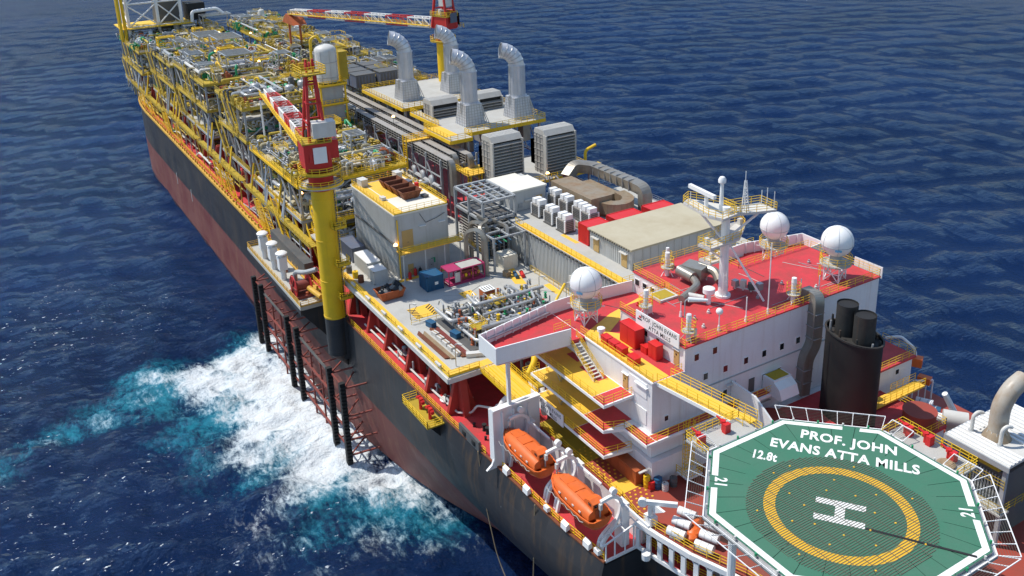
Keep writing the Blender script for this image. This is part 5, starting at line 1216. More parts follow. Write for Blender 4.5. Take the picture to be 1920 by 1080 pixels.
oc = thing('orange_cabinet', 'orange tool cabinet with white printed lid on the cargo deck', 'cabinet', (72.3, 11.4, LZ)); MB().bx(71.4,73.2,10.4,12.3,LZ+.15,LZ+2.1).build('body', 'orange_dark', oc); MB().bx(71.35,73.25,10.35,12.35,LZ+2.1,LZ+2.2).build('lid', 'line_white', oc)
for i in range(4): MB().bx(71.6+.0,73.0,10.6+i*.45,10.75+i*.45,LZ+2.2,LZ+2.21).build('lid_print', 'text_black', oc)
MB().bx(71.36,71.4,10.6,12.1,LZ+.4,LZ+1.9).build('door', 'orange_dark', oc)
for i, (x, y, m_, lb) in enumerate(((86.8,18.0,'cabinet_red','red gas cylinder standing by the grey building stair'),(87.6,16.6,'cabinet_red','red fire extinguisher beside the black one'),(87.4,15.8,'rubber','black fire extinguisher by the grey building'),(92.6,25.4,'yellow','yellow barrel at the deck edge beside the white containers'),(90.4,25.3,'rust','brown drum at the deck edge beside the white containers'),(95.2,25.5,'dark_steel','dark drum at the deck edge, farthest from the skip'))):
    t = thing('gas_cylinder' if i < 3 else 'oil_drum', lb, 'cylinder' if i < 3 else 'drum', (x,y,LZ)); rr_ = .28 if i < 3 else .5; h_ = 1.3 if i < 3 else 1.2
    MB().lathe((x,y,LZ), [(rr_,0),(rr_,h_*.8),(rr_*.6,h_*.95),(rr_*.2,h_)] if i < 3 else [(rr_,0),(rr_,.4),(rr_*1.05,.45),(rr_,.5),(rr_,h_),(rr_*.9,h_)], 12).build('body', m_, t, True); MB().cyl((x,y,LZ+h_),(x,y,LZ+h_+.18),.09,n=8).build('valve', 'dark_steel', t)
for i, (x, y, L, a, m_, lb) in enumerate(((77.4,3.0,2.0,.3,'blue','blue gas bottle lying on the cargo deck'),(77.0,2.0,1.8,.35,'cabinet_red','red gas bottle lying next to the blue one'),(78.3,4.2,1.3,1.0,'timber','small timber crate by the lying gas bottles'))):
    c_, s_ = math.cos(a)*L/2, math.sin(a)*L/2
    t = thing('lying_bottle' if i < 2 else 'timber_crate', lb, 'gas bottle' if i < 2 else 'crate', (x,y,LZ))
    if i < 2: MB().tube([(x-c_,y+s_,LZ+.35),(x+c_,y-s_,LZ+.35)], .33, 12).build('body', m_, t, True); MB().cyl((x+c_,y-s_,LZ+.35),(x+c_*1.15,y-s_*1.15,LZ+.35),.12,n=8).build('valve', 'dark_steel', t)
    else:
        for k in range(5): MB().box((x,y,LZ+.1+.2*k), (1.1-.08*(k%2),1.0,.16), .2).build('plank', 'timber', t)
# ---- manifold pipework
mf = thing('pipe_manifold', 'dense grey metering pipework skid on the cargo deck', 'pipework', (64, 13, LZ))
random.seed(21)
runs = [([(71,21,32.4),(66,21,32.4),(66,18,32.2),(61.5,18,32.2)],.3),([(70,16,33.6),(66.5,16.4,33.6),(66.5,9,33.4),(66.5,4.6,33.4)],.28),([(62.5,19.5,32.2),(62.5,12,32.2),(62.6,5,32.2)],.32),([(61,18.6,32.8),(60.8,9,32.6),(61.2,6,32.0)],.34),([(69.2,19,32.2),(69.2,6,32.0)],.25),([(64.6,19,31.8),(64.6,5.4,31.8)],.24),([(68,18,31.6),(68,5,31.6)],.2),([(63.4,17,33.4),(63.4,8,33.4),(66,7,33.4)],.22),([(66,20,31.6),(60,20,31.6),(59.4,18,31.6),(59.4,13,31.6)],.26)]
for P, r_ in runs: MB().tube(P, r_, 9, .8).build('pipe_run', 'pipe_grey', mf, True)
for i in range(110):
    x, y = random.choice((59.6,61,62.5,70.6,64.6,66.5,68,69.2)), random.uniform(5, 20); z = random.uniform(31.4,33); dx = random.choice((1.2,1.8,2.6,-1.4))
    MB().tube([(x,y,LZ+.1),(x,y,z),(x+dx,y+random.uniform(-.3,.3),z),(x+dx,y,z-.7)], random.choice((.09,.12,.16)), 6).build('branch_pipe', random.choice(['pipe_grey','pipe_grey','galv','white','dark_steel']), mf, True)
for i in range(130):
    x, y = random.uniform(60,70.5), random.uniform(4.5,20.5); z = random.uniform(31.0,33.0); s_ = random.uniform(.18,.34); v_ = MB()
    v_.lathe((x,y,z), [(s_*.5,-s_*1.6),(s_,-s_*1.5),(s_,-s_*1.2),(s_*.5,-s_),(s_*.8,0),(s_*.5,s_),(s_*.2,s_*1.4),(s_*.9,s_*1.5),(s_*.9,s_*1.75)], 8)
    v_.build('valve', random.choice(['pipe_grey','galv','green','dark_steel','pipe_grey','yellow','orange_dark']), mf, True)
for x in (60.5, 64, 67.5, 70.5):
    f = MB()
    for y in (5, 10, 15, 20): f.beam((x,y,LZ),(x,y,33.0),.14)
    f.beam((x,5,31.3),(x,20,31.3),.14); f.build('pipe_support', 'grey_steel', mf)
for (x, y) in ((67.2,12.6),(62,18.6)):
    p_ = MB(); p_.bx(x-1,x+1,y-1,y+1,32.6,32.7); p_.build('valve_platform', 'olive_deck', mf); r = MB(); r.rail([(x-1,y-1,32.7),(x+1,y-1,32.7),(x+1,y+1,32.7),(x-1,y+1,32.7)], 1.0, 1, .045, closed=True)
    for a, b in ((-1,-1),(1,-1),(1,1),(-1,1)): r.beam((x+a,y+b,LZ),(x+a,y+b,32.6),.09)
    r.build('platform_railing', 'yellow_rail', mf)
MB().bx(59.5,71,4,21.3,LZ+.02,LZ+.1).build('drip_tray', 'dark_steel', mf)
ya = MB(); ya.tube([(58.2,8.0,LZ),(58.2,8,33.8),(58.6,7.4,35.0),(60.4,4.6,36.2)], .2, 8, .5); t = ya.build('yellow_jib', 'yellow', None, True); tag(t, 'bent yellow jib pole rising behind the port bridge wing', 'jib')
# racks of beams and timbers near the port edge
for i, (x0, x1, y, m_, lb) in enumerate(((59.5,69,24.8,'rust','rusty steel section lying along the deck, outermost'),(59,68.5,24.1,'timber','bundle of timber lengths beside the pipework, outer'),(58.6,69.4,22.6,'rust','long rusty beam beside the pipework, middle'),(58.4,68.8,21.9,'lattice_red','dark red beam beside the pipework, inner'))):
    b = MB(); 
    for k in range(3): b.beam((x0+k*.1,y+k*.22,LZ+.12+.0*k), (x1-k*.3,y+.15+k*.22,LZ+.12), .16, .2)
    tag(b.build('stored_beam', m_), lb, 'beam', 'long sections stored on the cargo deck')
for i in range(5):
    t = thing('white_crate', 'white wrapped crate beside the pipework, '+['nearest the stern','second from the stern','third from the stern','fourth from the stern','farthest from the stern'][i]+' of five', 'crate', (60+i*1.7, 23.3, LZ), 'white crates in a row beside the pipework'); MB().box((60+i*1.7,23.3,LZ+.3), (1.2,.7,.55), .04*i).build('box', 'offwhite', t); MB().box((60+i*1.7,23.3,LZ+.58), (1.25,.2,.03), .04*i).build('strap', 'timber', t)
for (x, y, m_, lb) in ((69.6,22.6,'blue','blue tarpaulin covered box near the inner railing'),(64.6,21.1,'blue','small blue box beside the valve platform')):
    t = thing('blue_box', lb, 'box', (x,y,LZ)); b = MB().box((x,y,LZ+.45), (1.5,.9,.8), .2); b.build('cover', m_, t); MB().box((x,y,LZ+.88), (1.6,1.0,.045), .2).build('lid', m_, t)
rp_ = thing('red_hose_station', 'red hose reel station at the after corner of the cargo deck', 'hose reel', (58.6, 18.4, LZ)); MB().beam((58.6,18.4,LZ),(58.6,18.4,LZ+2.0),.16).build('post', 'cabinet_red', rp_); MB().cyl((58.6,18.1,LZ+1.5),(58.6,18.7,LZ+1.5),.6,n=14).build('reel', 'cabinet_red', rp_, True); MB().box((58.7,17.4,LZ+1.4),(.5,.5,.9)).build('box', 'cabinet_red', rp_)
cl = thing('grey_cross_beam', 'grey concrete coloured beam near the after deck corner', 'beam', (58.2, 21.4, LZ)); MB().box((57.9,20.9,LZ+.35),(.8,3.6,.6),R(-25)).build('beam', 'offwhite', cl); MB().box((57.9,20.9,LZ+.06),(1.0,1.0,.1),R(-25)).build('pad', 'timber', cl)
for (x, y, h_, i) in ((73.4,24.2,2.6,0),(70.8,2.6,2.4,1),(66.0,.6,2.6,2),(57.2,24.9,3.4,3)):
    t = thing('deck_lamp_post', ['grey lamp post by the striped hazard square','grey lamp post at the inner end of the deck railing','grey lamp post near the big grey wall','grey lamp post at the after port corner of the cargo deck'][i], 'lamp post', (x,y,LZ), 'lamp posts on the cargo deck'); MB().tube([(x,y,LZ),(x,y,LZ+h_),(x-.5,y-.4,LZ+h_+.2)], .07, 6).build('pole', 'galv', t, True); MB().box((x-.7,y-.5,LZ+h_+.15),(.5,.3,.16),.6).build('lamp_head', 'offwhite', t)
# ================================================================ GREY TWO STOREY BUILDING
gb = thing('grey_workshop', 'grey two storey steel workshop with yellow railed roof', 'building', (97, 14.6, LZ))
MB().bx(88, 106.5, 9.8, 19.5, LZ, 41.6).build('wall', 'grey_wall', gb); MB().bx(87.9,106.6,9.7,19.6,41.6,41.85).build('roof', 'cream_roof', gb)
c = MB(); 
for i in range(44): x = 88.3+i*.41; c.bx(x-.1,x+.1,19.5,19.58,LZ+.3,36.3); c.bx(x-.1,x+.1,19.5,19.58,36.8,41.4)
c.build('wall_corrugation', 'grey_wall', gb); MB().bx(88,106.5,19.5,19.75,36.4,36.65).build('string_course', 'dark_steel', gb)
r = MB(); r.rail([(88,9.8,41.85),(88,19.5,41.85),(106.4,19.5,41.85),(106.4,9.8,41.85)], 1.1, 1.4, .05, closed=True, toe=.2); r.build('railing', 'yellow_rail', gb)
MB().bx(88.2,106.2,17.6,19.3,41.853,41.86).build('roof_walkway', 'yellow_deck', gb); MB().bx(96,106,10.2,17.4,41.853,41.858).build('roof_walkway', 'yellow_deck', gb)
MB().bx(86.0,88,8.2,19.6,35.4,35.6).build('gallery', 'yellow_deck', gb); r = MB(); r.rail([(88,19.6,35.6),(86,19.6,35.6),(86,8.3,35.6)], 1.1, 1.3, .052); r.build('gallery_railing', 'yellow_rail', gb)
for y in (19.2, 15.2, 11.6, 8.6): MB().beam((86.2,y,LZ),(86.2,y,35.4),.18).build('gallery_post', 'offwhite', gb)
for y, z, m_ in ((17.4,35.6,'door_tan'),(17.2,30.5,'door_tan'),(13.4,30.5,'grey_steel')): d = MB().bx(87.93,88,y-1.0 if z > 33 else y-.5,y+1.0 if z > 33 else y+.5,z+.1,z+(3.2 if z > 33 else 2.1)).build('door', m_, gb); MB().bx(87.88,87.93,y-.1,y+.1,z+1,z+1.1).build('handle', 'dark_steel', d)
st = MB(); st.stairs((86.6,3.6,31.0),(86.6,8.2,35.5),1.2,(1,0,0)); st.build('stair', 'grey_steel', gb); r = MB()
for x in (86.0,87.2): r.rail([(x,3.6,31),(x,8.2,35.5)],1.0,1.2,.052)
r.build('stair_railing', 'yellow_rail', gb)
for y in (18.6,14.6,11): MB().bx(87.7,88,y-.6,y+.6,38.9 if y < 15 else 34.4,39.0 if y < 15 else 34.5).build('strip_light', 'line_white', gb)
MB().bx(87.95,88,12.6,13.4,31.8,32.7).build('green_sign', 'sign_green', gb)
p_ = MB(); p_.tube([(87.85,15,41.2),(87.85,14,39.4),(87.85,12,39.8),(87.85,10.4,40.4)], .05, 5); p_.build('cable', 'dark_steel', gb)
MB().tube([(87.7,19.2,LZ),(87.7,19.2,41)], .12, 6).build('drain_pipe', 'yellow', gb, True)
for i in range(4): skip('stacked_skip', ['rusty empty skip on the workshop roof, farthest of four','rusty empty skip on the workshop roof, second farthest','rusty empty skip on the workshop roof, second nearest','rusty empty skip on the workshop roof, nearest of four'][i], 101.8-i*2.5, 14.0-.1*i, 41.86, R(90), 3.6, 2.2, 1.4, 'rust', 'rusty skips on the workshop roof')
for (x, y, s, m_, lb, k) in ((105,18,1.0,'offwhite','pale grey box at the far corner of the workshop roof',1.3),(96,18,.6,'offwhite','small pale box on the roof walkway',.5),(104.5,11.4,.9,'offwhite','pale cabinet at the far right of the workshop roof',1.5),(101,11,.9,'slate','blue grey box beside the rusty skips',.7),(98,10.6,.4,'cabinet_red','red box on the workshop roof edge',1.0),(93.2,11.4,.7,'dark_steel','low dark hatch on the workshop roof',.35)):
    t = thing('roof_box', lb, 'box', (x,y,41.86)); MB().box((x,y,41.88+k/2), (s*1.8,s*1.3,k), .1).build('body', m_, t); MB().box((x,y,41.9+k), (s*1.9,s*1.4,.08), .1).build('lid', m_, t)
# ================================================================ PIPE PORTAL, FRAMED COOLER, WHITE ROOF ROOM
pf = thing('pipe_portal', 'tall grey steel portal frame with bent ducts above the cream container', 'pipe rack', (83, 2.4, LZ))
for x, y in ((80.2,5.4),(80.2,-.6),(85.6,5.6),(85.6,-.6)): MB().beam((x,y,LZ),(x,y,37),.32).build('column', 'grey_steel', pf)
for a, b in (((80.2,5.5,36.8),(80.2,-.7,36.8)),((85.6,5.6,36.8),(85.6,-.7,36.8)),((80.2,5.4,36.8),(85.6,5.5,36.8)),((80.2,-.6,36.8),(85.6,-.6,36.8)),((83,5.4,36.8),(83,-.6,36.8)),((80.2,2.4,36.8),(85.6,2.4,36.8))): MB().beam(a,b,.26).build('beam', 'grey_steel', pf)
for P, r_ in (([(84,8.6,LZ+.5),(84,8.6,37.6),(82,7.4,38.6),(80.4,6.8,37.6),(80.4,6.8,LZ)],.42),([(86.4,6.4,LZ),(86.4,6.4,38.2),(84.6,5.2,38.4),(84,4.4,37.6),(84,4.4,35)],.42),([(88,4,38.2),(85,3.6,38.2),(83.6,6.2,38.2),(82.2,6.4,37),(82.2,6.4,LZ)],.38),([(88,2,37.6),(82,1.6,37.6),(81,2.4,36.4)],.36)): MB().tube(P,r_,4,1.0,seg=4).build('duct', 'clad', pf)
for k_ in range(5): MB().tube([(85.2,4.6-k_,LZ),(85.2,4.6-k_,35),(84.4,4.2-k_,35.4),(81,4.4-k_,35.4)], .1, 6).build('pipe', random.choice(['blue','green','grey_steel']), pf, True)
fc = thing('framed_cooler', 'open grey steel frame tower with louvred sides', 'cooler', (91.5, .5, LZ)); X0,X1,Y0,Y1 = 86.4,96.6,-2.6,3.8
for x in (X0,(X0+X1)/2,X1):
    for y in (Y0,Y1): MB().beam((x,y,LZ),(x,y,41),.42).build('column', 'grey_steel', fc)
for z in (41, 37.6):
    for a, b in (((X0,Y0,z),(X1,Y0,z)),((X0,Y1,z),(X1,Y1,z)),((X0,Y0,z),(X0,Y1,z)),((X1,Y0,z),(X1,Y1,z)),(((X0+X1)/2,Y0,z),((X0+X1)/2,Y1,z))): MB().beam(a,b,.42).build('beam', 'grey_steel', fc)
for i in range(1, 4): MB().beam((X0,Y0+(Y1-Y0)*i/4,41),(X1,Y0+(Y1-Y0)*i/4,41),.24).build('joist', 'grey_steel', fc)
for i in range(1, 6): MB().beam((X0+(X1-X0)*i/6,Y0,40.95),(X0+(X1-X0)*i/6,Y1,40.95),.2).build('joist', 'grey_steel', fc)
for z in np.arange(32, 38.4, .55): s_ = MB(); s_.beam((X0+.4,Y0+.4,z),(X0+.4,Y1-.4,z),.3,.1); s_.beam((X0+.4,Y1-.4,z),(X1-.4,Y1-.4,z),.3,.1); s_.build('slat', 'louvre', fc)
for i in range(7): MB().beam((X0+.2,Y0+.5+i*.9,31),(X0+.2,Y0+.5+i*.9,38.4),.09).build('upright', 'grey_steel', fc)
MB().bx(X0+.8,X1-.8,Y0+.8,Y1-.8,LZ,37.8).build('core', 'dark_steel', fc)
wr = thing('white_roof_room', 'grey equipment room with bright cream flat roof', 'building', (92.6, -6.4, LZ)); MB().bx(88.6,97,-10.4,-2.9,LZ,40.7).build('wall', 'grey_wall', wr); MB().prism([(88.4,-2.7),(88.4,-10.6),(95,-10.6),(95,-9.2),(97.2,-9.2),(97.2,-2.7)],40.7,40.95).build('roof', 'cream_roof', wr)
d = MB().bx(88.52,88.6,-9.6,-8.4,37,39.2).build('door', 'door_tan', wr); MB().bx(88.48,88.52,-9.4,-9.2,38,38.1).build('handle', 'dark_steel', d); MB().bx(88.3,88.6,-7.6,-5.9,38.6,38.9).build('strip_light', 'offwhite', wr); MB().bx(88.45,88.6,-5.4,-4.6,37.6,38.4).build('vent_box', 'grey_steel', wr)
# ================================================================ E-HOUSE BLOCK
eh = thing('electrical_house', 'long grey corrugated equipment block with walkway roof', 'building', (70, -14, LZ))
MB().bx(54, 88.3, -27.5, -1.2, DK+3, 36.8).build('wall', 'grey_wall', eh); MB().bx(53.8,88.4,-27.8,-1.0,36.8,37).build('roof_deck', 'grey_deck', eh)
c = MB()
for i in range(78):
    x = 54.4+i*.42; c.bx(x-.1,x+.1,-1.2,-1.12,LZ+.2,36.5)
c.build('wall_corrugation', 'grey_wall', eh)
for i in range(30):
    MB().bx(54.6+i*1.05,55.1+i*1.05,-1.05,-.8,36.55,36.9).build('roof_bracket', 'dark_steel', eh)
MB().bx(53.9,83,-2.6,-1.1,37.004,37.012).build('walkway', 'yellow_deck', eh); MB().bx(70.5,75,-5.2,-4.4,37.004,37.012).build('walkway', 'yellow_deck', eh)
r = MB(); r.rail([(84,-1.2,37),(54,-1.2,37),(54,-27.4,37)], 1.1, 1.3, .045, toe=.25); r.rail([(66.5,-.2,LZ),(78,-.2,LZ)],1.1,1.4,.045); r.build('railing', 'yellow_rail', eh)
d = MB().bx(64.4,65.6,-1.2,-1.04,LZ+.1,LZ+2.3).build('door', 'door_tan', eh); MB().bx(65.3,65.4,-1.04,-1.0,LZ+1.1,LZ+1.25).build('handle', 'dark_steel', d); MB().bx(64.2,65.8,-1.2,-.6,LZ+2.5,LZ+2.65).build('door_hood', 'offwhite', eh)
MB().bx(66.4,67.4,-1.15,-.9,LZ+1.4,LZ+3).build('panel_box', 'offwhite', eh); MB().bx(63.2,63.8,-1.12,-1.0,LZ+1.2,LZ+2).build('green_sign', 'sign_green', eh)
aw = thing('tan_roof_cabin', 'grey panelled switch room with large flat tan roof', 'building', (62.2, -14, 37)); MB().bx(57,67.6,-24,-5.2,37,40.2).build('wall', 'grey_wall', aw); MB().bx(56.7,67.9,-24.3,-4.9,40.2,40.5).build('roof', 'tan_roof', aw)
for i in range(20): x = 57.3+i*.53; MB().bx(x-.07,x+.07,-5.2,-5.13,37.2,40).build('panel_rib', 'grey_wall', aw)
for i in range(12): y = -5.8-i*1.55; MB().bx(56.93,57,y-.05,y+.05,37.2,40).build('panel_rib', 'grey_wall', aw)
for i in range(18): MB().bx(57.1+i*.58,57.3+i*.58,-4.95,-4.75,40.15,40.4).build('gutter_bracket', 'dark_steel', aw)
for x in (65.8, 58.6): d = MB().bx(x-.7,x+.7,-5.2,-5.06,37.1,39.3).build('door', 'door_tan', aw); MB().bx(x+.4,x+.5,-5.06,-5.0,38.1,38.2).build('handle', 'dark_steel', d); MB().bx(x-.9,x+.9,-5.2,-4.6,39.4,39.5).build('door_hood', 'offwhite', aw)
for i, (y0, y1) in enumerate(((-9.6,-5.4),(-16.6,-11.0),(-23.2,-18.4))): container(['red container behind the tan roof, nearest of three','red container behind the tan roof, middle of three','red container behind the tan roof, farthest of three'][i], 68.3, 71.2, y0, y1, 37, 3.3, 'cabinet_red', name='red_container')
def acunit():
    t = thing('air_conditioner', '', 'air conditioner', (0,0,0), 'white air conditioning units on the roof')
    MB().bx(-.95,.95,-.75,.75,.25,1.9).build('coil_box', 'louvre', t)
    for x in (-.95,.95):
        for y in (-.75,.75): MB().bx(x-.1,x+.1,y-.1,y+.1,0,2.0).build('corner_post', 'white', t)
    for x in (-.5,.6): MB().box((x,0,2.35), (.75,1.2,.75)).build('fan_box', 'white', t)
    s = MB()
    for i in range(5): s.bx(-.85,.85,-.82,-.76,.5+i*.28,.6+i*.28); s.bx(-1.0,-.94,-.7,.7,.5+i*.28,.6+i*.28); s.bx(-.85,.85,.76,.82,.5+i*.28,.6+i*.28)
    s.build('fin', 'dark_steel', t); MB().bx(-1.1,1.1,-.9,.9,.02,.22).build('skid', 'dark_steel', t); return t
a0 = acunit(); P = [(84.6,-6.6),(80.2,-6.4),(76.0,-6.2),(87.2,-11.6),(83.2,-11.5),(79.0,-11.5),(76.2,-11.3)]
for i, (x, y) in enumerate(P):
    lb = ['white air conditioner, farthest of the three in the front row','white air conditioner, middle of the three in the front row','white air conditioner, nearest of the three in the front row','white air conditioner, farthest of the four in the back row','white air conditioner, second farthest in the back row','white air conditioner, second nearest in the back row','white air conditioner, nearest of the four in the back row'][i]
    if i == 0: a0.location = (x,y,37); a0['label'] = lb
    else: copy_thing(a0, (x,y,37), 0, lb)
for o in [o for o in bpy.data.objects if o.name.startswith('air_conditioner')]: o.scale = (1.25,1.25,1.15)
tr = MB(); tr.beam((88,-9,37.25),(75.5,-8.8,37.25),1.0,.35); tag(tr.build('cable_duct', 'duct_rust'), 'flat brown cable duct between the two rows of air conditioners', 'duct')
td = thing('roof_duct_unit', 'weathered tan box ducting with bends on the far side of the roof', 'ducting', (84, -20, 37))
MB().bx(78,90.6,-17.4,-12.9,37,40.5).build('plenum', 'duct_rust', td); MB().bx(81,90,-21.4,-18.6,37,39.2).build('plenum', 'duct_rust', td); MB().tube([(92.4,-17.6,39.6),(93.2,-20,41.3),(91,-22.8,40.9),(78.4,-23,40.9),(76.0,-23,40.7),(75.8,-23,37.1)], 1.3, 4, 1.0, seg=5).build('duct', 'clad', td)
MB().tube([(78.4,-15.6,38.6),(76.4,-16.2,38.6),(75.6,-18.4,38.6),(77.2,-20.6,38.6),(80.6,-21,38.6)], 1.45, 4, 1.5, seg=5).build('duct', 'duct_rust', td)
for i in range(7): MB().box((90-i*1.8,-22.9,40.9), (.12,2.1,2.1)).build('flange', 'galv', td)
for i in range(16): x, y = random.uniform(88,100), random.uniform(-24,-14.5); MB().tube([(x,y,37),(x,y,38.5+random.random()),(x-1,y,39)], .12, 6).build('vent_pipe', 'galv', td, True)
r = MB(); r.rail([(90,-13.8,37),(90,-27.4,37),(76,-27.4,37)],1.1,1.5,.045); r.build('railing', 'galv', td)
# ================================================================ TURBINE MODULES, STACKS, LOUVRES
def deckmod(label, poly, z, base, grp, cols, name='turbine_module'):
    xs_ = [p[0] for p in poly]; ys_ = [p[1] for p in poly]
    t = thing(name, label, 'module', (sum(xs_)/len(xs_), sum(ys_)/len(ys_), DK), grp)
    MB().prism(poly, z-.3, z).build('deck_plate', 'grey_deck', t)
    e = MB(); r = MB()
    for a, b in zip(poly, poly[1:]+poly[:1]): e.beam((*a,z-.4), (*b,z-.4), .35, .7)
    e.build('edge_girder', 'yellow', t); r.rail([(x,y,z) for x, y in poly], 1.15, 1.5, .075, closed=True); r.build('railing', 'yellow_rail', t)
    for x, y in cols: MB().beam((x,y,DK), (x,y,z-.4), .45).build('column', 'grey_steel', t)
    return t
T1 = deckmod('turbine deck with yellow railings under the two nearer exhaust stacks', [(114,-4.6),(114,-9.5),(117.2,-9.5),(117.2,-29),(140,-29),(140,-8),(126,-8),(126,-4.6)], 44, DK, 'turbine modules', [(115,-9),(118,-28),(118,-18),(139,-28),(139,-9),(128,-9),(128,-28)])
T2 = deckmod('turbine deck with yellow railings under the two farther exhaust stacks', [(144,-8),(144,-28.5),(168,-28.5),(168,-8)], 44, DK, 'turbine modules', [(145,-9),(145,-28),(167,-9),(167,-28),(156,-28)])
MB().bx(117,126,-8,-4.7,44.003,44.01).build('deck_paint', 'yellow_deck', T1)
for T, x0, x1 in ((T1,118,139),(T2,145,167)):
    for i in range(12):
        x, y = random.uniform(x0,x1), random.uniform(-27,-9); z = random.uniform(36,42); s = random.uniform(2,4)
        MB().box((x,y,z), (s,s*.8,random.uniform(2,5)), 0).build('machinery_casing', random.choice(['dark_steel','grey_steel','louvre','clad']), T)
    b = MB()
    for y in (-8.6,-28): 
        for x in np.arange(x0,x1-4,5): b.beam((x,y,36),(x+5,y,43.4),.22); b.beam((x,y,36),(x+5,y,36),.25)
    b.beam((x0,-9,36),(x0,-18,43.4),.22); b.beam((x0,-28,36),(x0,-18,43.4),.22); b.beam((x0,-9,36),(x0,-28,36),.3); b.build('brace', 'grey_steel', T)
def stack():
    t = thing('exhaust_stack', '', 'exhaust stack', (0,0,0), 'silver turbine exhaust stacks')
    MB().add([(-2.3,-2.3,0),(2.3,-2.3,0),(2.3,2.3,0),(-2.3,2.3,0),(-1.85,-1.85,4.6),(1.85,-1.85,4.6),(1.85,1.85,4.6),(-1.85,1.85,4.6)], [(0,1,5,4),(1,2,6,5),(2,3,7,6),(3,0,4,7),(4,5,6,7)]).build('base_hood', 'stack_steel', t)
    g = MB()
    for k in range(8):
        z = .3+k*.58; w_ = 2.33-.45*z/4.6
        for a, b in (((-w_,-w_),(w_,-w_)),((w_,-w_),(w_,w_)),((w_,w_),(-w_,w_)),((-w_,w_),(-w_,-w_))): g.beam((*a,z),(*b,z),.07)
    for k in range(7):
        q = -1+2*k/6
        for s in (-1, 1): g.beam((s*2.32,q*2.3,0),(s*1.88,q*1.85,4.6),.07); g.beam((q*2.3,s*2.32,0),(q*1.85,s*1.88,4.6),.07)
    g.build('cladding_grid', 'galv', t)
    MB().cyl((0,0,4.6),(0,0,11.2),1.68,n=26).build('shaft', 'stack_steel', t, True)
    r = MB()
    for a in range(12): r.beam((1.7*math.cos(a*math.pi/6),1.7*math.sin(a*math.pi/6),4.6),(1.7*math.cos(a*math.pi/6),1.7*math.sin(a*math.pi/6),11.2),.08)
    r.lathe((0,0,11.1),[(1.68,0),(1.85,0),(1.85,.25),(1.68,.25)],26); r.lathe((0,0,4.6),[(1.68,0),(1.95,0),(1.95,.2),(1.68,.2)],26); r.build('stiffener', 'stack_steel', t)
    # segmented elbow leaning to port/bow
    d = V((.35,.94,0)).normalized(); c0 = V((0,0,11.3)); ang = 0; p = c0; pts = [p]; dirs = [0]
    for k in range(6):
        ang += R(13); p = p+(V((0,0,1))*math.cos(ang)+d*math.sin(ang))*.85; pts.append(p); dirs.append(ang)
    for k in range(6):
        m_ = MB(); o = []; n_ = 24
        for j in (k, k+1):
            an = dirs[j] if j else 0; tq = V((0,0,1))*math.cos(an)+d*math.sin(an); s1 = V((0,0,1)).cross(d); s2 = tq.cross(s1)
            rr_ = 1.62+.05*(j == k)
            for i in range(n_): a = 2*math.pi*i/n_; o.append(pts[j]+s1*(math.cos(a)*rr_)+s2*(math.sin(a)*rr_))
        m_.add(o, [(i,(i+1)%n_,n_+(i+1)%n_,n_+i)[::-1] for i in range(n_)]); m_.build('elbow_segment', 'stack_steel', t, True)
        m_ = MB(); 
        for i in range(n_): m_.beam(o[n_+i], o[n_+(i+1)%n_], .14)
        m_.build('elbow_band', 'galv', t)
    q = MB(); q.ladder((0,2.1,0),(0,1.9,10.8),(1,0,0)); q.build('ladder', 'galv', t)
    l = MB()
    for s in (-1,1): l.beam((s*2.6,-3.2,0),(s*1.9,-1.9,4),.14); l.beam((-3.2,s*2.4,0),(-1.9,s*1.8,4),.14)
    l.build('stay', 'galv', t)
    return t
s0 = stack(); s0.location = (123,-14,44); s0['label'] = 'silver exhaust stack with bent top, nearer pair, left'
copy_thing(s0,(122,-25.2,44),0,'silver exhaust stack with bent top, nearer pair, right'); copy_thing(s0,(152,-12.9,44),0,'silver exhaust stack with bent top, farther pair, left'); copy_thing(s0,(152.3,-25.2,44),0,'silver exhaust stack with bent top, farther pair, right, before the far crane')
def louvre(W_, D_, H_, label, loc):
    t = thing('intake_louvre_house', label, 'air intake', (0,0,0), 'louvred turbine air intakes')
    MB().bx(.75,D_,-W_/2,W_/2,0,H_-.9).build('casing', 'louvre', t); MB().bx(.7,.75,-W_/2+.1,W_/2-.1,0,H_-1).build('dark_backing', 'rubber', t)  # black sheet behind the slats stands in for the shade between them
    MB().extr([(.1,H_-1.0),(.9,H_),(D_-.3,H_),(D_,H_-.6),(D_,H_-1.0)], 1, -W_/2-.05, W_/2+.05).build('roof_hood', 'louvre_roof', t)
    n_ = int((H_-1.3)/.62)
    for i in range(n_):
        z = .3+i*.62; MB().extr([(-.25,z),(.55,z+.3),(.55,z+.38),(-.25,z+.16)], 1, -W_/2+.12, W_/2-.12).build('slat', 'louvre', t)
    for y in (-W_/2,W_/2): MB().bx(-.2,.8,y-.15,y+.15,0,H_-.9).build('end_post', 'louvre_roof', t)
    for z in np.arange(.8,H_-1,1.3): MB().bx(.75,D_,W_/2,W_/2+.1,z,z+.12).build('panel_rib', 'louvre', t)
    for x in np.arange(.9,D_,1.2): MB().bx(x,x+.1,W_/2,W_/2+.12,0,H_-1).build('panel_rib', 'louvre', t); MB().bx(D_,D_+2.4,-W_/2+.6,W_/2-.6,1,H_-3).build('transition_duct', 'grey_steel', t)
    r = MB(); 
    for i in range(6): r.bx(1+i*(D_-1.6)/6,1.1+i*(D_-1.6)/6,-W_/2-.05,W_/2+.05,H_,H_+.05)
    r.build('roof_seam', 'offwhite', t)
    t.location = loc; return t
louvre(6.6,4.2,8.9,'big louvred intake house nearer the cable trays',(101.6,-10.4,38)); louvre(6.8,4.2,8.9,'big louvred intake house at the ship side',(99.6,-21.2,38))
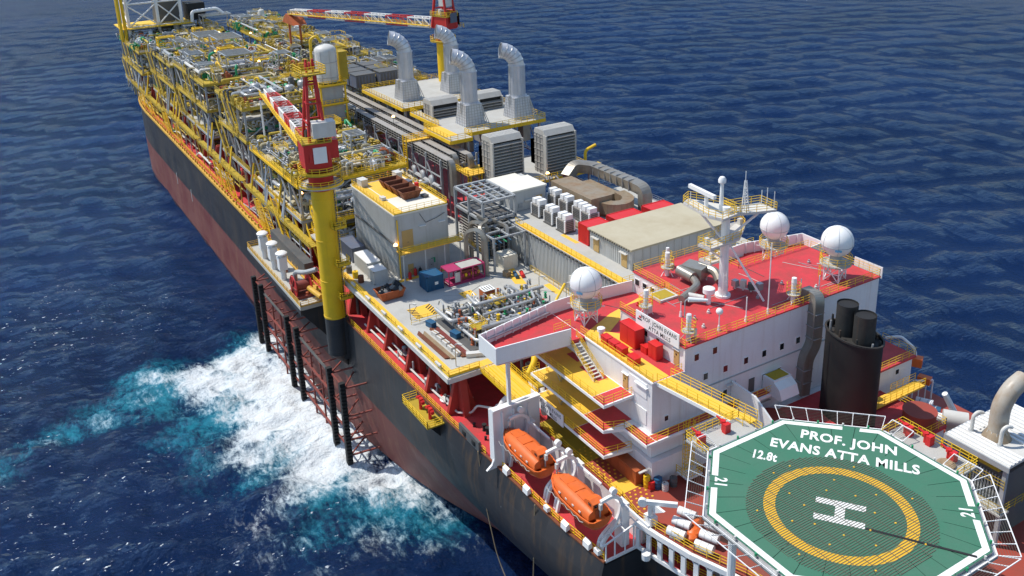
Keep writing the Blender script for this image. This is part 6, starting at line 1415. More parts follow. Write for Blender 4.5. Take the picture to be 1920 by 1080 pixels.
louvre(6.4,4.5,5.6,'low louvred intake house behind the left nearer stack',(131.5,-12.6,42.2)); louvre(6.0,4.5,5.0,'low louvred intake house between the nearer stacks',(131,-23.6,42.6))
lf = thing('intake_gallery', 'yellow railed gallery under the big louvred intakes', 'gallery', (104, -16, DK)); MB().bx(97.6,112,-27.6,-6.4,37.7,38).build('deck', 'grey_deck', lf); MB().bx(97.4,97.7,-27.6,-12,37.5,38.05).build('edge', 'yellow', lf)
r = MB(); r.rail([(97.6,-12,38),(97.6,-27.5,38),(112,-27.5,38)],1.1,1.4,.07); r.build('railing','yellow_rail',lf)
for x, y in ((98,-26.8),(98,-12.6),(111,-26.8),(111,-7)): MB().beam((x,y,DK),(x,y,37.7),.4).build('column','grey_steel',lf)
MB().tube([(98.2,-26,39),(98.2,-26,42),(97.4,-28,43)],.3,8).build('yellow_pipe','yellow',lf,True)
MB().bx(97.2,98.4,-29.2,-26.6,37.2,39).build('corner_box','yellow',lf)
# cable trays
ct_ = thing('cable_tray_rack', 'bundle of long covered cable trays running forward along the ship', 'cable trays', (145, -5, DK))
for k, (y, xa, xb) in enumerate(((-1.6,108.8,124.5),(-4.0,112.0,124.5),(-6.4,110.2,124.5),(-2.2,126,182),(-4.9,126,186),(-7.6,127,190))):
    z = 42.0; MB().bx(xa,xb,y-.75,y+.75,z-.12,z).build('tray_cover','louvre',ct_)
    MB().bx(xa,xb,y-.55,y+.55,z-1.7,z-.15).build('cable_bundle','rubber',ct_)
    r = MB(); n_ = int((xb-xa)/1.3)
    for i in range(n_+1):
        x = xa+(xb-xa)*i/n_; r.beam((x,y+.66,z-1.75),(x,y+.66,z-.1),.11); r.beam((x,y-.66,z-1.75),(x,y-.66,z-.1),.11)
    for zz in (z-.6,z-1.15,z-1.7): r.beam((xa,y+.66,zz),(xb,y+.66,zz),.09)
    r.build('tray_rung','louvre',ct_)
    if k < 3: MB().tube([(xa,y,z-.4),(xa-.8,y,z-.7),(xa-1,y,z-2),(xa-1,y,z-7)],.72,4,.6,seg=4).build('tray_drop','clad',ct_)
for x in np.arange(111,190,6.5):
    for y in (-.6,-8.6): MB().beam((x,y,DK),(x,y,41.6),.32).build('rack_column','grey_steel',ct_)
    MB().beam((x,-.6,40),(x,-8.6,40),.32).build('rack_beam','grey_steel',ct_)
b = MB()
for x in np.arange(111,185,6.5): b.beam((x,-.6,33),(x+6.5,-.6,40),.2); b.beam((x,-.6,38),(x+6.5,-.6,38),.22); b.beam((x,-.6,34),(x+6.5,-.6,34),.22)
b.build('rack_brace','grey_steel',ct_)
for i in range(14):
    y = random.uniform(-.4,.6); z = random.choice((33.5,35,36.4,37.6)); x = random.uniform(108,150); MB().tube([(x,y,z),(x+12,y,z),(x+12.4,y,z-3)],random.choice((.2,.3,.42)),8).build('rack_pipe',random.choice(['pipe_grey','galv','offwhite']),ct_,True)
for i in range(3): MB().tube([(113+i*4,.4,31),(113+i*4,.4,36.5),(113.8+i*4,.2,37.6),(115+i*4,-.2,37)],.5,8,.8).build('bent_duct','pipe_grey',ct_,True)
yb = thing('tray_bridge','yellow railed bridge crossing over the cable trays','footbridge',(125.2,-4,40)); MB().bx(124.4,126,-8,0.4,42.1,42.3).build('deck','yellow_deck',yb); r = MB(); r.rail([(124.4,.4,42.3),(124.4,-8,42.3)],1.1,1.2,.08); r.rail([(126,.4,42.3),(126,-8,42.3)],1.1,1.2,.08); r.build('railing','yellow_rail',yb)
l = MB()
for y in (.4,): 
    for x in (124.4,126): l.beam((x,y,34),(x,y,43.4),.22)
for z in np.arange(34.5,42,.5): l.beam((124.4,.4,z),(126,.4,z),.08)
l.build('ladder_tower','yellow',yb)
yb2 = thing('tray_end_platform','yellow railed platform at the bent ends of the cable trays','platform',(107.5,-6,38)); MB().bx(105,110,-9,-3.4,39.2,39.4).build('deck','yellow_deck',yb2); r = MB(); r.rail([(110,-3.4,39.4),(105,-3.4,39.4),(105,-9,39.4)],1.1,1.1,.09); r.build('railing','yellow_rail',yb2); l = MB()
for y in (-4,-6.4): 
    for x in (105,106.2): l.beam((x,y,31),(x,y,39.4),.16)
    for z in np.arange(31.5,39,.5): l.beam((105,y,z),(106.2,y,z),.09)
l.build('ladder','yellow',yb2)
# ================================================================ PROCESS MODULES
PIPEM = ['pipe_grey']*5+['galv']*3+['yellow_dull']*6+['beige']*6+['offwhite']*2+['green','white','dark_steel','grey_steel']
def rpipe(rng, x0, x1, y0, y1, z0, z1, n=4):
    p = [rng.uniform(x0,x1), rng.uniform(y0,y1), rng.uniform(z0,z1)]; pts = [tuple(p)]; last = -1
    for _ in range(n):
        ax = rng.choice([a for a in (0,0,1,1,2) if a != last]); last = ax
        lo, hi = ((x0,x1),(y0,y1),(z0,z1))[ax]; nv = rng.uniform(lo,hi)
        if abs(nv-p[ax]) < .6: nv = min(hi, p[ax]+1.2)
        p[ax] = nv; pts.append(tuple(p))
    return pts
def hvessel(c, L, r, m, parent, rz=0):
    q = [(.001,-L/2-r*.45),(r*.6,-L/2-r*.32),(r*.9,-L/2-r*.1),(r,-L/2),(r,L/2),(r*.9,L/2+r*.1),(r*.6,L/2+r*.32),(.001,L/2+r*.45)]
    b = MB(); b.lathe((0,0,0), q, 16); b.v = [((c[0]+z, c[1]+y, c[2]+x) if rz == 0 else (c[0]+y, c[1]+z, c[2]+x)) for x, y, z in b.v]
    b.f = [f[::-1] for f in b.f] if rz == 0 else b.f
    v = b.build('pressure_vessel', m, parent, True)
    s = MB()
    for t in (-.3,.3):
        if rz == 0: s.bx(c[0]+t*L-.15,c[0]+t*L+.15,c[1]-r*.8,c[1]+r*.8,c[2]-r*1.35,c[2]-r*.4)
        else: s.bx(c[0]-r*.8,c[0]+r*.8,c[1]+t*L-.15,c[1]+t*L+.15,c[2]-r*1.35,c[2]-r*.4)
    s.build('saddle','grey_steel',v)
def vvessel(x, y, z0, h, r, m, parent):
    v = MB().lathe((x,y,z0), [(r*.8,0),(r*.8,.3),(r,.5),(r,h-r*.5),(r*.85,h-r*.22),(r*.5,h-.05),(.05,h)], 16).build('vertical_vessel', m, parent, True)
    k = MB(); 
    for zz in (.35,.6): k.lathe((x,y,z0+h*zz), [(r,0),(r+.07,.02),(r+.07,.14),(r,.16)], 16)
    k.cyl((x,y,z0+h-.1),(x,y,z0+h+.5),.18,n=8); k.build('nozzle_band', m, v)
VALVE = []
def valve_mesh():
    for k in range(5):
        rng = random.Random(k+50); b = MB()
        for j in range(9):
            x, y, z = rng.uniform(-.9,.9), rng.uniform(-.9,.9), rng.uniform(0,.9); s = rng.uniform(.14,.34); w_ = rng.random()
            if w_ < .45: b.lathe((x,y,z), [(s*.4,-s*1.2),(s,-s),(s*.5,0),(s,s*.9),(s*.3,s*1.3),(s*.8,s*1.6),(s*.8,s*1.8)], 7)
            elif w_ < .75: b.box((x,y,z), (s*2,s*1.6,s*2.4), rng.uniform(0,1.5))
            else: b.tube([(x,y,0),(x,y,z+.6),(x+s*3,y,z+.6),(x+s*3,y+.3,0)], s*.4, 6)
        VALVE.append(b)
valve_mesh()
VM = {}
def valve(parent, x, y, z, rng, m=None, sc=1.):
    k = rng.randrange(5); m = m or rng.choice(['pipe_grey','galv','yellow_dull','white','dark_steel','orange_dark','green','offwhite','yellow_dull','yellow_dull','beige','beige','grey_steel','dark_steel','galv'])
    if (k,m) not in VM:
        me = VALVE[k].mesh('valve_set', False); me.materials.append(MATS[m]); VM[(k,m)] = me
    o = bpy.data.objects.new('valve_set', VM[(k,m)]); COL.objects.link(o); o.parent = parent
    o.matrix_parent_inverse = Matrix.Translation(-parent.location); o.location = (x,y,z); o.rotation_euler = (0,0,rng.uniform(0,6)); o.scale = (sc,)*3
def openframe(t, x0, x1, y0, y1, z0, z1, m='grey_steel', nb=3):
    f = MB()
    for x in (x0,x1):
        for y in (y0,y1): f.beam((x,y,z0),(x,y,z1),.3)
    for z in (z1,(z0+z1)/2):
        for a, b in (((x0,y0),(x1,y0)),((x1,y0),(x1,y1)),((x1,y1),(x0,y1)),((x0,y1),(x0,y0))): f.beam((*a,z),(*b,z),.28)
    for i in range(1,nb+1): x = x0+(x1-x0)*i/(nb+1); f.beam((x,y0,z1),(x,y1,z1),.22)
    f.beam((x0,y1,z0),(x1,y1,z1),.22); f.beam((x0,y0,z0),(x0,y1,z1),.22); f.build('open_frame', m, t)
def goose(t, x, y, z, m, rng, h=3):
    MB().tube([(x,y,z),(x,y,z+h),(x+rng.choice((-1.2,1.2)),y-.6,z+h+.5),(x+rng.choice((-1.6,1.6)),y-.8,z+h-.6)], .28, 8, .7).build('gooseneck', m, t, True)
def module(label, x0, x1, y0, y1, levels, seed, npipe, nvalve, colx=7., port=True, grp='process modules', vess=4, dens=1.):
    rng = random.Random(seed); ztop = levels[-1]; ye, yr = ('yellow_dull','rail_dull') if x0 > 150 else ('yellow','yellow_rail')
    t = thing('process_module', label, 'module', ((x0+x1)/2,(y0+y1)/2,DK), grp)
    nx = max(2, round((x1-x0)/colx)); xs_ = [x0+.3+(x1-x0-.6)*i/nx for i in range(nx+1)]
    for x in xs_:
        for y in (y1-.4, (y0+y1)/2, y0+.4): MB().beam((x,y,DK),(x,y,ztop-.3),.42).build('column', rng.choice(['grey_steel','grey_steel','galv']), t)
    for li, z in enumerate(levels):
        # deck plates in bays, some bays left open on the lower levels
        for i in range(nx):
            for a, b in ((y0,(y0+y1)/2),((y0+y1)/2,y1)):
                if li < len(levels)-1 and rng.random() < .35: continue
                if li == len(levels)-1 and rng.random() < .12: continue
                MB().bx(xs_[i]+.02,xs_[i+1]-.02,a+.02,b-.02,z-.14,z).build('grating_panel', rng.choice(['grey_deck','olive_deck','olive_deck','beige','yellow_dull','dark_steel']), t)
        e = MB()
        for a, b in (((x0,y0),(x1,y0)),((x1,y0),(x1,y1)),((x1,y1),(x0,y1)),((x0,y1),(x0,y0))): e.beam((*a,z-.3),(*b,z-.3),.3,.55)
        e.build('edge_girder', ye if li else 'grey_steel', t)
        r = MB(); r.rail([(x0,y0,z),(x0,y1,z),(x1,y1,z)],1.15,1.8,.06,toe=.16); r.rail([(x0,y0,z),(x1,y0,z)],1.1,2.2,.06); r.build('railing',yr,t)
    zz = [DK]+list(levels); dens *= 1.7
    for i in range(nx):
        for a, b in zip(zz, zz[1:]):
            if rng.random() < .7:
                q = MB(); c = rng.random()
                if c < .6: q.beam((xs_[i],y1-.4,a+.3),(xs_[i+1],y1-.4,b-.4),.28)
                else: q.beam((xs_[i+1],y1-.4,a+.3),(xs_[i],y1-.4,b-.4),.28)
                q.build('brace', rng.choice(['grey_steel','galv','galv','grey_steel',ye]), t)
    for a, b in zip(zz, zz[1:]):
        q = MB(); q.beam((x0+.3,y1-.4,a+.3),(x0+.3,(y0+y1)/2,b-.4),.28); q.beam((x0+.3,(y0+y1)/2,a+.3),(x0+.3,y0+.4,b-.4),.28); q.build('brace','grey_steel',t)
        # stairs on the outer side
        if port and rng.random() < .8:
            xm = rng.uniform(x0+2,x1-8); s = MB(); s.stairs((xm,y1+.7,a),(xm+(b-a)*1.0,y1+.7,b),1.0,(0,1,0)); s.build('stair',ye,t); r = MB(); r.rail([(xm,y1+1.2,a),(xm+(b-a),y1+1.2,b)],1.0,1.4,.08); r.rail([(xm,y1+.2,a),(xm+(b-a),y1+.2,b)],1.0,1.4,.08); r.build('stair_railing',yr,t)
    for k in range(vess):
        z = rng.choice(zz); x = rng.uniform(x0+3,x1-3); y = rng.uniform(y0+3,y1-3); m = rng.choice(['offwhite','galv','pipe_grey','white','dark_steel'])
        if rng.random() < .5: hvessel((x,y,z+1.9), rng.uniform(4,7), rng.uniform(.9,1.4), m, t, rng.randrange(2))
        else: vvessel(x,y,z,rng.uniform(3,6),rng.uniform(.7,1.3),m,t)
    for k in range(int(npipe*1.35)):
        j = rng.randrange(len(zz)); z0 = zz[j]+.3; z1 = zz[j+1]-.5 if j+1 < len(zz) else zz[j]+2.6
        if rng.random() < .3: z1 = min(ztop+2.5, z1+4)
        ya, yb_ = (y0+.5,y1-.5) if rng.random() < .6 else ((y0+y1)/2,y1-.2)
        MB().tube(rpipe(rng,x0+.5,x1-.5,ya,yb_,z0,z1,rng.randrange(2,5)), rng.choice((.1,.14,.18,.24,.32,.42)), 7).build('pipe', rng.choice(PIPEM), t, True)
    for k in range(int(nvalve*2.8)):
        j = rng.randrange(len(zz)); 
        if rng.random() < .62: j = len(zz)-1
        valve(t, rng.uniform(x0+1,x1-1), rng.uniform(y0+1,y1-1), zz[j]+.02, rng, None, rng.uniform(.9,1.9))
    for k in range(int((x1-x0)*dens/7)): goose(t, rng.uniform(x0+1,x1-1), rng.uniform(y0+1,y1-1), ztop, rng.choice(['yellow','yellow_dull','offwhite','green','pipe_grey']), rng, rng.uniform(1.5,3.5))
    for k in range(int((x1-x0)*dens/9)):
        a, b = rng.uniform(x0+1,x1-6), rng.uniform(y0+1,y1-5); openframe(t, a, a+rng.uniform(3,6), b, b+rng.uniform(3,5), ztop, ztop+rng.uniform(2.2,4.6), rng.choice(['grey_steel','yellow','galv']))
    for k in range(int((x1-x0)*dens/6)):
        a, b = rng.uniform(x0+2,x1-2), rng.uniform(y0+2,y1-2); z = ztop+rng.uniform(1.6,3.2); w_ = rng.uniform(1.2,2.4)
        p = MB(); p.bx(a-w_,a+w_,b-w_*.7,b+w_*.7,z-.12,z); p.build('small_platform', rng.choice(['olive_deck','grey_deck','grey_deck']), t); r = MB(); r.rail([(a-w_,b-w_*.7,z),(a+w_,b-w_*.7,z),(a+w_,b+w_*.7,z),(a-w_,b+w_*.7,z)],1.1,1.2,.075,closed=True)
        for u, v_ in ((-1,-1),(1,-1),(1,1),(-1,1)): r.beam((a+u*w_,b+v_*w_*.7,ztop),(a+u*w_,b+v_*w_*.7,z),.12)
        r.build('platform_railing',yr,t)
    return t
M5 = module('process module with yellow edged top just forward of the near crane', 119, 151, 3, 25.6, [32.4, 39.4], 5, 95, 90, 6.4, vess=6, dens=.6)
M4 = module('process module with cream top deck where the near crane boom rests', 158, 182, 3.5, 24.4, [31.5, 38.6, 46.2], 4, 70, 50, 6, vess=5, dens=.35)
M3 = module('tall process module with green pipes, third from the bow', 194, 230, -3, 24.4, [31.5, 38.4, 45.2], 3, 85, 85, 7.2, vess=7, dens=.9)
M2 = module('process module of open grey frames, second from the bow', 234, 268, -3, 24.6, [31, 37, 43.6], 2, 75, 80, 7, vess=7, dens=1.1)
M1 = module('process module at the bow with yellow edged top deck', 274, 312, -6, 26.4, [27.5, 34.6, 41.6], 1, 75, 90, 7.6, vess=7, dens=.8)
N3 = module('starboard process module beyond the farther stacks', 171, 206, -27.5, -9.5, [34, 43.6], 13, 55, 60, 8, False, vess=5, dens=.9)
N4 = module('starboard process module before the bow, rear of two', 210, 246, -27.5, -5, [34, 44.2], 14, 50, 75, 9, False, vess=5, dens=1.3)
N5 = module('starboard process module nearest the bow', 250, 296, -27, -8, [34, 44.6], 15, 45, 75, 10, False, vess=5, dens=1.3)
N6 = module('low process module below the cable trays inboard', 152, 192, -1.5, 3.2, [33, 38.5], 16, 30, 20, 10, False, vess=2, dens=.2)
N7 = module('low pipework module between workshop and cable trays', 108, 118, 2, 24, [31.2, 35.6], 17, 42, 26, 5, True, vess=2, dens=.3)
# port side walkway with pipe rack along the hull edge
for i, (xa, xb) in enumerate(((112,156),(160,200),(204,244),(248,300))):
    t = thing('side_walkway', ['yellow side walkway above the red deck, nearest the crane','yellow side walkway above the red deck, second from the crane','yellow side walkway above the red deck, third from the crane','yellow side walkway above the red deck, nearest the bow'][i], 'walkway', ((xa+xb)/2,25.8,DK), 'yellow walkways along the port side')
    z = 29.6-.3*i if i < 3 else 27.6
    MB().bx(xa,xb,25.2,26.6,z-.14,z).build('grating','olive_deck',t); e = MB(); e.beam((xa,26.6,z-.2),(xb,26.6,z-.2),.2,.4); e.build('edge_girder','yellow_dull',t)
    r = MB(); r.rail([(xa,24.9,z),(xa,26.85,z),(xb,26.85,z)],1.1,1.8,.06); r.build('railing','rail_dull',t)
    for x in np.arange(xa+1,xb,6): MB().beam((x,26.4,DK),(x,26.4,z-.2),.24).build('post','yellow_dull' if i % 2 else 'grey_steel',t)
    rng = random.Random(60+i)
    for k in range(10): y = rng.uniform(25,26.4); zz_ = rng.uniform(24.4,z-1); x = rng.uniform(xa,xb-10); MB().tube([(x,y,zz_),(x+rng.uniform(6,16),y,zz_),(x+17,y,DK+.2)],rng.choice((.12,.18,.28)),7).build('pipe',rng.choice(PIPEM),t,True)
    for k in range(6):
        x = rng.uniform(xa+1,xb-6); s = MB(); s.beam((x,26.8,z+.3),(x+rng.uniform(1,3),24.9,z+rng.uniform(5,8)),.3); s.build('raking_strut',rng.choice(['yellow','grey_steel','galv']),t)
    for k in range(3): x = rng.uniform(xa+1,xb-8); s = MB(); s.stairs((x,27.3,DK+.6),(x+6,27.1,z),.9,(0,1,0)); s.build('stair','yellow',t)
# grey open frames and green pipe on M3/M2
for (x0,x1,y0,y1,z0,z1) in ((198,206,10,17,45.2,51),(222,232,6,13,45.2,51.5),(236,246,8,15,43.6,50.5),(184,192,10,18,38,45)): openframe(M3 if x0 < 230 else M2,x0,x1,y0,y1,z0,z1,'galv',5)
MB().tube([(208,19,45),(208,19,50),(206,18,51)],.35,8).build('green_pipe','green',M3,True)
for x, y in ((164,16),(164,12),(167,8),(171,18)): MB().tube([(x,y,46.3),(x,y,48.2),(x+1,y,48.9),(x+1.8,y,48)],.4,8,.7).build('green_pipe','green',M4,True); vvessel(x-1.8,y,46.3,3,1.1,'pipe_grey',M4)
MB().bx(159,166,6,23,46.21,46.23).build('top_deck_sheet','cream_roof',M4)
rng = random.Random(8)
# dark cooler boxes
for i in range(6):
    x, y = 172+(i%3)*5.2, -9.8-(i//3)*6.5; t = thing('cooler_box', 'dark blue grey cooler box, '+['nearest','middle','farthest'][i%3]+' of the '+['inboard','outboard'][i//3]+' row beyond the far stacks', 'cooler', (x,y,44), 'dark cooler boxes beyond the far stacks'); MB().bx(x-2.2,x+2.2,y-2.6,y+2.6,44,47).build('casing','slate',t); MB().bx(x-2.3,x+2.3,y-2.7,y+2.7,47,47.25).build('lid','dark_steel',t)
    f = MB()
    for k in range(6): f.bx(x-2.28,x-2.2,y-2.3+k*.85,y-2.0+k*.85,44.2,46.8)
    f.build('fin','dark_steel',t)
# vessel tower
vt = thing('vessel_tower', 'white domed vessel on a yellow tower behind the near crane', 'vessel tower', (157, 4.5, 39))
MB().lathe((157,4.5,49.6), [(2.0,0),(2.55,.4),(2.55,7.3),(2.4,7.9),(1.9,8.4),(1.0,8.75),(.05,8.85)], 26).build('vessel','offwhite',vt,True)
k = MB()
for z in (51,54.4): k.lathe((157,4.5,z), [(2.55,0),(2.63,.02),(2.63,.14),(2.55,.16)], 26)
for a in range(8): k.beam((157+2.58*math.cos(a*.785),4.5+2.58*math.sin(a*.785),50),(157+2.58*math.cos(a*.785),4.5+2.58*math.sin(a*.785),57.2),.06)
k.build('band','galv',vt)
for z in (40.5,45,49.4): 
    MB().bx(153.6,160.4,1.2,7.8,z-.2,z).build('platform','olive_deck',vt); r = MB(); r.rail([(153.6,1.2,z),(160.4,1.2,z),(160.4,7.8,z),(153.6,7.8,z)],1.2,1.2,.085,closed=True,toe=.4); r.build('railing','yellow_rail',vt)
for x in (154,160):
    for y in (1.6,7.4): MB().beam((x,y,38),(x,y,49.4),.35).build('leg','yellow',vt)
MB().bx(158,161.4,-1,1,49.4,56).build('side_cage','olive_deck',vt); q = MB()
for z in np.arange(50,60.4,1.1): q.rail([(158,-1.2,z),(161.6,-1.2,z),(161.6,1.2,z)],.5,1.2,.08,rails=1)
q.ladder((157.6,1.4,49.4),(157.6,1.4,60),(1,0,0),.7); q.build('cage_railing','yellow_rail',vt)
MB().tube([(158.5,7.4,50),(158.5,7.2,59.6),(158.2,5.8,60.4),(157.6,5,58.8)],.35,8,.8).build('yellow_pipe','yellow',vt,True)
MB().bx(154.4,159.6,2,7,40.5,49).build('tower_core','grey_steel',vt)
# ================================================================ TURRET at the bow
tu = thing('turret_tower', 'white lattice turret tower with yellow columns at the bow', 'tower', (308, 10, 41))
for (x,y,m_) in ((302,24,'white'),(302,14,'white'),(302,6,'white'),(313,24,'white'),(313,6,'white'),(306,26.4,'yellow'),(300.5,25.6,'yellow')): MB().cyl((x,y,41.6),(x,y,76),.55,n=10).build('column',m_,tu,True)
for z in (46,54,62,70):
    b = MB()
    for A, B in (((302,24),(302,14)),((302,14),(302,6)),((302,24),(313,24)),((302,6),(313,6))): b.cyl((*A,z),(*B,z),.3,n=8); b.cyl((*A,z),(*B,z+7.6),.24,n=8); b.cyl((*B,z),(*A,z+7.6),.24,n=8)
    b.build('lattice','white',tu,True)
MB().bx(299.6,316,3,27,45.6,45.9).build('platform','yellow',tu); MB().bx(304,313,-3,3,46,52).build('swivel_house','rubber',tu); MB().bx(305,311,6,14,44,60).build('swivel_stack','dark_steel',tu)
MB().tube([(300,3,46),(300,2.6,49.6),(299.4,-6,50),(299,-8,48)],.6,10,1).build('large_pipe','white',tu,True); r = MB(); r.rail([(299.6,27,45.9),(299.6,3,45.9)],1.2,1.8,.09); r.build('railing','yellow_rail',tu)
openframe(tu,296,302,-10,0,42,48,'galv',5); MB().beam((299.8,27,41.6),(299.8,27,62),.8).build('yellow_post','yellow',tu)
# ================================================================ CRANES
def lattice_boom(parent, a, b, w, h, nseg, c1, c2, tip=.5, walk=True):
    a, b = V(a), V(b); d = (b-a); L = d.length; d.normalize(); s = d.cross(V((0,0,1))).normalized(); u = s.cross(d)
    P = lambda t, i, j: a+d*(L*t)+s*(i*w/2*(1-(1-tip)*max(0,(t-.6)/.4)))+u*(j*h/2*(1-(1-tip)*max(0,(t-.6)/.4)))
    for k in range(nseg):
        t0, t1 = k/nseg, (k+1)/nseg; c = c1 if k % 2 == 0 else c2; m_ = MB()
        for i in (-1,1):
            for j in (-1,1): m_.beam(P(t0,i,j),P(t1,i,j),.26)
        for q in range(3):
            ta, tb = t0+(t1-t0)*q/3, t0+(t1-t0)*(q+1)/3
            m_.beam(P(ta,-1,1),P(tb,1,1),.12); m_.beam(P(ta,-1,-1),P(tb,1,-1),.12); m_.beam(P(ta,-1,-1),P(tb,-1,1),.12); m_.beam(P(ta,1,-1),P(tb,1,1),.12)
            m_.beam(P(tb,-1,1),P(tb,1,1),.16); m_.beam(P(tb,-1,-1),P(tb,1,-1),.14); m_.beam(P(tb,-1,-1),P(tb,-1,1),.12); m_.beam(P(tb,1,-1),P(tb,1,1),.12)
        m_.build('boom_section', c, parent)
    if walk:
        r = MB(); wa, wb = a-s*(w/2+.6)-u*.6, b-s*(w*tip/2+.6)-u*.4; r.beam(wa,wb,1.0,.1); r.rail([wa-s*.45,wb-s*.45],1.0,2.0,.085); r.build('boom_walkway','yellow',parent)
    return P
c1 = thing('pedestal_crane', 'near pedestal crane with yellow column, red cab and lattice boom', 'crane', (93.2, 29.4, DK)); cx, cy = 93.2, 29.4
MB().cyl((cx,cy,24.4),(cx,cy,47.2),1.85,n=32).build('column','yellow',c1,True)
for z in (24.6,31.2,38.4,45.6): MB().lathe((cx,cy,z),[(1.85,0),(1.89,.02),(1.89,.16),(1.85,.18)],32).build('weld_ring','yellow',c1,True)
MB().tube([(cx-1.4,cy-1.45,24.6),(cx-1.4,cy-1.45,47)],.09,6).build('cable_conduit','dark_steel',c1,True)
MB().cyl((cx,cy,17.5),(cx,cy,24.42),1.8,n=32).build('column_foot','hull_black',c1,True); n_ = 24; vs = [(cx+1.8*math.cos(2*math.pi*i/n_),cy+1.8*math.sin(2*math.pi*i/n_),17.52) for i in range(n_)]+[(cx,27.9,14.2)]
MB().add(vs,[((i+1)%n_,i,n_) for i in range(n_)]).build('foot_taper','hull_black',c1); MB().bx(cx-1.6,cx+1.6,27.6,29,16.5,24.4).build('hull_bracket','hull_black',c1)
MB().cyl((cx,cy,47.2),(cx,cy,50.4),2.0,n=28).build('slew_ring','crane_red',c1,True)
for z, rr_ in ((48.1,3.6),(50.3,3.4)):
    MB().lathe((cx,cy,z-.2),[(1.95,0),(rr_,0),(rr_,.2),(1.95,.2)],24).build('ring_platform','olive_deck' if z > 49 else 'grey_deck',c1); r = MB(); r.rail([(cx+rr_*math.cos(a*math.pi/9),cy+rr_*math.sin(a*math.pi/9),z) for a in range(18)],1.15,1.3,.08,closed=True,toe=.25); r.build('ring_railing','yellow_rail',c1)
bd = V((150,20.6,51))-V((cx,cy,54)); bd.z = 0; bd.normalize(); bs = V((-bd.y,bd.x,0))    # boom direction, left of boom
BP = lambda f, l, z: V((cx,cy,z))+bd*f+bs*l
def obox(m_, f0, f1, l0, l1, z0, z1):
    P = [BP(f,l,z) for z in (z0,z1) for f, l in ((f0,l0),(f1,l0),(f1,l1),(f0,l1))]; return m_.add(P, [(3,2,1,0),(4,5,6,7),(0,1,5,4),(1,2,6,5),(2,3,7,6),(3,0,4,7)])
obox(MB(),-2.6,3.0,-1.6,2.6,51.0,55.4).build('machine_house','crane_red',c1); obox(MB(),-2.2,.2,-2.9,-1.62,52.6,55.6).build('operator_cab','crane_red',c1)
obox(MB(),-2.75,-2.62,-.9,1.2,52.2,54.8).build('rear_panel','white',c1); obox(MB(),-3.2,-1.0,-2.6,1.0,56.4,58.8).build('winch_cover','offwhite',c1)
obox(MB(),-2.8,3.2,-1.8,2.8,55.4,55.6).build('house_roof','olive_deck',c1)
obox(MB(),-1.4,1.4,-1.3,1.3,50.4,51.0).build('slew_base','dark_steel',c1)
for l in (-1.3,1.7):
    for f0, f1 in ((-2.6,-.6),(2.0,.0)): MB().beam(BP(f0,l,52.5 if f0 < 0 else 55.6),BP(f1,l*.45,66),.42).build('a_frame_leg','crane_red',c1)
for z, q in ((58.6,.95),(61.6,.75),(64.6,.5)):
    b = MB(); b.beam(BP(-1.6*q-.4,-1.3*q,z),BP(-1.6*q-.4,1.6*q,z),.25); b.beam(BP(1.4*q,-1.3*q,z),BP(1.4*q,1.6*q,z),.25); b.beam(BP(-1.6*q-.4,-1.3*q,z),BP(1.4*q,-1.3*q,z),.2); b.beam(BP(-1.6*q-.4,1.6*q,z),BP(1.4*q,1.6*q,z),.2); b.build('a_frame_tie','crane_red',c1)
MB().bx(cx-1.9,cx+1.9,cy-1.9,cy+1.9,66.0,66.2).build('head_platform','olive_deck',c1); r = MB(); r.rail([(cx-1.9,cy-1.9,66.2),(cx+1.9,cy-1.9,66.2),(cx+1.9,cy+1.9,66.2),(cx-1.9,cy+1.9,66.2)],1.2,1.0,.085,closed=True); r.build('head_railing','yellow_rail',c1)
for l in (-.6,0,.6): MB().cyl(BP(-.2,l-.1,67.3),BP(-.2,l+.1,67.3),.6,n=14).build('sheave','crane_red',c1,True)
for l in (-.5,.5): MB().beam(BP(-.3,l,66),BP(-.3,l,68.3),.3).build('sheave_post','crane_red',c1)
r = MB(); P4 = [BP(f,l,55.6) for f, l in ((-2.8,-1.8),(3.2,-1.8),(3.2,2.8),(-2.8,2.8))]; r.rail(P4,1.1,1.2,.075,closed=True); r.build('house_railing','yellow_rail',c1)
lattice_boom(c1, BP(3.0,.3,54.4), (150,20.6,51.2), 2.7, 2.2, 8, 'crane_red', 'white')
for z, s_ in ((28.5,-1),(34.5,-1),(41,-1)):
    MB().bx(cx-3.4,cx-1.6,cy-2.4,cy-.2,z-.15,z).build('rest_platform','olive_deck',c1); r = MB(); r.rail([(cx-1.9,cy-.2,z),(cx-3.4,cy-.2,z),(cx-3.4,cy-2.4,z),(cx-1.6,cy-2.4,z)],1.15,.9,.085,toe=.2); r.build('rest_railing','yellow_rail',c1)
l = MB(); l.ladder((cx-1.95,cy-1.2,24.5),(cx-1.95,cy-1.2,48),(0,1,0),.6); l.build('ladder','yellow',c1)
for k in range(5): v_ = MB().box(BP(random.uniform(-1.5,2.5),random.uniform(-1.2,2),56.2),(.8,.7,1.1)); v_.build('winch_gear',random.choice(['dark_steel','offwhite','galv','orange_dark']),c1)
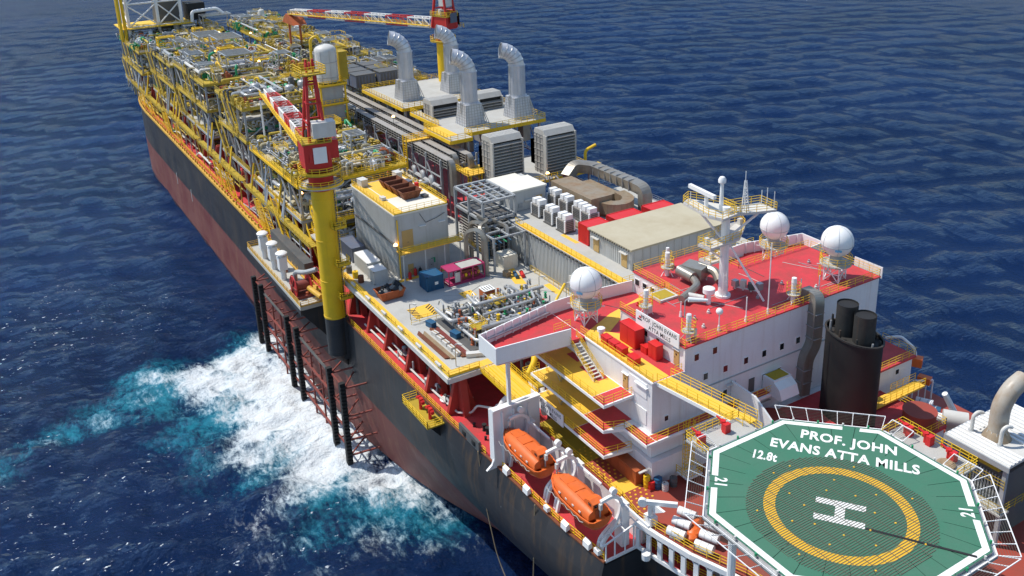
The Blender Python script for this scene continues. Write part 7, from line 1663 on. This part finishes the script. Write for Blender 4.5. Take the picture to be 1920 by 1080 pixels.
# boom rest
br = thing('boom_rest','white and red boom rest frame on the cream module deck','boom rest',(149,20.8,46)); 
for y in (19,22.6): MB().beam((149,y,39.4),(149,y,50),.3).build('post','white',br)
MB().beam((149,18.8,50),(149,22.8,50),.35).build('crossbar','crane_red',br)
c2 = thing('far_pedestal_crane', 'far pedestal crane with red house and boom laid forward over the modules', 'crane', (163.5, -29, DK)); cx, cy = 163.5, -28.8
MB().cyl((cx,cy,DK),(cx,cy,54),1.7,n=24).build('column','yellow',c2,True); MB().cyl((cx,cy,54),(cx,cy,57.4),1.85,n=20).build('slew_ring','crane_red',c2,True)
MB().lathe((cx,cy,54.2),[(1.8,0),(3.2,0),(3.2,.2),(1.8,.2)],18).build('ring_platform','olive_deck',c2); r = MB(); r.rail([(cx+3.2*math.cos(a*math.pi/7),cy+3.2*math.sin(a*math.pi/7),54.4) for a in range(14)],1.2,1.3,.09,closed=True); r.build('ring_railing','yellow_rail',c2)
bd = V((222,-11,57))-V((cx,cy,57)); bd.z = 0; bd.normalize(); bs = V((-bd.y,bd.x,0))
obox(MB(),-3.2,2.2,-2.0,1.4,57.4,60.4).build('machine_house','crane_red',c2); obox(MB(),-3.4,2.4,-2.2,1.6,60.4,60.6).build('house_roof','olive_deck',c2); r = MB(); r.rail([BP(-3.4,-2.2,60.6),BP(2.4,-2.2,60.6),BP(2.4,1.6,60.6),BP(-3.4,1.6,60.6)],1.1,1.2,.08,closed=True); r.build('roof_railing','yellow_rail',c2)
for k in range(6): MB().box(BP(random.uniform(-2.5,1.5),random.uniform(-1.5,1),61.2),(.9,.8,1.3)).build('winch_gear',random.choice(['dark_steel','offwhite','galv','orange_dark']),c2)
obox(MB(),-1.6,1.6,-3.4,-2.42,57.0,61.6).build('cab','crane_red',c2); obox(MB(),-3.75,-3.62,-1.6,.6,59,61.4).build('rear_panel','slate',c2); obox(MB(),-2.6,-.6,-3.6,-3.42,58,61).build('cab_window','glass_dark',c2)
for l in (-2,1.4):
    for f0, f1 in ((-3.2,-1.0),(2.2,-.2)): MB().beam(BP(f0,l,57.6),BP(f1,l*.5,74),.5).build('a_frame_leg','crane_red',c2)
for z in (62.5,65,68,71): b = MB(); b.beam(BP(-2.4,-1.6,z),BP(-2.4,1.2,z),.3); b.beam(BP(.8,-1.6,z),BP(.8,1.2,z),.3); b.build('a_frame_tie','crane_red',c2)
obox(MB(),-2.8,-.2,-1,1,63,65).build('winch_cover','offwhite',c2); r = MB(); r.rail([BP(-4,-3.6,57.4),BP(2.6,-3.6,57.4),BP(2.6,1.9,57.4)],1.1,1.2,.09); r.build('house_railing','yellow_rail',c2)
lattice_boom(c2, BP(2.6,.2,58.6), (224,-10.2,56.6), 2.4, 2.2, 7, 'white', 'crane_red', .7)
tr_ = thing('far_boom_rest','rust red boom rest for the far crane','boom rest',(224,-10,44)); 
for y in (-8.6,-12): MB().beam((224,y,44.2),(224,y-.2 if y > -10 else y+.2,55.4),.5).build('post','orange_dark',tr_)
MB().extr([(219,53.4),(229,53.4),(225,56.2),(223,56.2)],1,-12.4,-8.2).build('cradle','orange_dark',tr_)
# ================================================================ LIT FLOODLIGHTS
LP = [(141,-4.2,43.2,'lit floodlight under the far turbine deck edge'),(117,-7.2,42.6,'lit floodlight beside the nearest cable tray bend'),(98,-17,38.9,'lit floodlight at the foot of the ship side intake house'),(87.6,19.8,36.6,'lit floodlight at the corner of the workshop gallery'),(95.9,26.6,46.6,'lit floodlight under the near crane ring platform'),(184,21,47.6,'lit floodlight between green pipes on the module top, left'),(181,17.4,47.8,'lit floodlight between green pipes on the module top, right'),(262,3,47,'lit floodlight on the skyline of the bow modules, left'),(250,-4,47.5,'lit floodlight on the skyline of the bow modules, right'),(222,14,48.2,'lit floodlight beside the open grey frames'),(120,24.8,37.4,'lit floodlight on the outer side of the module by the crane'),(200,8,48,'lit floodlight in the middle of the module tops')]
for x, y, z, lb in LP:
    t = thing('floodlight', lb, 'floodlight', (x,y,z), 'lit orange floodlights'); MB().lathe((x,y,z),[(.12,-.3),(.36,-.12),(.4,.1)],10).build('housing','galv',t); MB().sphere((x,y,z+.16),.36,10,6).build('lamp','lamp_glow',t,True); MB().beam((x,y,z-1.3),(x,y,z-.3),.1).build('bracket','galv',t)
